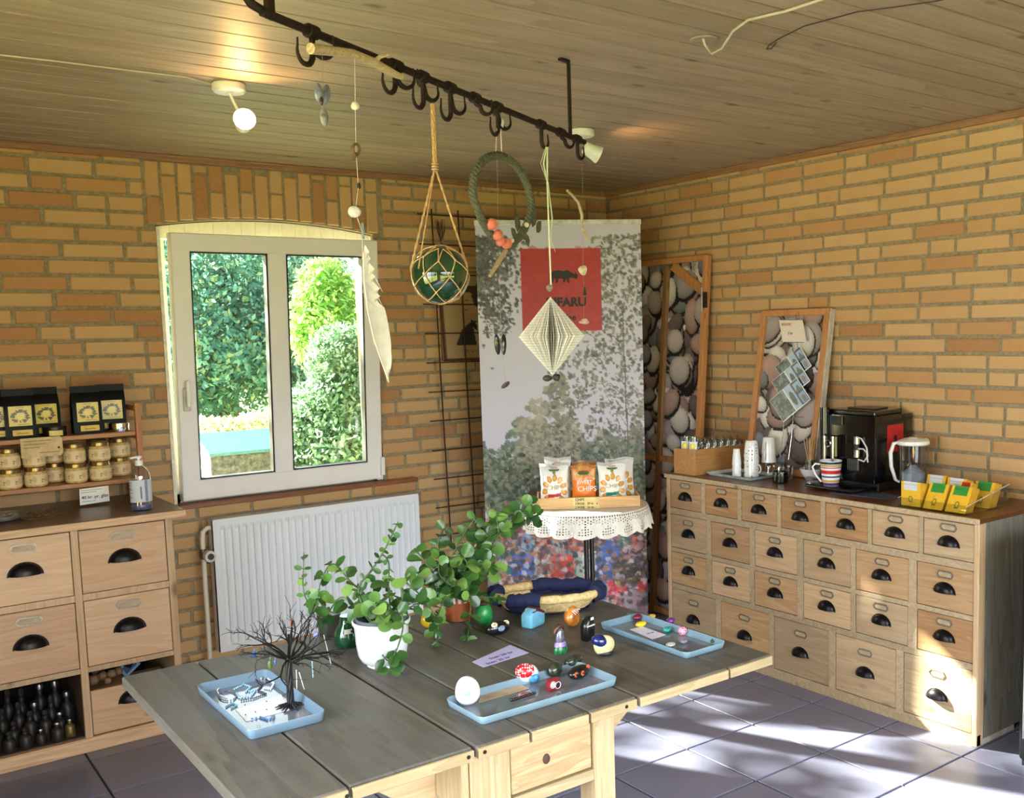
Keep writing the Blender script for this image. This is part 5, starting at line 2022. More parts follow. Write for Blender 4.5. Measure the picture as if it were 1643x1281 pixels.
for i in range(n + 1):
    u = i / n
    x, y = lerp_poly(spine, u)
    w = 25 * math.sin(min(1, u * 1.25 + .02) * PI * .75) ** .7 * (1 - u ** 6) + 1
    jag = (.55 + .45 * ((i * 7) % 5) / 4) if u < .45 else 1
    p0, p1, p2 = rail(x - 3 * (1 - u ** 4), y, .012), rail(x, y, .008), rail(x + w * .5, y - 6, .010)
    p3 = rail(x + w * jag, y - 12, .016)
    for d in (0, .0006):
        vs += [p0 + RN * d, p1 + RN * d, p2 + RN * d, p3 + RN * d]
for i in range(n):
    for k in range(3):
        if k == 2 and u < .4 and i % 4 == 0:
            continue
        fs += [(i * 8 + k, i * 8 + k + 1, i * 8 + 8 + k + 1, i * 8 + 8 + k), (i * 8 + 4 + k, i * 8 + 12 + k, i * 8 + 12 + k + 1, i * 8 + 4 + k + 1)]
m_.add(vs, fs)
m_.build('vane', plain((232, 228, 216), .6, 0, .05, 60), t, world=True, smooth=60)
MB().tube([rail(x, y, .014) for x, y in spine] + [rail(624, 614, .014)], [.0016, .0016, .0016, .0014, .0012, .001, .0006], 6).build('quill', plain((226, 214, 190), .4), t, world=True, smooth=60)
for y0 in (455, 478, 500):
    MB().tube([rail(590, y0 - 20, .012), rail(604, y0 - 6, .012), rail(614, y0 + 14, .012)], [.0014, .001, .0004], 5).build('barb', plain((232, 228, 216), .6), t, world=True)

# glass float in its net
fc = rail(706, 441, 0)
FR = .066
t = thing('glass_float', 'green glass fishing float in a knotted rope net hung from the rail', 'fishing float', tuple(fc))
m_, n, l, b = nmat('green_glass')
setp(b, .04, trans=1.0, ior=1.3)
b.inputs['Base Color'].default_value = lin((60, 120, 70))
m2, n, l, b = nmat('green_glass_shell')
setp(b, .03, coat=1.0)
b.inputs['Base Color'].default_value = lin((26, 70, 42))
b.inputs['Transmission Weight'].default_value = .45
b.inputs['IOR'].default_value = 1.5
MB().ball((0, 0, 0), FR, n=40, m=24).build('glass_ball', m2, t, smooth=80)
ROPE = rough_mat('jute_rope', (168, 128, 80), (210, 172, 120), 220, .9, .8, .001)
Rt = Matrix.Rotation(.35, 3, RN) @ Matrix.Rotation(.3, 3, RDIR)
Q = 7
lat = [80, 48, 18, -14, -46, -76]


def sp(la, k, off):
    a = 2 * PI * (k + off) / Q
    v = Vector((math.cos(R(la)) * math.cos(a), math.cos(R(la)) * math.sin(a), math.sin(R(la))))
    return Rt @ v * FR * 1.025


def arc(a, b_, n=6):
    return [(a.lerp(b_, i / n)).normalized() * FR * (1.025 if 0 < i < n else 1.03) for i in range(n + 1)]


for i in range(len(lat) - 1):
    for k in range(Q):
        a = sp(lat[i], k, .5 * (i % 2))
        for dk in (0, 1) if i % 2 else (-1, 0):
            b_ = sp(lat[i + 1], k + dk, .5 * ((i + 1) % 2))
            o = MB().tube(arc(a, b_), .0013, 5).build('net_cord', ROPE, t, smooth=60)
for i in range(1, len(lat) - 1):
    for k in range(Q):
        MB().ball(sp(lat[i], k, .5 * (i % 2)) * 1.01, .0028, n=6, m=4).build('net_knot', ROPE, t, smooth=60)
knot = rail(698, 268, 0) - fc
lft, rgt = rail(659, 432, 0) - fc, rail(750, 428, 0) - fc
topp = rail(694, 167, 0) - fc
for a, b_, r_ in ((lft, knot, .0028), (rgt, knot, .0028), (lft + RN * .02 - RDIR * .0, knot, .0016)):
    m_ = MB()
    for ph in (0, PI):
        m_.tube([a.lerp(b_, i / 30) + RDIR * math.cos(i * 1.1 + ph) * r_ * .5 + RN * math.sin(i * 1.1 + ph) * r_ * .5 for i in range(31)], r_ * .62, 5)
    m_.build('rope', ROPE, t, smooth=60)
m_ = MB()
for ph in (0, PI / 2, PI, 3 * PI / 2):
    m_.tube([knot.lerp(topp, i / 30) + RDIR * math.cos(i * .35 + ph) * .0042 + RN * math.sin(i * .35 + ph) * .003 for i in range(31)], .0024, 5)
m_.build('rope', ROPE, t, smooth=60)
m_ = MB()
for z in (-.006, 0, .006):
    m_.tube([knot + Vector((0, 0, z)) + RDIR * math.cos(w) * .0075 + RN * math.sin(w) * .006 for w in [i * PI / 5 for i in range(10)]], .0024, 5, True)
m_.build('rope_knot', ROPE, t, smooth=60)

# wreath
wc = rail(808, 322, 0)
t = thing('felt_wreath', 'oval wreath of green felt braid with coral balls and driftwood', 'wreath', tuple(wc))
WA = (rail(852, 322, 0) - wc).length
WB = (rail(808, 252, 0) - wc).length
FELT = rough_mat('moss_felt', (70, 72, 54), (104, 104, 80), 200, .95, .6, .001)
m_ = MB()


def oval(a):
    x, z = math.cos(a) * WA, math.sin(a) * WB
    if z < 0:
        x *= 1 - .25 * (-z / WB)
    return RDIR * x + Vector((0, 0, z))


for ph in (0, 2 * PI / 3, 4 * PI / 3):
    pts = []
    for i in range(150):
        a = 2 * PI * i / 150
        q = oval(a)
        o_ = q.normalized()
        w = a * 22 + ph
        pts.append(q + o_ * math.cos(w) * .0066 + RN * math.sin(w) * .0066)
    m_.tube(pts, .0052, 6, True)
m_.build('braid', FELT, t, smooth=60)
CORAL = rough_mat('coral_felt', (206, 112, 84), (230, 136, 106), 150, .95, .4, .001)
for x, y, r_ in ((789, 360, 15), (798, 378, 13), (804, 386, 11), (803, 388, 12), (813, 391, 14), (800, 375, 11)):
    MB().ball(rail(x, y, .014) - wc, r_ * .62 / 620, n=14, m=9, amp=.02).build('coral_ball', CORAL, t, smooth=60)
for x, y in ((821, 386), (845, 361)):
    MB().ball(rail(x, y, .016) - wc, .0068, n=12, m=8).build('white_ball', plain((226, 214, 190), .9), t, smooth=60)
for (x, y, ang, L) in ((830, 358, 1.5, .048), (838, 374, -.9, .046), (856, 350, 1.2, .054), (864, 364, .9, .044), (824, 374, 2.4, .036), (846, 386, -1.3, .036)):
    c = rail(x, y, .008) - wc
    D = RDIR * math.cos(ang) + Vector((0, 0, math.sin(ang)))
    U_ = D.cross(RN)
    prof_ = [(-.5, 0), (-.25, .26), (.05, .32), (.3, .2), (.5, 0), (.3, -.2), (.05, -.32), (-.25, -.26)]
    vs = [c + D * a * L + U_ * b_ * L for a, b_ in prof_] + [c + D * a * L + U_ * b_ * L + RN * .0015 for a, b_ in prof_]
    vs += [c + D * .0 + RN * .004]
    k = 8
    fs = [tuple(range(k))] + [(k + i, k + (i + 1) % k, 16) for i in range(k)] + [(i, (i + 1) % k, k + (i + 1) % k, k + i) for i in range(k)]
    MB().add(vs, fs).build('felt_leaf', plain((84, 88, 66), .9, 0, .2, 90), t)
MB().tube([rail(812, 402, .014) - wc, rail(800, 420, .014) - wc, rail(786, 443, .014) - wc], [.006, .0065, .004], 8).build('driftwood_piece', DRIFT, t, smooth=60)
MB().tube([rail(797, 206, 0) - wc, rail(795, 252, 0) - wc], .0008, 5).tube([rail(803, 190, 0) - wc, rail(805, 250, 0) - wc], .0014, 5).build('hanging_cord', plain((226, 196, 190), .6), t)
MB().prism([(-.007, -.008), (.003, -.012), (.010, .006), (.0, .010)], -.0004, .0004, 'XZ').build('price_tag', WHITE, t)
[c for c in t.children if c.name.startswith('price_tag')][0].location = rail(806, 197, .01) - wc
[c for c in t.children if c.name.startswith('price_tag')][0].rotation_euler = (0, 0, math.atan2(RDIR.y, RDIR.x))
# shells under the wreath
t = thing('mussel_mobile', 'black mussel pair and brown seed pod hanging before the banner sky', 'mobile', tuple(rail(803, 553, -.01)))
MB().tube([rail(797, 206, -.01), rail(799, 350, -.01), rail(804, 536, -.01), rail(811, 618, -.01)], .0004, 5).build('thread', FINE, t, world=True)
for x, tw in ((798, .18), (808, -.08)):
    MB().ball(rail(x, 553, -.01), .0085, .005, .0275, 12, 10, .02, x, Matrix.Rotation(tw, 3, RN)).build('mussel', MUSD, t, world=True, smooth=60)
MB().ball(rail(811, 618, -.01), .015, .004, .007, 12, 8, .02, 4, Matrix.Rotation(.6, 3, RN)).build('seed_pod', plain((74, 60, 54), .5), t, world=True, smooth=60)

# paper diamond
dc_ = rail(885, 540, 0)
t = thing('paper_diamond', 'folded book page diamond hung on a pale ribbon before the banner', 'paper ornament', tuple(dc_))
DW, DH = .094, .112
PAPER, n, l, b = nmat('printed_book_page')
setp(b, .8)
v = coords(n, l, (1, 1, 1))
wv = n.new('ShaderNodeTexWave')
wv.bands_direction = 'Z'
wv.inputs['Scale'].default_value = 42
wv.inputs['Distortion'].default_value = 0
l.new(v, wv.inputs['Vector'])
nz = noise(n, l, v, 500, 2)
mm = math_(n, l, 'MULTIPLY', math_(n, l, 'GREATER_THAN', wv.outputs['Fac'], .72), math_(n, l, 'GREATER_THAN', nz, .5))
l.new(mixc(n, l, math_(n, l, 'MULTIPLY', mm, .35), lin((244, 241, 232)), lin((70, 66, 60))), b.inputs['Base Color'])
pg = MB()
pg.add([(0, -.0003, DH), (DW, -.0003, 0), (0, -.0003, -DH), (0, .0003, DH), (DW, .0003, 0), (0, .0003, -DH)], [(0, 1, 2), (3, 5, 4), (0, 3, 4, 1), (1, 4, 5, 2)])
pgm = pg.mesh('page', PAPER)
for k in range(48):
    inst('page', pgm, t, (0, 0, 0), (0, 0, 2 * PI * k / 48 + (.035 if k % 2 else -.02)))
RIB = plain((206, 214, 176), .5, 0, .06, 60)
top = rail(882, 462, 0) - dc_
m_ = MB()
for off, w in ((0, .0035), (.006, .002), (-.005, .0018)):
    m_.tube([rail(877, 236, .01) - dc_ + RDIR * off, rail(872 + off * 900, 262, .012) - dc_, rail(878, 292, .01) - dc_ + RDIR * off * .2], w * .6, 6, flat=.3)
m_.tube([rail(878, 236, .01) - dc_, rail(878, 292, .01) - dc_, rail(881, 380, .01) - dc_, rail(884, 458, .005) - dc_], [.003, .0026, .0026, .0024], 6, flat=.35)
m_.tube([rail(879, 292, .012) - dc_, rail(886, 350, .012) - dc_, rail(884, 385, .014) - dc_, rail(891, 404, .014) - dc_], [.002, .002, .0014, .0006], 6, flat=.35)
m_.build('ribbon', RIB, t, smooth=60)
MB().ball(top, .010, .008, .011, 10, 7, .12, 5).build('bow_shell', plain((150, 138, 122), .4, 0, .3, 90), t, smooth=60)
MB().ball(rail(879, 607, 0) - dc_, .014, .009, .011, 12, 8, .1, 3).ball(rail(893, 606, .004) - dc_, .012, .008, .010, 12, 8, .1, 8).build('dark_stone', plain((54, 58, 54), .5, 0, .3, 60), t, smooth=60)
MB().ball(rail(885, 599, .008) - dc_, .003, n=8, m=5).build('bead', PEARL, t)

# right mobile
t = thing('driftwood_mobile', 'thread with curled wood, pale stone and small glass shards at the rail end', 'mobile', tuple(rail(934, 434, -.01)))
MB().tube([rail(934, 252, -.01), rail(936, 385, -.01), rail(935, 434, -.01), rail(938, 468, -.01), rail(936, 515, -.01)], .0004, 5).build('thread', FINE, t, world=True)
MB().tube([rail(x, y, -.01) for x, y in ((910, 306), (917, 312), (928, 325), (934, 345), (933, 362), (940, 378), (942, 386))], [.004, .0045, .0045, .005, .004, .0045, .003], 7).build('curled_wood', DRIFT, t, world=True, smooth=60)
MB().ball(rail(934, 434, -.01), .0155, .007, .0145, 10, 7, .12, 4).build('pale_stone', plain((206, 190, 160), .5, 0, .15, 90), t, world=True, smooth=60)
a = rail(938, 468, -.01)
MB().add([a + RDIR * .0 + Vector((0, 0, .022)), a + RDIR * .012 + Vector((0, 0, -.012)), a - RDIR * .012 + Vector((0, 0, -.012)), a + RN * .006 + Vector((0, 0, -.004)), a - RN * .004], [(0, 1, 3), (0, 3, 2), (1, 2, 3), (0, 4, 1), (0, 2, 4), (1, 4, 2)]).build('green_shard', plain((44, 78, 44), .2, coat=.5), t, world=True)
MB().ball(rail(936, 516, -.01), .018, .007, .008, 10, 7, .15, 9).build('pale_shell', plain((222, 190, 160), .5, 0, .15, 90), t, world=True, smooth=60)

# ---- ceiling lamps, detector, cables
BULB, n, l, b = nmat('lit_bulb')
setp(b, .4, emit=(255, 196, 120), est=60)


def ceiling_lamp(label, base, head_dir, drop, energy, headlen=.07, fx=0):
    t = thing('ceiling_spotlight', label, 'spotlight', (base.x, base.y, H))
    MB().lathe([(.046, 0), (.05, -.004), (.05, -.022), (.044, -.028), (.0, -.028)], 28, cap=False).build('ceiling_cup', WHITE, t, smooth=40)
    j = Vector((0, 0, -.028))
    D = Vector(head_dir).normalized()
    hc = j + Vector(drop)
    MB().tube([j, j.lerp(hc, .6), hc], .005, 8).build('arm', WHITE, t, smooth=50)
    q = D.to_track_quat('Z', 'Y').to_matrix()
    m_ = MB()
    prof_ = [(.012, -.035), (.024, -.03), (.027, .0), (.034, headlen - .035), (.033, headlen - .035), (.025, .0), (.0, -.02)]
    m_.lathe(prof_, 24, cap=False)
    m_.v = [tuple(hc + q @ Vector(v)) for v in m_.v]
    hd = m_.build('lamp_head', WHITE, t, smooth=40)
    m_ = MB().lathe([(.0, headlen - .042), (.03, headlen - .041), (.03, headlen - .046), (0, headlen - .047)], 20, cap=False)
    m_.v = [tuple(hc + q @ Vector(v)) for v in m_.v]
    m_.build('bulb', BULB, hd, smooth=40)
    W_ = Vector((base.x, base.y, H)) + hc + D * (headlen - .02)
    lamp('spot_beam', 'SPOT', W_, D, energy, (1, .55, .2), spot_size=R(172), spot_blend=.6, shadow_soft_size=.02)
    return t


b1 = atZ(367, 134, H)
bp = atD(391, 190, (b1 - Vector(CC)).dot(Vector(CF)) - .02)
ceiling_lamp('white ceiling spotlight over the window, its warm bulb shining at the viewer', b1, (-.25, -1, .12), tuple(bp - Vector((b1.x, b1.y, H - .028)) + Vector((0.02, .06, 0))), 3.2)
b2_ = atZ(933, 208, H)
ceiling_lamp('white ceiling spotlight behind the right end of the hook rail', b2_, (.85, -.30, -.42), (.03, -.02, -.055), 2.2)
WIRE_W = plain((196, 186, 170), .5, 0, .04)
q = atZ(1130, 62, H)
t = thing('cable_rosette', 'round plate with white cable looping out of the ceiling boards', 'cable', (q.x, q.y, H))
MB().lathe([(.038, 0), (.04, -.002), (.038, -.006), (0, -.007)], 24, cap=False).build('plate', plain((150, 142, 130), .5), t, smooth=40)
pts = [atZ(1128, 62, H - .006), atZ(1131, 72, H - .02), atZ(1142, 86, H - .03), atZ(1158, 78, H - .03), atZ(1176, 50, H - .02), atZ(1200, 32, H - .006), atZ(1260, 18, H - .006), atZ(1340, -8, H - .006)]
MB().tube(pts, .0035, 6).build('white_cable', WIRE_W, t, world=True, smooth=60)
q = atZ(1232, 78, H)
t = thing('dark_wire', 'thin dark wire with looped end running under the ceiling boards', 'wire', (q.x, q.y, H - .01))
pts = [atZ(x, y, H - .007) for x, y in ((1246, 68), (1238, 78), (1230, 79), (1234, 72), (1250, 62), (1290, 42), (1375, 19), (1430, 12), (1500, 2), (1560, -10))]
MB().tube(pts, .0018, 5).build('wire', plain((60, 48, 38), .6), t, world=True)
t = thing('lamp_cable', 'white cable stapled along the ceiling to the left spotlight', 'cable', (b1.x - .2, b1.y, H - .004))
pts = [atZ(x, y, H - .004) for x, y in ((0, 88), (90, 98), (200, 112), (300, 124), (345, 137))]
MB().tube(pts, .0025, 5).build('cable', WIRE_W, t, world=True)

# ================================================================== TRELLIS, PORTRAIT
tr = thing('rebar_trellis', 'rusty reinforcing mesh leaned on the back wall left of the banner', 'trellis', (-1.0, -.03, 0))
for x in (-1.14, -.989, -.84):
    MB().tube([(x + .0, -.034, 2.143), (x + .015, -.034, 1.3), (x + .038, -.034, .42)], .0038, 6).build('upright_rod', RUST, tr, world=True, smooth=60)
for k, z in enumerate((2.116, 1.968, 1.818, 1.669, 1.522, 1.374, 1.225, 1.077, .925, .777, .627, .48)):
    o_ = (2.116 - z) * .025
    MB().tube([(-1.215 + o_, -.027, z), (-.80 + o_, -.027, z - .002)], .0036, 6).build('cross_rod', RUST, tr, world=True, smooth=60)
t = thing('dried_bundle', 'small dried plant bundle tied to the top of the trellis', 'dried plant', (-1.10, -.045, 1.99))
rs = np.random.RandomState(5)
m_ = MB()
for k in range(26):
    a = rs.uniform(-.9, .9)
    m_.tube([(-1.10, -.045, 1.98), (-1.10 + a * .02, -.048 + rs.uniform(-.01, .005), 2.02), (-1.10 + a * .035, -.05 + rs.uniform(-.012, .01), 2.05 + rs.uniform(0, .045))], .0011, 4)
    m_.tube([(-1.10, -.045, 1.98), (-1.10 + a * .012, -.047, 1.93 - rs.uniform(0, .02))], .001, 4)
m_.build('stems', plain((88, 60, 34), .9), t, world=True)['kind'] = 'stuff'
cvp = Canvas(60, 90, (168, 140, 100))
cvp.rect(.0, .0, .03, 1, (120, 96, 66))
cvp.ell(.62, .34, .2, .14, (186, 152, 108))
cvp.poly([(.42, .30), (.36, .385), (.42, .40), (.44, .47), (.5, .5), (.62, .46)], (180, 146, 104))
cvp.ell(.78, .28, .19, .16, (60, 48, 38))
cvp.ell(.60, .19, .18, .05, (70, 56, 42))
cvp.rect(.66, .40, .8, .56, (172, 138, 98))
cvp.line(.46, .33, .5, .33, .012, (60, 46, 36))
cvp.line(.43, .44, .5, .445, .01, (100, 70, 54))
cvp.poly([(.22, .86), (.34, .68), (.56, .56), (.72, .58), (1, .56), (1, .86)], (44, 44, 42))
cvp.poly([(.56, .58), (.74, .6), (.82, .86), (.62, .86)], (178, 156, 120))
cvp.poly([(.54, .56), (.66, .62), (.64, .68), (.52, .62)], (30, 30, 32))
for k in range(5):
    cvp.line(.42 + k * .08, .92 + (k % 2) * .01, .46 + k * .08, .935, .01, (110, 88, 60))
t = thing('portrait_print', 'old sepia profile portrait hung behind the trellis and partly hidden by the banner', 'picture', (-.92, -.015, 1.55))
print_grid('print', cvp, quad_fn((-1.098, -.0135, 1.83), (-.79, -.0135, 1.83), (-1.078, -.0135, 1.392)), 60, 90, PRINT, t, world=True)
MB().box(-1.098, -.77, -.0125, -.001, 1.385, 1.84).build('backing_board', plain((130, 100, 66), .8), t, world=True)
MB().bar((-1.104, -.014, 1.84), (-1.084, -.014, 1.383), .010, .014, (0, 1, 0)).build('picture_frame', plain((84, 54, 32), .5), t, world=True)
MB().bar((-1.088, -.014, 1.383), (-.77, -.014, 1.383), .010, .014, (0, 1, 0)).build('picture_frame', plain((84, 54, 32), .5), t, world=True)

# ================================================================== ROLL-UP BANNER
BL_, BR_ = Vector((-1.05, -.30, 0)), Vector((-.335, -.70, 0))
BD = (BR_ - BL_).normalized()
BN = Vector((BD.y, -BD.x, 0))
bw_ = (BR_ - BL_).length
bn = thing('roll_up_banner', 'tall roll up banner printed with an African market under a red coffee logo', 'banner', tuple((BL_ + BR_) / 2))
rs = np.random.RandomState(21)
cv = Canvas(150, 360, (196, 192, 202))
for j in range(360):
    cv.a[j, :, :] = np.array((198, 197, 220)) * (1 - j / 360 * .0) + np.array((10, 10, 8)) * min(1, j / 180)
# hazy treeline
for k in range(900):
    u = rs.rand()
    top = .50 + .05 * math.sin(u * 9 + 1) - (.05 if .28 < u < .55 else 0) + .03 * math.sin(u * 23)
    vv = rs.uniform(top, .70)
    cc = [(150, 146, 130), (132, 132, 118), (168, 164, 148), (112, 118, 102)][rs.randint(4)]
    if u < .22:
        cc = [(92, 112, 98), (120, 136, 120), (70, 86, 74), (150, 160, 146)][rs.randint(4)]
    cv.ell(u, vv, rs.uniform(.01, .035), rs.uniform(.004, .013), cc, rs.rand() * 3, .8)
cv.speck(2600, (0, .56, 1, .72), [(70, 90, 76), (100, 118, 100), (150, 158, 142), (50, 64, 54), (128, 140, 118)], .018, rs)
cv.speck(900, (.25, .50, .6, .6), [(120, 122, 104), (160, 158, 140), (178, 172, 154)], .015, rs)
# right tree
for k in range(2600):
    vv = rs.uniform(.03, .62)
    w = .12 + .34 * min(1, vv / .38)
    uu = .86 + rs.uniform(-w, .2)
    if rs.rand() < .25 + .2 * math.sin(uu * 40 + vv * 70):
        continue
    cv.ell(uu, vv, rs.uniform(.004, .014), rs.uniform(.002, .006), [(92, 92, 88), (120, 120, 112), (70, 74, 70), (140, 138, 132), (104, 112, 98)][rs.randint(5)], rs.rand() * 3, .75)
cv.line(.88, .2, .90, .62, .004, (90, 86, 80))
for k in range(9):
    v0 = .25 + k * .035
    cv.line(.89, v0 + .05, .6 + .03 * k, v0 - .02, .003, (104, 100, 94))
# top-left leaves
for k in range(900):
    uu = abs(rs.normal(.06, .1))
    vv = .03 + abs(rs.normal(.06, .07))
    cv.ell(uu, vv, rs.uniform(.004, .014), rs.uniform(.002, .006), [(56, 60, 64), (84, 88, 92), (110, 112, 116)][rs.randint(3)], rs.rand() * 3, .8)
cv.speck(260, (.03, .17, .2, .27), [(60, 62, 66), (90, 92, 96)], .012, rs)
cv.line(.02, .19, .3, .09, .003, (70, 70, 74))
# red square
cv.rect(.27, .06, .755, .268, (174, 36, 44))
cv.speck(120, (.28, .062, .75, .266), [(180, 42, 50), (168, 34, 42)], .03, rs, (.2, .5))
# people in the hedge
def person(u, v, s_, shirt, skin=(84, 58, 48)):
    cv.ell(u, v, .030 * s_, .016 * s_, skin)
    cv.ell(u, v + .05 * s_, .06 * s_, .042 * s_, shirt)
    cv.ell(u + .01, v + .1 * s_, .05 * s_, .05 * s_, [q * .85 for q in shirt])


person(.30, .68, 1.1, (92, 80, 88))
person(.16, .705, .9, (104, 112, 130), (150, 110, 90))
person(.215, .72, 1.0, (170, 60, 76))
person(.04, .72, .8, (196, 150, 136), (190, 140, 120))
person(.86, .68, .8, (150, 130, 120))
cv.ell(.235, .735, .04, .03, (150, 120, 160))
# market
cv.rect(0, .775, 1, 1, (150, 128, 128))
cv.speck(1500, (0, .775, 1, 1), [(170, 90, 80), (80, 100, 140), (200, 190, 196), (120, 60, 50), (60, 50, 52), (190, 150, 120), (70, 110, 110), (150, 120, 150), (210, 200, 200)], .05, rs, (.5, .95))
for (u, v, w, h, c_) in ((.13, .855, .05, .05, (46, 110, 100)), (.22, .86, .075, .05, (60, 96, 170)), (.46, .875, .08, .06, (176, 62, 50)), (.64, .875, .085, .07, (176, 196, 178)), (.25, .80, .03, .04, (120, 160, 210)), (.36, .80, .05, .03, (190, 80, 60)), (.86, .81, .035, .035, (60, 150, 140)), (.10, .78, .05, .02, (200, 80, 60)), (.55, .81, .04, .03, (196, 90, 70)), (.93, .82, .03, .03, (190, 90, 60))):
    cv.rect(u - w, v - h * .5, u + w, v + h * .5, c_)
    cv.ell(u, v - h * .5, w, h * .16, [min(255, q * 1.2) for q in c_])
    cv.rect(u - w, v - h * .5, u - w * .55, v + h * .5, [q * .75 for q in c_], .5)
cv.ell(.76, .86, .085, .055, (62, 98, 170))
cv.ell(.71, .80, .03, .02, (90, 60, 50))
cv.ell(.74, .895, .07, .02, (52, 84, 150))
cv.rect(.10, .905, .40, .925, (120, 30, 56))
cv.speck(200, (.10, .903, .40, .928), [(150, 50, 70), (90, 20, 40)], .012, rs)
cv.ell(.80, .935, .07, .028, (206, 70, 80))
cv.speck(160, (.73, .915, .87, .955), [(230, 110, 110), (170, 40, 60)], .01, rs)
cv.ell(.70, .94, .05, .03, (80, 120, 170))
cv.speck(400, (.80, .86, 1, .92), [(120, 90, 60), (60, 44, 36), (190, 160, 110), (40, 34, 32)], .03, rs)
cv.ell(.90, .965, .07, .025, (160, 140, 150))
cv.ell(.97, .935, .04, .015, (190, 60, 70))
cv.speck(900, (0, .775, 1, .985), [(90, 60, 56), (220, 206, 206), (70, 70, 90), (190, 120, 90), (160, 140, 150), (50, 44, 46)], .022, rs, (.35, .8))
zt_, zb_ = 2.045, .06
P0 = BL_ + Vector((0, 0, zt_))
print_grid('printed_sheet', cv, lambda u, v: BL_ + BD * bw_ * u + Vector((0, 0, zt_ + (zb_ - zt_) * v)) + BN * (.0022), 150, 360, attrmat('banner_print', .4), bn, world=True)
MB().bar(BL_ + Vector((0, 0, (zt_ + zb_) / 2)), BR_ + Vector((0, 0, (zt_ + zb_) / 2)), .0016, zt_ - zb_).build('backing_sheet', plain((120, 120, 122), .6), bn, world=True)
MB().bar(BL_ - BD * .004 + Vector((0, 0, zt_ + .008)), BR_ + BD * .004 + Vector((0, 0, zt_ + .008)), .014, .026).build('top_rail', plain((206, 206, 204), .35), bn, world=True, bevel=.003)
MB().bar(BL_ + Vector((0, 0, .03)), BR_ + Vector((0, 0, .03)), .10, .06).build('foot_cassette', plain((200, 202, 204), .3, .5), bn, world=True, bevel=.006)
MB().tube([(BL_ + BR_) / 2 - BN * .03 + Vector((0, 0, .06)), (BL_ + BR_) / 2 - BN * .02 + Vector((0, 0, 2.04))], .008, 8).build('rear_pole', STEEL, bn, world=True)


def bpos(u, v, d=.003):
    return BL_ + BD * bw_ * u + Vector((0, 0, zt_ + (zb_ - zt_) * v)) + BN * d


LOGOK = plain((30, 16, 18), .5)
rh = [(.02, .30), (.05, .42), (.15, .48), (.33, .50), (.5, .46), (.6, .50), (.68, .47), (.73, .42), (.80, .38), (.86, .34), (.90, .44), (.93, .32), (.955, .36), (.97, .24), (.95, .16), (.88, .15), (.80, .19), (.71, .20), (.67, .15), (.68, .0), (.61, .0), (.585, .13), (.56, .15), (.53, .02), (.46, .02), (.47, .16), (.31, .17), (.28, .0), (.20, .0), (.21, .14), (.16, .18), (.13, .01), (.06, .01), (.07, .17), (.03, .24)]
o_ = bpos(.435, .145, .0026)
m_ = MB()
q_ = [o_ + BD * (x * .146) + Vector((0, 0, z * .125)) for x, z in rh]
k_ = len(q_)
m_.add(q_ + [p + BN * .0006 for p in q_], [tuple(range(k_)), tuple(range(k_, 2 * k_))] + [(i, (i + 1) % k_, k_ + (i + 1) % k_, k_ + i) for i in range(k_)])
m_.build('rhino_emblem', LOGOK, bn, world=True)
text('KIFARU', .060, LOGOK, bn, tuple(bpos(.41, .203)), BD, (0, 0, 1), bold=.003)
text('Coffee', .044, LOGOK, bn, tuple(bpos(.445, .238)), BD, (0, 0, 1), bold=.001)

# ================================================================== PEBBLE PANELS


def pebbles(w, h, seed, tone=1.0, dark=(30, 26, 26), n_=260, rmin=.05, rmax=.16, asp=1.0):
    rs_ = np.random.RandomState(seed)
    c = Canvas(w, h, dark)
    pal = [(176, 164, 160), (150, 142, 142), (196, 190, 184), (132, 112, 108), (116, 122, 128), (160, 134, 126), (96, 84, 84), (206, 202, 198)]
    for k in range(n_):
        q = pal[rs_.randint(len(pal))]
        r_ = rs_.uniform(rmin, rmax) * (1 - .3 * k / n_)
        uu, vv = rs_.rand(), rs_.rand()
        a_1 = rs_.rand() * 3
        f = rs_.uniform(.6, 1.0)
        c.ell(uu + .01, vv + .008, r_ * 1.06, r_ * f * w / h * 1.08, (22, 18, 18), a_1)
        c.ell(uu, vv, r_, r_ * f * w / h, [x * tone for x in q], a_1, 1, .26)
    c.a *= 1 + rs_.normal(0, .02, (h, w, 1))
    return c


# big leaning screen, right of the banner
def sx_(z):
    return -.02 - .15 * (1 - z / 1.9)


pn = thing('pebble_screen', 'tall wood framed panel printed with grey pebbles leaning right of the banner', 'folding screen', (-.1, -.5, 0))
y0_, y1_ = -.855, -.05
cvq = pebbles(130, 300, 9, 1.08, dark=(52, 46, 46), n_=620, rmin=.07, rmax=.15)
print_grid('pebble_print', cvq, lambda u, v: (sx_(1.86 * (1 - v)), y1_ + (y0_ - y1_) * u, .02 + 1.84 * (1 - v)), 130, 300, PRINT, pn, world=True)
MB().add([(sx_(0) + .006, y1_, .02), (sx_(0) + .006, y0_, .02), (sx_(1.86) + .006, y0_, 1.86), (sx_(1.86) + .006, y1_, 1.86)], [(0, 1, 2, 3)]).build('backing_sheet', plain((110, 90, 70), .8), pn, world=True)


def pbar(ya, za, yb, zb, w=.035, d=.022, m=None, name='frame_bar'):
    MB().bar((sx_(za) - .008, ya, za), (sx_(zb) - .008, yb, zb), w, d, (1, 0, 0)).build(name, m or REDWOOD, pn, world=True, bevel=.002)


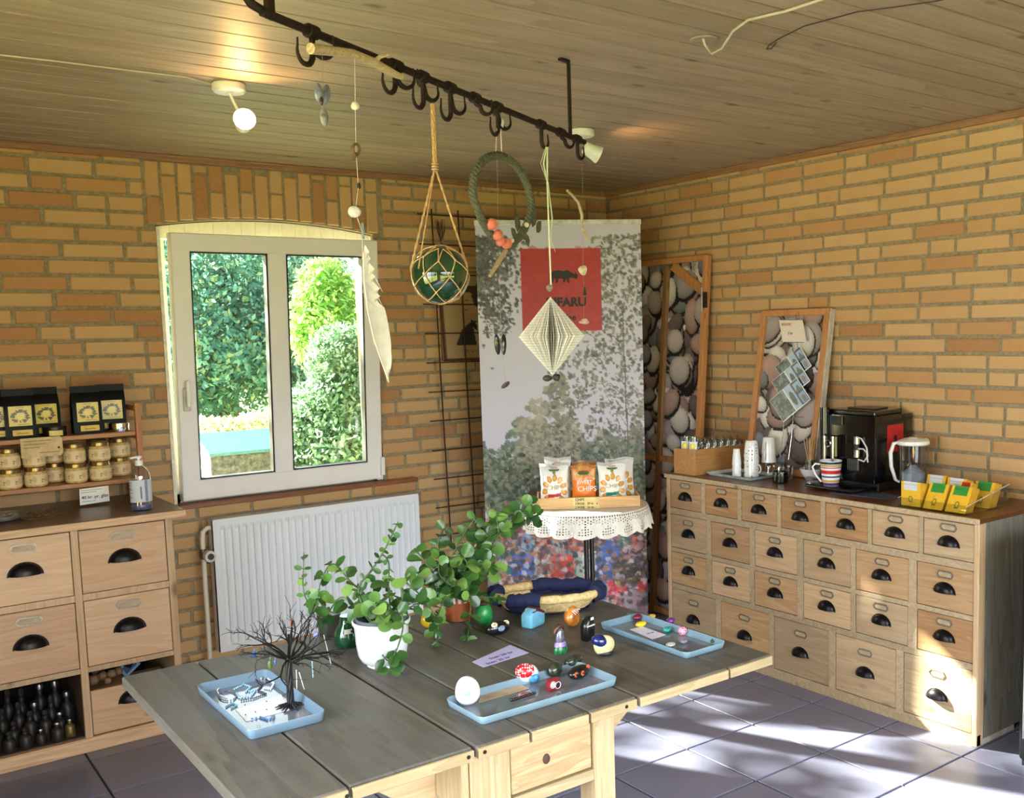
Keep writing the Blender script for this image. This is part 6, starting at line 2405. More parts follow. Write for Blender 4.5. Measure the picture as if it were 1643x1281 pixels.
pbar(-.86, .0, -.86, 1.885, .034, .03)
pbar(-.555, .0, -.555, 1.85, .034, .026, wood('dull_frame_wood', (116, 82, 48), (160, 122, 78), 'Z', 1.2, .5, True, .1))
pbar(-.05, .0, -.05, 1.885)
pbar(-.05, 1.875, -.86, 1.875, .03)
pbar(-.60, 1.85, -.85, 1.70, .05, .014, None, 'corner_brace')
pbar(-.05, .83, -.86, .83, .03, .018)
pbar(-.05, .02, -.86, .02, .03, .018)
MB().box(sx_(1.62) - .028, sx_(1.62) - .02, -.89, -.865, 1.62, 1.70).build('hinge', plain((70, 66, 60), .4, .7), pn, world=True)
MB().tube([(sx_(1.4) - .026, -.872, 1.72), (sx_(1.4) - .026, -.872, 1.60)], .004, 6).build('hinge_pin', STEEL, pn, world=True)

# small leaning board on the chest


def bx_(z):
    return -.016 - .125 * (1 - (z - .831) / .76)


pb = thing('pebble_board', 'small wood framed pebble picture leaning on the wall atop the chest', 'picture', (-.1, -1.45, .831))
ya, yb = -1.235, -1.645
cvq = pebbles(80, 150, 14, 1.1, dark=(60, 50, 48), n_=150, rmin=.13, rmax=.30)
print_grid('pebble_print', cvq, lambda u, v: (bx_(.831 + .75 * (1 - v)), ya + (yb - ya) * u, .833 + .75 * (1 - v)), 80, 150, PRINT, pb, world=True)
MB().add([(bx_(.831) + .005, ya, .833), (bx_(.831) + .005, yb, .833), (bx_(1.58) + .005, yb, 1.583), (bx_(1.58) + .005, ya, 1.583)], [(0, 1, 2, 3)]).build('backing_sheet', plain((150, 140, 124), .8), pb, world=True)
for a, b_ in (((ya - .012, .833), (ya - .012, 1.588)), ((yb + .012, .833), (yb + .012, 1.588)), ((ya, 1.58), (yb, 1.58)), ((ya, .85), (yb, .85))):
    MB().bar((bx_(a[1]) - .008, a[0], a[1]), (bx_(b_[1]) - .008, b_[0], b_[1]), .030, .02, (1, 0, 0)).build('frame_bar', REDWOOD, pb, world=True, bevel=.002)
MB().bar((bx_(.833) + .004, yb - .006, .84), (bx_(1.59) + .004, yb - .006, 1.59), .006, .03, (1, 0, 0)).build('side_lath', plain((196, 190, 178), .7), pb, world=True)

# wire rack with postcards


def bp_(x, y, off):
    """point in front of the small board, off metres towards the room"""
    d = ray(x, y)
    # plane x = bx_(z) - off
    t_ = 0
    k = .125 / .76
    # x = -.016-.125+k*(z-.831)-off
    c0_ = -.141 - off
    t_ = (c0_ + k * (CC[2] - .831) - CC[0]) / (d[0] - k * d[2])
    return Vector(CC + t_ * d)


wk = thing('postcard_rack', 'thin wire display rack standing in front of the small pebble board', 'rack', tuple(bp_(1265, 760, .05)))
for x_ in (1, -1):
    MB().tube([bp_(1268 + 9 * x_, 505, .03), bp_(1272 + 8 * x_, 560, .03), bp_(1268 + 7 * x_, 640, .035), bp_(1263 + 7 * x_, 700, .04), bp_(1258 + 7 * x_, 738, .045)], .0017, 6).build('upright_wire', CHROME, wk, world=True)
MB().tube([bp_(1262, 500, .03), bp_(1262, 512, .03), bp_(1282, 512, .03), bp_(1282, 500, .03)], .0015, 6).build('top_wire', CHROME, wk, world=True)
for y in (548, 604, 668):
    MB().tube([bp_(1252, y, .03), bp_(1290, y + 2, .03)], .0013, 5).build('card_support', CHROME, wk, world=True)


def card(name, label, cat, q, cvx, off, nx, ny, group=None):
    P_ = [bp_(x, y, off) for x, y in q]      # tl, tr, br, bl
    c = sum(P_, Vector()) / 4
    t = thing(name, label, cat, tuple(c), 0, group)
    nrm = (P_[1] - P_[0]).cross(P_[3] - P_[0]).normalized()
    if nrm.x > 0:
        nrm = -nrm
    print_grid('print', cvx, lambda u, v: (P_[0].lerp(P_[1], u)).lerp(P_[3].lerp(P_[2], u), v) + nrm * .0009, nx, ny, PRINTG, t, world=True)
    MB().add(P_ + [p + nrm * .0007 for p in P_], [(0, 1, 2, 3), (4, 5, 6, 7), (0, 1, 5, 4), (1, 2, 6, 5), (2, 3, 7, 6), (3, 0, 4, 7)]).build('card', WHITE, t, world=True)
    return t


def pic(seed):
    rs_ = np.random.RandomState(seed)
    c = Canvas(60, 36, (48, 56, 52))
    c.speck(160, (0, 0, .5, 1), [(60, 72, 60), (36, 42, 40), (96, 110, 100), (120, 130, 130)], .07, rs_)
    c.rect(.5, 0, 1, 1, (40, 48, 50))
    c.rect(.52, .04, .74, .96, (150, 170, 196))
    c.ell(.62, .55, .07, .3, (44, 60, 50))
    c.rect(.78, .1, .97, .46, (140, 166, 200))
    c.poly([(.78, .46), (.88, .2), (.97, .46)], (70, 76, 74))
    c.rect(.78, .56, .97, .94, (120, 150, 190))
    c.ell(.88, .78, .06, .14, (120, 100, 90))
    for r_ in ((0, 0, 1, .03), (0, .97, 1, 1), (0, 0, .02, 1), (.98, 0, 1, 1), (.49, 0, .51, 1)):
        c.rect(*r_, (214, 220, 222))
    return c


for k, (lab, cx_, cy_) in enumerate((('uppermost of the three overlapping photo postcards on the wire rack', 1273, 588), ('middle of the three overlapping photo postcards on the wire rack', 1269, 612), ('lowest of the three overlapping photo postcards on the wire rack', 1268, 642))):
    e1, e2 = (20 + k, -16.5 - k), (10.5 + k, 17.5 + k)
    card('postcard', lab, 'postcard', [(cx_ - e1[0] - e2[0] * .9, cy_ - e1[1] - e2[1] * .9), (cx_ + e1[0] - e2[0] * .9, cy_ + e1[1] - e2[1] * .9), (cx_ + e1[0] + e2[0] * .9, cy_ + e1[1] + e2[1] * .9), (cx_ - e1[0] + e2[0] * .9, cy_ - e1[1] + e2[1] * .9)], pic(k), .034 + k * .008, 60, 36, 'photo postcards on the wire rack')
cvn = Canvas(40, 36, (226, 216, 206))
t = card('postcard_price', 'white handwritten price note clipped at the top of the wire rack', 'sign', [(1250, 514), (1288, 514), (1294, 549), (1256, 549)], cvn, .036, 8, 8)
a = bp_(1255, 524, .039)
text('POSTKORT', .017, plain((190, 120, 90), .7), t, tuple(bp_(1254, 523, .0395)), (.05, -1, 0), (0.16, 0, 1), bold=.0003)
text('5 kr', .017, plain((120, 110, 110), .7), t, tuple(bp_(1264, 537, .0395)), (.05, -1, 0), (0.16, 0, 1))

# ================================================================== SMALL ROUND TABLE WITH CHIPS
tc = Vector((-.955, -1.035, 0))
TRAD = .262
rt = thing('side_table', 'small round black metal table under a white lace cloth before the banner', 'table', tuple(tc))
ZT = .738
MB().lathe([(TRAD - .01, ZT - .02), (TRAD, ZT - .018), (TRAD, ZT - .002), (TRAD - .004, ZT)], 48, (0, 0, 0)).build('table_top', plain((60, 50, 44), .5), rt, smooth=40)
for dx in (-.022, .022):
    MB().tube([(dx, dx * .4, ZT - .02), (dx, dx * .4, .05)], .011, 12).build('leg', BLACKG, rt, smooth=50)
for k in range(3):
    a = k * 2 * PI / 3 + .4
    MB().tube([(0, 0, .06), (math.cos(a) * .12, math.sin(a) * .12, .05), (math.cos(a) * .2, math.sin(a) * .2, .012)], .010, 10).build('foot', BLACKG, rt, smooth=50)
MB().lathe([(.04, .04), (.04, .075)], 20).build('leg_collar', BLACKG, rt, smooth=40)
lace = thing('lace_cloth', 'round white crocheted lace cloth with scalloped edge over the small table', 'tablecloth', (tc.x, tc.y, ZT))
LACE = plain((228, 224, 212), .8, 0, .05, 90)
m_ = MB()
n_, mR = 288, 18
vs = []
SC = 18
for j in range(mR + 1):
    for i in range(n_):
        a = 2 * PI * i / n_
        u = j / mR
        scal = .010 * abs(math.sin(SC * a / 2)) ** .6
        L = .085 + scal * 1.6
        rr = TRAD + .004 + math.sin(min(u * 4, 1) * PI / 2) * .006 + u * (.014 + .010 * math.sin(SC * a))
        z = .003 - u * L if u > 0 else .003
        vs.append((math.cos(a) * rr, math.sin(a) * rr, z))
fs = []
for j in range(mR):
    for i in range(n_):
        hole = False
        if 3 <= j <= 6:
            hole = ((i // 2 + (j // 1)) % 2 == 0) and i % 2 == 0
        elif 8 <= j <= 15:
            ph = (i % 16) / 16
            inside = abs(ph - .5) < .42 - (15 - j) * .045
            hole = inside and (i + j) % 2 == 0 and j % 2 == 0
        elif j == 1:
            hole = i % 2 == 0
        if not hole:
            fs.append((j * n_ + i, j * n_ + (i + 1) % n_, (j + 1) * n_ + (i + 1) % n_, (j + 1) * n_ + i))
m_.add(vs, fs)
m_.build('lace_skirt', LACE, lace, smooth=60)
MB().lathe([(TRAD + .005, .003), (TRAD * .5, .0035), (0.001, .0035)], 48, cap=False).build('cloth_top', LACE, lace, smooth=60)
# wooden tray
tdir = (atZ(1030, 806, ZT) - atZ(854, 812, ZT)).normalized()
trc = thing('wooden_tray', 'shallow pale wooden tray of crisp bags on the small round table', 'tray', (tc.x, tc.y, ZT + .0045), math.atan2(tdir.y, tdir.x))
hw, hd_, hh = .218, .095, .05
PW = wood('tray_pine', (186, 140, 88), (222, 184, 132), 'X', 1.4, .5, False, .1)
MB().box(-hw, hw, -hd_, hd_, 0, .008).build('tray_base', PW, trc)
MB().box(-hw, hw, -hd_ - .008, -hd_, 0, hh).build('front_board', PW, trc, bevel=.0015)
MB().box(-hw, hw, hd_, hd_ + .008, 0, hh).build('rear_board', PW, trc, bevel=.0015)
MB().box(hw, hw + .008, -hd_ - .008, hd_ + .008, 0, hh).build('end_board', PW, trc, bevel=.0015)
MB().box(-hw - .008, -hw, -hd_ - .008, hd_ + .008, 0, hh).build('end_board', PW, trc, bevel=.0015)
tg = thing('chips_price_tag', 'tan tag reading CHIPS with prices stuck on the wooden tray front', 'sign', (tc.x, tc.y, ZT), math.atan2(tdir.y, tdir.x))
yf = -hd_ - .0085
MB().box(-.068, .046, yf - .0018, yf, -.002, .054).build('card', plain((206, 186, 128), .7), tg)
PEN = plain((40, 34, 30), .7)


def local_text(s_, size, x, z, y, par, mat, **kw):
    M_ = wm(par)
    o_ = M_ @ Vector((x, y, z))
    xd = (M_.to_3x3() @ Vector((1, 0, 0)))
    return text(s_, size, mat, par, tuple(o_), tuple(xd), (0, 0, 1), **kw)


local_text('CHIPS', .0155, -.060, .040, yf - .0022, tg, PEN, bold=.0003)
local_text('1 POSE   20 kr', .0135, -.060, .023, yf - .0022, tg, PEN, bold=.0003)
local_text('2 POSE   36 kr', .0135, -.060, .006, yf - .0022, tg, PEN, bold=.0003)
MB().lathe([(.003, 0), (.003, .0004)], 10, (.036, yf - .002, .026), axis='Y').build('hole', plain((120, 60, 40), .6), tg)


def bag_canvas(kind):
    rs_ = np.random.RandomState(3)
    if kind == 'orange':
        c = Canvas(60, 84, (214, 150, 84))
        c.speck(30, (0, 0, 1, .5), [(196, 130, 60), (226, 180, 110), (170, 110, 60)], .12, rs_)
        c.rect(0, .42, 1, .96, (226, 120, 34))
        c.ell(.5, .42, .6, .06, (226, 120, 34))
        c.ell(.5, .2, .26, .045, (60, 96, 50))
        c.rect(.2, .14, .8, .17, (196, 60, 60))
        c.rect(.18, .78, .66, .86, (36, 48, 84))
        c.rect(0, .96, 1, 1, (220, 220, 216))
        return c
    band = {'red': (176, 34, 70), 'green': (40, 136, 110), 'plain': (200, 190, 180)}[kind]
    c = Canvas(60, 84, (226, 226, 222))
    c.ell(.5, .15, .2, .035, (70, 108, 56))
    c.rect(.36, .09, .64, .11, (190, 80, 60))
    c.ell(.5, .2, .06, .04, (110, 130, 70))
    for k in range(11):
        a = k * 2 * PI / 11 + .2
        c.ell(.5 + math.cos(a) * .36, .62 + math.sin(a) * .29, .115, .062, (190, 128, 36), a)
        c.ell(.5 + math.cos(a) * .36, .62 + math.sin(a) * .29, .08, .038, (216, 160, 60), a)
    c.ell(.5, .62, .22, .16, (226, 226, 222))
    c.poly([(.26, .72), (.74, .68), (.74, .76), (.26, .80)], band)
    return c


FOILW = plain((206, 206, 204), .25, .35, .1, 30)


def chips_bag(label, x, y, kind, w=.130, h=.186, rz=0, lean=.1, word=True):
    M_ = wm(trc)
    q = M_ @ Vector((x, y, .0085))
    t = thing('crisp_bag', label, 'crisp bag', tuple(q), trc.rotation_euler.z + rz, 'crisp bags in the wooden tray')
    rs_ = np.random.RandomState(int(abs(x) * 1000) + 3)
    ph = rs_.rand(4) * 6

    def fn(sgn):
        def f(u, v):
            a = math.sin(PI * min(max((v - .07) / .86, 0), 1)) ** .55
            b_ = math.sin(PI * u) ** .5 if 0 < u < 1 else 0
            d = .021 * a * b_ * (1 + .12 * math.sin(u * 9 + ph[0]) * math.sin(v * 11 + ph[1]))
            ww = w * (1 - .10 * a)
            z = h * (1 - v) + .004 * math.sin(u * 7 + ph[2]) * (v < .08)
            z = max(z, 0)
            return ((u - .5) * ww, -sgn * d + lean * z - .0, z)
        return f
    print_grid('front', bag_canvas(kind), fn(1), 44, 60, PRINTG, t)
    cvb_ = Canvas(4, 4, (206, 206, 204) if kind != 'orange' else (196, 120, 60))
    print_grid('back', cvb_, fn(-1), 12, 16, PRINTG, t)
    if word:
        M2 = wm(t)
        M3 = M2.to_3x3()
        o_ = M2 @ Vector((-w * .26, -.0245 + lean * h * .36, h * (.40 if kind != 'orange' else .36)))
        text('CHIPS', .028 if kind != 'orange' else .032, plain((170, 150, 96), .6) if kind != 'orange' else WHITE, t, tuple(o_), tuple(M3 @ Vector((1, 0, 0))), tuple(M3 @ Vector((0, lean, 1))), bold=-.0002)
        if kind == 'orange':
            o_ = M2 @ Vector((-w * .28, -.0245 + lean * h * .55, h * .54))
            text('SWEET', .022, WHITE, t, tuple(o_), tuple(M3 @ Vector((1, 0, 0))), tuple(M3 @ Vector((0, lean, 1))))
    return t


chips_bag('white crisp bag with red band at the front left of the wooden tray', -.148, -.058, 'red')
chips_bag('orange and white crisp bag at the front middle of the wooden tray', -.018, -.058, 'orange', .112, .178)
chips_bag('white crisp bag with green band at the front right of the wooden tray', .108, -.058, 'green')
chips_bag('white crisp bag behind the red banded one', -.135, .0, 'plain', .125, .205, -.25, word=False)
chips_bag('orange crisp bag half hidden behind the front middle one', -.01, .0, 'orange', .11, .185, .1, word=False)
chips_bag('silvery crisp bag behind the green banded one, sticking out right', .15, .0, 'plain', .135, .195, .2, word=False)
chips_bag('rearmost white crisp bag at the left of the tray', -.13, .055, 'plain', .12, .20, -.1, word=False)

# ================================================================== ON THE CHEST TOP
CZ = .8312
wbx = thing('wooden_crate', 'long pale wooden box full of upturned glasses at the chest far end', 'crate', (-.23, -1.115, CZ))
WBM = wood('crate_wood', (160, 112, 62), (202, 152, 96), 'X', 1.6, .5, False, .1)
cx0, cx1, cy0, cy1, cz1 = -.445, -.07, -1.188, -1.045, .953
for n_2, q in (('end_board', (cx0, cx0 + .01, cy0, cy1)), ('end_board', (cx1 - .01, cx1, cy0, cy1)), ('side_board', (cx0 + .01, cx1 - .01, cy0, cy0 + .01)), ('side_board', (cx0 + .01, cx1 - .01, cy1 - .01, cy1))):
    MB().box(*q, CZ, cz1).build(n_2, WBM, wbx, world=True, bevel=.0015)
MB().box(cx0 + .01, cx1 - .01, cy0 + .01, cy1 - .01, CZ, CZ + .008).build('bottom_board', WBM, wbx, world=True)
MB().box(cx0 + .012, cx1 - .012, cy0 + .012, cy1 - .012, .905, .912).build('inner_shelf', WBM, wbx, world=True)
glass_me = MB().lathe([(.024, 0), (.0245, .0), (.022, .03), (.019, .058), (.017, .062), (.0, .062)], 16, cap=False).mesh('glass', TUMBLER, smooth=50)
kk = 0
for j in range(2):
    for i in range(6):
        x = -.335 + i * .045
        y = -1.15 + j * .055
        t = thing('upturned_glass', '%s upturned glass from the crate front end in the %s lower row' % (ORD[i], ['near', 'far'][j]), 'glass', (x, y, .9125), 0, 'upturned glasses in the wooden crate')
        inst('glass', glass_me, t)
for j in range(2):
    for i in range(5):
        x = -.315 + i * .045
        y = -1.145 + j * .05
        t = thing('upturned_glass', '%s stacked glass from the crate front end in the %s upper row' % (ORD[i], ['near', 'far'][j]), 'glass', (x, y, .9125 + .0205), 0, 'second layer of glasses in the wooden crate')
        inst('glass', glass_me, t)
for k, (dy, lab) in enumerate(((0, 'left lemon printed glass at the front end of the crate'), (-.055, 'right lemon printed glass at the front end of the crate'))):
    t = thing('lemon_glass', lab, 'glass', (-.405, -1.09 + dy, .9125), 0, 'lemon printed glasses in the crate')
    MB().lathe([(.025, 0), (.027, .002), (.027, .095)], 24, cap=False).build('glass', glassmat('lemon_glass_body', (222, 232, 232), .2), t, smooth=50)
    cvl = Canvas(24, 40, (226, 234, 232))
    cvl.ell(.5, .3, .34, .22, (226, 206, 50))
    cvl.ell(.5, .3, .22, .14, (240, 226, 110))
    cvl.rect(0, .62, 1, 1, (80, 140, 150))
    cvl.ell(.4, .78, .2, .15, (210, 200, 80))
    cvl.ell(.8, .7, .2, .1, (60, 90, 80))
    print_grid('lemon_print', cvl, lambda u, v: (-math.cos(PI * (-.05 + u * .5)) * .0274, -math.sin(PI * (-.05 + u * .5)) * .0274, .075 - v * .068), 24, 36, PRINTG, t)

# cup tray
tx0, tx1, ty0, ty1 = -.395, -.20, -1.50, -1.215
t = thing('cup_tray', 'white rimmed tray with dark teal bottom carrying the cups', 'tray', ((tx0 + tx1) / 2, (ty0 + ty1) / 2, CZ), 0)
m_ = MB()
m_.box(tx0 + .012, tx1 - .012, ty0 + .012, ty1 - .012, CZ, CZ + .003)
m_.build('tray_bottom', plain((20, 70, 76), .3), t, world=True)
m_ = MB()
for (a, b_, c_, d_, e, f) in ((tx0, ty0, tx1, ty0, 0, 1), (tx1, ty0, tx1, ty1, -1, 0), (tx1, ty1, tx0, ty1, 0, -1), (tx0, ty1, tx0, ty0, 1, 0)):
    m_.add([(a, b_, CZ + .016), (c_, d_, CZ + .016), (c_ + (e or (-.012 if c_ > a else .012) / .012) * .012, d_ + (f or (-.012 if d_ > b_ else .012) / .012) * .012, CZ + .002), (a + (e or (.012 if c_ > a else -.012) / .012) * .012, b_ + (f or (.012 if d_ > b_ else -.012) / .012) * .012, CZ + .002)], [(0, 1, 2, 3)])
m_.build('tray_rim', plain((200, 212, 212), .3), t, world=True)
cup_me = MB().lathe([(.034, 0), (.035, 0), (.031, .04), (.027, .072), (.024, .076), (0, .076), (0, .073), (.023, .072), (.029, .04), (.033, .002)], 28, cap=False)
dot_white = dotmat('navy_dots_on_white', (238, 240, 242), (28, 36, 60), 72, .20, .2)
cup_dot = cup_me.mesh('cup', dot_white, smooth=50)
cup_wh = cup_me.mesh('cup', WHITEG, smooth=50)
mug_h = MB().tube([(-.029, 0, .015), (-.043, 0, .02), (-.048, 0, .036), (-.042, 0, .052), (-.029, 0, .056)], .0035, 8).mesh('handle', WHITEG, smooth=60)
CZT = CZ + .0035
for k, n_ in enumerate(('bottom', 'second', 'third', 'top')):
    t = thing('dotted_cup', '%s cup of the tall upside down navy dotted stack on the tray' % n_, 'cup', (-.285, -1.40, CZT + k * .030), k * .7, 'navy dotted cups stacked upside down')
    inst('cup', cup_dot, t)
    inst('handle', mug_h, t, (0, 0, 0), (0, 0, 1.9)) if k in (0, 2) else None
for k, n_ in enumerate(('bottom', 'second', 'top')):
    t = thing('dotted_cup', '%s cup of the shorter dotted stack leaning on the tall one' % n_, 'cup', (-.325, -1.345, CZT + k * .027), 0, 'navy dotted cups stacked upside down')
    t.scale = (.62, .62, .75)
    inst('cup', cup_wh, t)
t = thing('white_cup', 'white cup upside down on top of the small plain stack at the tray left', 'cup', (-.325, -1.345, CZT + .081), 0)
t.scale = (.55, .55, .6)
inst('cup', cup_wh, t)
for k, n_ in enumerate(('lower', 'upper')):
    t = thing('white_mug', '%s white mug upside down on the glasses behind the dotted cups' % n_, 'mug', (-.19, -1.42, CZ + .062 + k * .04), .3, 'white mugs stacked behind the dotted cups')
    inst('cup', cup_wh, t)
    inst('handle', mug_h, t)
for k, (x, y) in enumerate(((-.19, -1.42), (-.16, -1.46), (-.19, -1.485), (-.13, -1.40))):
    t = thing('water_glass', 'small clear glass crowded behind the dotted cups', 'glass', (x, y, CZ), 0, 'clear glasses behind the dotted cups')
    inst('glass', glass_me, t, (0, 0, 0), (0, 0, 0), (1, 1, 1))
p = atZ(1245, 776, CZ)
t = thing('sugar_glass', 'low wide glass of dark sugar in front of the spoon glass', 'glass', (p.x + .03, p.y, CZ))
MB().lathe([(.034, 0), (.036, .003), (.036, .05), (.0345, .05), (.034, .006), (0, .005)], 28, cap=False).build('glass', glassmat('grey_glass', (176, 190, 186), .2), t, smooth=50)
MB().lathe([(.033, .007), (.0335, .03), (0, .032)], 24, cap=False).build('sugar', plain((74, 84, 78), .8, 0, .3, 200), t, smooth=50)
t = thing('spoon_glass', 'glass of small steel spoons leaning right, behind the sugar glass', 'glass', (-.235, -1.575, CZ))
MB().lathe([(.024, 0), (.026, .003), (.029, .06), (.028, .06), (.024, .006), (0, .005)], 24, cap=False).build('glass', TUMBLER, t, smooth=50)
for k in range(5):
    a = -.2 + k * .18
    s_ = thing('teaspoon', ['leftmost', 'second', 'middle', 'fourth', 'rightmost'][k] + ' steel teaspoon handle fanning out of the spoon glass', 'spoon', (-.235, -1.575, CZ + .008), 0, 'teaspoons in the glass')
    MB().tube([(.0, .012 - .004 * k, 0), (0, -.01 - .006 * k, .06), (0, -.022 - .011 * k, .105)], [.0018, .0016, .0026], 6, flat=.6).build('spoon', CHROME, s_, smooth=60)
# stick jar
t = thing('stick_jar', 'small ribbed glass of wooden stir sticks by the board', 'jar', (-.19, -1.66, CZ + .040))
bs_ = Vector((-.175, -1.655, 0))
t.location = (bs_.x, bs_.y, CZ)
MB().lathe([(.02, .0), (.022, .004), (.022, .07)], 18).build('stand', plain((150, 140, 136), .4), t, smooth=50)
m_ = MB()
for k in range(5):
    m_.lathe([(.0235, .048 + k * .009), (.0245, .051 + k * .009), (.0235, .054 + k * .009)], 20)
m_.build('ribbing', TUMBLER, t, smooth=50)['kind'] = 'stuff'
MB().lathe([(.0225, .045), (.0235, .093), (.0225, .093), (.021, .05), (0, .05)], 20, cap=False).build('glass', TUMBLER, t, smooth=50)
rs = np.random.RandomState(9)
for k in range(12):
    a = rs.uniform(-1, 1)
    b_ = rs.uniform(-.6, .6)
    s_ = thing('stir_stick', 'thin wooden stir stick standing in the ribbed glass', 'stick', (bs_.x, bs_.y, CZ + .072), 0, 'wooden stir sticks in the ribbed glass')
    MB().bar((b_ * .004, a * .008, 0), (b_ * .02, a * .030, .105 + rs.uniform(-.01, .01)), .0035, .0015, (1, 0, 0)).build('stick', plain((206, 170, 116), .7, 0, .1), s_)
p = atZ(1293, 771, CZ)
t = thing('white_bowl', 'small white bowl between the spoons and the striped mug', 'bowl', (p.x + .035, p.y, CZ))
MB().lathe([(.022, 0), (.026, .003), (.046, .03), (.052, .05), (.0505, .0505), (.044, .032), (.02, .006), (0, .005)], 32, cap=False).build('bowl', WHITEG, t, smooth=50)
MB().lathe([(.045, .036), (.02, .040), (0, .041)], 24, cap=False).build('contents', plain((90, 64, 50), .8, 0, .3, 200), t, smooth=50)

# striped mug on the machine's drip tray
mx, my = -.325, -1.86
p = atX(1333, 756, -.335)
mx, my = p.x, p.y
cvm = Canvas(4, 100, (236, 236, 234))
for v0, v1, c_ in ((0, .03, (236, 236, 234)), (.03, .12, (30, 50, 60)), (.14, .22, (190, 170, 90)), (.24, .29, (210, 80, 120)), (.30, .36, (236, 236, 236)), (.38, .53, (200, 44, 48)), (.55, .60, (236, 236, 236)), (.61, .68, (40, 64, 140)), (.70, .76, (236, 236, 236)), (.78, .88, (196, 160, 84)), (.90, 1, (76, 40, 110))):
    cvm.rect(0, v0, 1, v1, c_)
t = thing('striped_mug', 'colourful horizontally striped mug on the coffee machine drip tray', 'mug', (mx, my, CZ + .0225))
t.scale = (1.14, 1.14, 1.06)


def mugr(v):
    return .041 - .012 * v ** 1.3


MB().lathe([(.027, 0), (.029, .002), (.0405, .098), (.0392, .098), (.027, .006), (0, .005)], 36, cap=False).build('mug', WHITEG, t, smooth=50)
print_grid('stripes', cvm, lambda u, v: (math.cos(u * 2 * PI) * -(.0411 - .0119 * v), math.sin(u * 2 * PI) * -(.0411 - .0119 * v), .0975 - v * .096), 48, 60, attrmat('glazed_stripes', .2, .4), t)
hv = Vector((-.55, .83, 0)).normalized()
MB().tube([hv * .036 + Vector((0, 0, .08)), hv * .055 + Vector((0, 0, .084)), hv * .066 + Vector((0, 0, .07)), hv * .056 + Vector((0, 0, .04)), hv * .034 + Vector((0, 0, .012))], .004, 8).build('handle', WHITEG, t, smooth=60)

# coffee machine
cm = thing('coffee_machine', 'black bean to cup coffee machine with milk hose on the chest top', 'coffee machine', (-.15, -1.94, CZ))
fx, bxk, my0, my1, mz1 = -.275, -.02, -2.08, -1.795, 1.145
MB().box(fx, bxk, my0, my1, CZ + .035, mz1).build('body', BLACKG, cm, world=True, bevel=.008, seg=2, smooth=40)
MB().box(fx + .03, bxk - .02, my0 + .005, my1 - .005, CZ, CZ + .04).build('base', BLACKM, cm, world=True, bevel=.003)
MB().prism([(fx + .01, my0 + .01), (bxk - .03, my0 + .03), (bxk - .03, my1 - .03), (fx + .02, my1 - .01)], mz1 - .001, mz1 + .018, 'XY').build('lid', BLACKG, cm, world=True, bevel=.004)
MB().prism([(fx + .08, my0 + .06), (bxk - .06, my0 + .08), (bxk - .06, my1 - .09), (fx + .08, my1 - .08)], mz1 + .018, mz1 + .024, 'XY').build('bean_hatch', plain((60, 54, 48), .3), cm, world=True, bevel=.002)
MB().lathe([(.02, .0), (.02, .31)], 20, (fx - .003, my1 - .028, CZ + .03)).build('left_column', BLACKG, cm, world=True, smooth=40)
MB().box(fx - .008, fx, my1 - .125, my1 - .065, 1.10, 1.138).build('display', plain((48, 56, 54), .15), cm, world=True, bevel=.002)
# spout block
MB().box(fx - .035, fx + .002, my1 - .115, my1 - .045, .965, 1.06).build('spout_block', BLACKG, cm, world=True, bevel=.006)
for y in (my1 - .100, my1 - .056):
    MB().lathe([(.0075, .0), (.0075, .11)], 14, (fx - .038, y, .945)).build('spout', CHROME, cm, world=True, smooth=40)
MB().tube([(fx - .044, my1 - .078 + .014 * math.cos(w), 1.025 + .014 * math.sin(w)) for w in [k * PI / 8 for k in range(16)]], .0016, 5, True).build('badge_ring', CHROME, cm, world=True)
for z in (1.03, .975):
    MB().lathe([(.013, 0), (.013, .03)], 18, (fx - .02, my0 + .075, z)).build('milk_frother', CHROME, cm, world=True, smooth=40)
MB().lathe([(.012, 0), (.012, .03)], 18, (fx - .02, my0 + .075, 1.002)).build('frother_joint', BLACKM, cm, world=True, smooth=40)
hose = [(fx - .03, my0 + .07, 1.06), (fx - .035, my0 + .04, 1.055), (fx - .03, my0 + .018, 1.02), (fx - .028, my0 + .014, .985), (fx - .03, my0 + .03, .962), (fx - .03, my0 + .06, .968)]
MB().tube(hose, .0035, 8).build('milk_hose', plain((206, 206, 210), .3), cm, world=True, smooth=60)
MB().tube([(fx - .03, my0 + .06, 1.012), (fx - .036, my0 + .03, 1.014), (fx - .034, my0 + .014, 1.0), (fx - .03, my0 + .012, .96)], .003, 8).build('milk_hose', plain((206, 206, 210), .3), cm, world=True, smooth=60)
# recess + drip tray
MB().prism([(fx - .11, my0 + .05), (fx - .085, my0 + .02), (fx + .03, my0 + .01), (fx + .03, my1 + .02), (fx - .05, my1 + .035), (fx - .10, my1 + .0)], CZ + .008, CZ + .022, 'XY').build('drip_tray', BLACKG, cm, world=True, bevel=.004)
MB().prism([(fx - .07, my0 + .06), (fx + .02, my0 + .02), (fx + .02, my1 - .01), (fx - .06, my1 - .01)], CZ, CZ + .009, 'XY').build('tray_foot', BLACKM, cm, world=True)
MB().box(fx - .012, fx + .001, my0 + .075, my0 + .135, .915, .965).build('milk_spout_cover', plain((60, 62, 64), .35), cm, world=True, bevel=.004)
s0 = atY(1424, 683, my0 - .001)
s1_ = atY(1449, 723, my0 - .001)
st = MB().box(s0.x, s1_.x, my0 - .0015, my0 + .001, s1_.z, s0.z).build('sticker', plain((190, 34, 38), .4), cm, world=True)
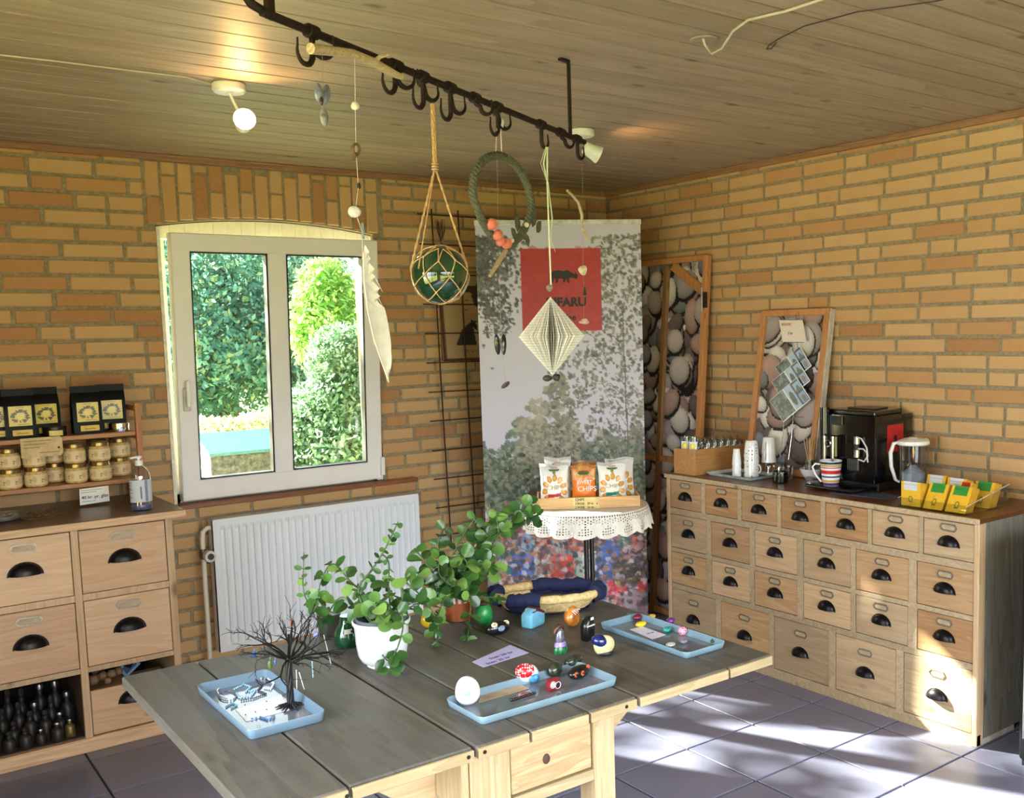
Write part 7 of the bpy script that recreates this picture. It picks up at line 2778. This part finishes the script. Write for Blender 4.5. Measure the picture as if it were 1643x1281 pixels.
MB().ball(((s0.x + s1_.x) / 2, my0 - .0018, (s0.z + s1_.z) / 2 + .004), .012, .0006, .010, 12, 6).box((s0.x + s1_.x) / 2 - .008, (s0.x + s1_.x) / 2 - .003, my0 - .0022, my0 - .0016, (s0.z + s1_.z) / 2 - .02, (s0.z + s1_.z) / 2).box((s0.x + s1_.x) / 2 + .004, (s0.x + s1_.x) / 2 + .009, my0 - .0022, my0 - .0016, (s0.z + s1_.z) / 2 - .02, (s0.z + s1_.z) / 2).build('sticker_mark', plain((40, 16, 18), .5), st, world=True)
# grey mat under the machine
t = thing('grey_mat', 'thin blue grey mat sticking out in front of the coffee machine', 'mat', (-.35, -2.08, CZ))
MB().prism([(-.40, -1.95), (-.36, -2.20), (-.28, -2.22), (-.25, -2.10), (-.33, -1.95)], CZ + .0003, CZ + .0022, 'XY').build('mat', plain((66, 78, 96), .6), t, world=True)

# water jug
p = atZ(1468, 796, CZ)
jx, jy = -.165, -2.185
t = thing('water_filter_jug', 'clear water filter jug with white lid and handle beside the machine', 'jug', (jx, jy, CZ))
JG = glassmat('clear_jug_plastic', (214, 220, 226), .14)
MB().lathe([(.046, 0), (.05, .004), (.054, .06), (.058, .20)], 32, cap=False, sx=1.1).build('jug_body', JG, t, smooth=50)
MB().lathe([(.03, .035), (.046, .04), (.047, .085), (.03, .095), (.012, .115)], 28).build('filter_cartridge', plain((206, 212, 218), .35), t, smooth=50)
MB().lathe([(.047, .01), (.049, .03)], 28).build('water', plain((60, 70, 80), .1), t, smooth=50)
MB().lathe([(.058, .198), (.062, .202), (.060, .214), (.035, .224), (0, .226)], 32, cap=False, sx=1.12).ball((.052, -.02, .212), .02, .012, .010, 10, 6).build('lid', WHITE, t, smooth=50)
MB().lathe([(.02, .225), (.018, .229), (0, .229)], 20, cap=False).build('fill_cap', plain((190, 190, 188), .4), t, smooth=50)
hv = Vector((-.72, .69, 0)).normalized()
MB().tube([hv * .048 + Vector((0, 0, .212)), hv * .078 + Vector((0, 0, .203)), hv * .090 + Vector((0, 0, .165)), hv * .087 + Vector((0, 0, .11)), hv * .07 + Vector((0, 0, .055)), hv * .054 + Vector((0, 0, .045))], [.008, .011, .012, .011, .009, .006], 10, flat=.7).build('handle', WHITE, t, smooth=60)

# tea box
bx0, bx1, by0, by1 = -.452, -.17, -2.607, -2.318
tbx = thing('acrylic_tray', 'clear acrylic tray holding yellow tea packets at the chest near corner', 'tray', ((bx0 + bx1) / 2, (by0 + by1) / 2, CZ))
MB().box(bx0, bx1, by0, by1, CZ, CZ + .003).build('tray_base', ACRYL, tbx, world=True)
MB().box(bx0, bx0 + .0025, by0, by1, CZ + .003, CZ + .035).build('front_wall', ACRYL, tbx, world=True)
MB().box(bx1 - .0025, bx1, by0, by1, CZ + .003, CZ + .08).build('rear_wall', ACRYL, tbx, world=True)
for y in (by0, by1 - .0025):
    MB().prism([(bx0 + .0025, CZ + .003), (bx0 + .0025, CZ + .03), (bx1 - .0025, CZ + .08), (bx1 - .0025, CZ + .003)], y, y + .0025, 'XZ').build('side_wall', ACRYL, tbx, world=True)
    MB().bar((bx0, y, CZ + .032), (bx1, y, CZ + .082), .0025, .0015).build('wall_edge', plain((226, 230, 228), .2), tbx, world=True)


def tea(label, x, y, top, lean=.35, w=.078, h=.085, d=.055, upright=False):
    t = thing('tea_packet', label, 'tea packet', (x, y, CZ + .0042), 0, 'yellow tea packets in the acrylic tray')
    c = Canvas(40, 44, (226, 178, 50))
    c.speck(40, (0, 0, 1, 1), [(216, 168, 44), (232, 188, 66)], .1, np.random.RandomState(int(abs(y) * 999)), (.3, .6))
    c.rect(.14, .0, .86, .34, top)
    c.rect(.14, .12, .86, .13, [q * .8 for q in top])
    c.rect(.12, .34, .88, .37, (236, 226, 170))
    c.ell(.5, .72, .12, .13, (120, 120, 40))
    c.ell(.5, .72, .07, .08, (226, 178, 50))
    c.rect(.4, .82, .6, .86, (120, 120, 40))
    dx = lean * h

    def P3(u, v, dd):
        z = h * (1 - v)
        return (-d / 2 + dd * d + dx * (1 - v), w / 2 - w * u, z)
    print_grid('front', c, lambda u, v: P3(u, v, -.01), 40, 44, PRINTG, t)
    MB().add([P3(0, 0, 0), P3(1, 0, 0), P3(1, 1, 0), P3(0, 1, 0), P3(0, .12, 1), P3(1, .12, 1), P3(1, 1, 1), P3(0, 1, 1)], [(0, 3, 2, 1), (4, 5, 6, 7), (0, 1, 5, 4), (1, 2, 6, 5), (2, 3, 7, 6), (3, 0, 4, 7)]).build('carton', plain((214, 164, 44), .45, 0, .1), t, bevel=.001)
    return t


GRN, GRY, RED_ = (46, 140, 60), (206, 208, 212), (186, 44, 40)
tea('upright orange yellow tea carton with grey label, front left of the acrylic tray', -.412, -2.368, GRY, .0, .084, .092)
tea('leaning tea packet with green top in the front middle of the acrylic tray', -.418, -2.462, GRN, .55, .080, .090, .05)
tea('leaning tea packet with green top in the front right of the acrylic tray', -.418, -2.556, GRN, .55, .082, .090, .05)
tea('rear tea packet with grey label behind the upright carton', -.315, -2.392, GRY, .3, .08, .105, .05)
tea('rear tea packet with grey label in the middle of the acrylic tray', -.315, -2.480, GRY, .3, .08, .102, .05)
tea('tea packet with red top between the two green topped rows', -.345, -2.53, RED_, .4, .05, .094, .04)
tea('rearmost right tea packet with green top in the acrylic tray', -.27, -2.560, GRN, .5, .08, .09, .05)

# black cabinet at the right edge
bk2 = thing('black_cabinet', 'black cabinet standing at the right photo edge beyond the chest', 'cabinet', (-.25, -3.2, 0))
MB().box(-.485, -.01, -3.55, -2.84, .02, .80).build('body', plain((14, 15, 18), .35), bk2, world=True, bevel=.006)
MB().box(-.480, -.02, -3.53, -2.85, 0, .02).build('plinth', BLACKM, bk2, world=True)
MB().tube([(-.489, -2.86, .10), (-.489, -2.86, .72)], .004, 8).build('edge_strip', STEEL, bk2, world=True)

# ================================================================== OUTSIDE
gr = struct('ground_outside')
GRM = rough_mat('lawn', (120, 140, 60), (196, 200, 120), 8, .9, .6, .02)
MB().box(-14, 16, .24, 30, -.12, -.05).build('lawn', GRM, gr)
MB().box(-14, 14, -16, -5.9, -.12, -.05).build('lawn', GRM, gr)
MB().box(-14, -4.7, -5.9, .24, -.12, -.05).build('lawn', GRM, gr)
pv = struct('gravel_path')
MB().box(-4, 12, 4.2, 6.6, -.052, -.045).build('gravel', plain((226, 220, 200), .9, 0, .1, 60), pv)


def foliage(t, blobs, n_, size, cols, seed, rough=.5):
    rs_ = np.random.RandomState(seed)
    vs, fs = [], []
    for k in range(n_):
        c_, r_ = blobs[rs_.randint(len(blobs))]
        d = rs_.normal(0, 1, 3)
        d /= np.linalg.norm(d)
        p = np.array(c_) + d * np.array(r_) * rs_.uniform(.55, 1.0)
        a = rs_.normal(0, 1, 3)
        a /= np.linalg.norm(a)
        b3 = np.cross(a, d + .3)
        b3 /= np.linalg.norm(b3) + 1e-6
        s_ = size * rs_.uniform(.6, 1.3)
        i0 = len(vs)
        vs += [tuple(p - a * s_), tuple(p + b3 * s_ * .5), tuple(p + a * s_), tuple(p - b3 * s_ * .5)]
        fs.append((i0, i0 + 1, i0 + 2, i0 + 3))
    me = bpy.data.meshes.new('foliage')
    me.from_pydata(vs, [], fs)
    m, n, l, b = nmat('leaves_%d' % seed)
    setp(b, rough)
    geo = n.new('ShaderNodeNewGeometry')
    l.new(ramp(n, l, geo.outputs['Random Per Island'], [(i / (len(cols) - 1), c_) for i, c_ in enumerate(cols)]), b.inputs['Base Color'])
    tr_ = n.new('ShaderNodeBsdfTranslucent')
    tr_.inputs[0].default_value = lin(cols[len(cols) // 2])
    mx_ = n.new('ShaderNodeMixShader')
    mx_.inputs[0].default_value = .35
    out = n['Material Output']
    l.new(b.outputs[0], mx_.inputs[1])
    l.new(tr_.outputs[0], mx_.inputs[2])
    l.new(mx_.outputs[0], out.inputs[0])
    me.materials.append(m)
    o = link(bpy.data.objects.new('foliage', me))
    o.parent = t
    M_ = wm(t).inverted()
    me.transform(M_)
    o['kind'] = 'stuff'
    return o


BARK = plain((84, 68, 54), .9, 0, .3, 20)


def tree(name, label, x, y, blobs, n_, size, cols, seed, trunk_r=.12, cat='tree'):
    t = thing(name, label, cat, (x, y, -.05))
    top = blobs[0][0]
    MB().tube([(x, y, -.05), (x + .05, y, top[2] * .5), tuple(top)], [trunk_r, trunk_r * .8, trunk_r * .4], 9).build('trunk', BARK, t, world=True, smooth=60)
    foliage(t, blobs, n_, size, cols, seed)
    return t


def od(x, y, t):
    return tuple(atD(x, y, t))


c = atD(365, 470, 13)
tree('deciduous_tree', 'dark bluish green tree filling the left pane and the pane middle', c.x, c.y + .5,
     [((c.x, c.y, c.z + .3), (1.5, 1.5, 1.5)), (od(300, 430, 13), (1.2, 1.2, 1.3)), (od(410, 420, 13.4), (1.2, 1.2, 1.4)), (od(470, 440, 14), (1.0, 1.0, 1.4)), (od(350, 560, 12.6), (1.3, 1.2, .8)), (od(430, 560, 13), (1.0, 1.0, .9)), (od(490, 560, 13.6), (.8, .8, 1.0)), (od(262, 520, 13), (1.0, 1.0, 1.6)), (od(270, 660, 12.6), (.8, .8, .8))],
     42000, .045, [(34, 82, 80), (56, 110, 104), (82, 138, 126), (108, 160, 144), (136, 180, 152), (190, 198, 120)], 51, .22)
c = atD(530, 520, 9.5)
tree('light_green_tree', 'light yellow green tree right of the dark one, seen in the right pane', c.x + .2, c.y + .3,
     [((c.x, c.y, c.z), (.45, .45, .55)), (od(520, 470, 9.6), (.28, .3, .35)), (od(556, 560, 9.4), (.4, .4, .4)), (od(510, 540, 9.6), (.25, .3, .3))],
     9000, .035, [(84, 140, 60), (124, 180, 84), (160, 204, 104), (200, 222, 120)], 52, .07)
c = atD(530, 670, 7.0)
tree('garden_shrub', 'glossy leaved green shrub filling the lower right of the window', c.x, c.y,
     [((c.x, c.y, c.z), (.35, .35, .32)), (od(560, 640, 7), (.3, .3, .34)), (od(545, 580, 7.1), (.25, .25, .28)), (od(500, 700, 6.9), (.2, .2, .22)), (od(560, 720, 6.8), (.3, .3, .25)), (od(520, 735, 6.9), (.26, .26, .25)), (od(585, 600, 7.1), (.3, .3, .4))],
     16000, .024, [(44, 86, 56), (76, 120, 84), (116, 154, 114), (170, 196, 164), (96, 144, 104)], 53, .05, 'shrub')
c = atD(380, 668, 9)
tree('low_hedge', 'low sunlit bushes behind the grey garden box', c.x, c.y,
     [((c.x, c.y, c.z - .14), (.7, .4, .12)), (od(330, 690, 9), (.4, .4, .12)), (od(425, 684, 9), (.5, .4, .13))],
     6000, .025, [(120, 140, 90), (160, 176, 110), (200, 200, 150), (130, 120, 100)], 54, .04, 'hedge')
# unseen branch added high outside, leaf clumps placed to dapple the sun
t = thing('added_dapple_branch', 'unseen leafy branch added high outside to dapple the sun', 'branch', (-3.6, 3.6, 3.2))
MB().tube([(-6.2, 4.6, 2.8), (-4.6, 4.0, 3.3), (-3.2, 3.6, 3.5), (-2.4, 3.4, 3.4)], [.06, .04, .025, .012], 7).build('bough', BARK, t, world=True, smooth=60)
SB = -SUN_DIR


def sunpt(xf, yf, k):
    """point k metres up the sun ray that ends on the floor at (xf, yf)"""
    return tuple(Vector((xf, yf, 0)) + SB * k)


bl = []
foliage(t, [(sunpt(-1.35, -1.9, 7.2), (.35, .35, .2)), (sunpt(-1.05, -2.75, 7.4), (.42, .5, .15)), (sunpt(-.95, -1.72, 7.3), (.22, .14, .1)), (sunpt(-1.15, -2.35, 7.2), (.20, .25, .08)), (sunpt(-.72, -1.98, 7.1), (.2, .1, .08)), (sunpt(-.6, -2.75, 7.3), (.2, .3, .12)), (sunpt(-1.0, -1.35, 7.3), (.5, .12, .1)), (sunpt(-.3, -2.3, 7.4), (.12, .4, .1)), (sunpt(-.6, -2.12, 7.2), (.26, .2, .1))], 1200, .05, [(50, 100, 40), (120, 160, 70)], 55)
# garden box
F_ = atY(337, 728, 2.1)
B__ = atX(318, 697, F_.x)
gx0, yb_ = F_.x, B__.y
gb = thing('garden_box', 'grey garden box with pale blue lid standing outside the left pane', 'storage box', (gx0 + .4, 2.4, -.05))
MB().prism([(2.1, -.05), (yb_, -.05), (yb_, B__.z - .02), (2.1, F_.z - .02)], gx0 + .002, gx0 + .62, 'YZ').build('box_body', rough_mat('speckled_wall', (40, 42, 46), (110, 110, 108), 30, .9), gb, world=True)
MB().prism([(2.07, F_.z - .02), (yb_ + .03, B__.z - .02), (yb_ + .03, B__.z), (2.07, F_.z)], gx0 - .012, gx0 + .64, 'YZ').build('lid', plain((60, 116, 128), .5), gb, world=True)
MB().prism([(2.1, -.05), (yb_, -.05), (yb_, B__.z - .022), (2.1, F_.z - .022)], gx0 - .01, gx0 + .001, 'YZ').build('side_board', plain((214, 222, 226), .6), gb, world=True)
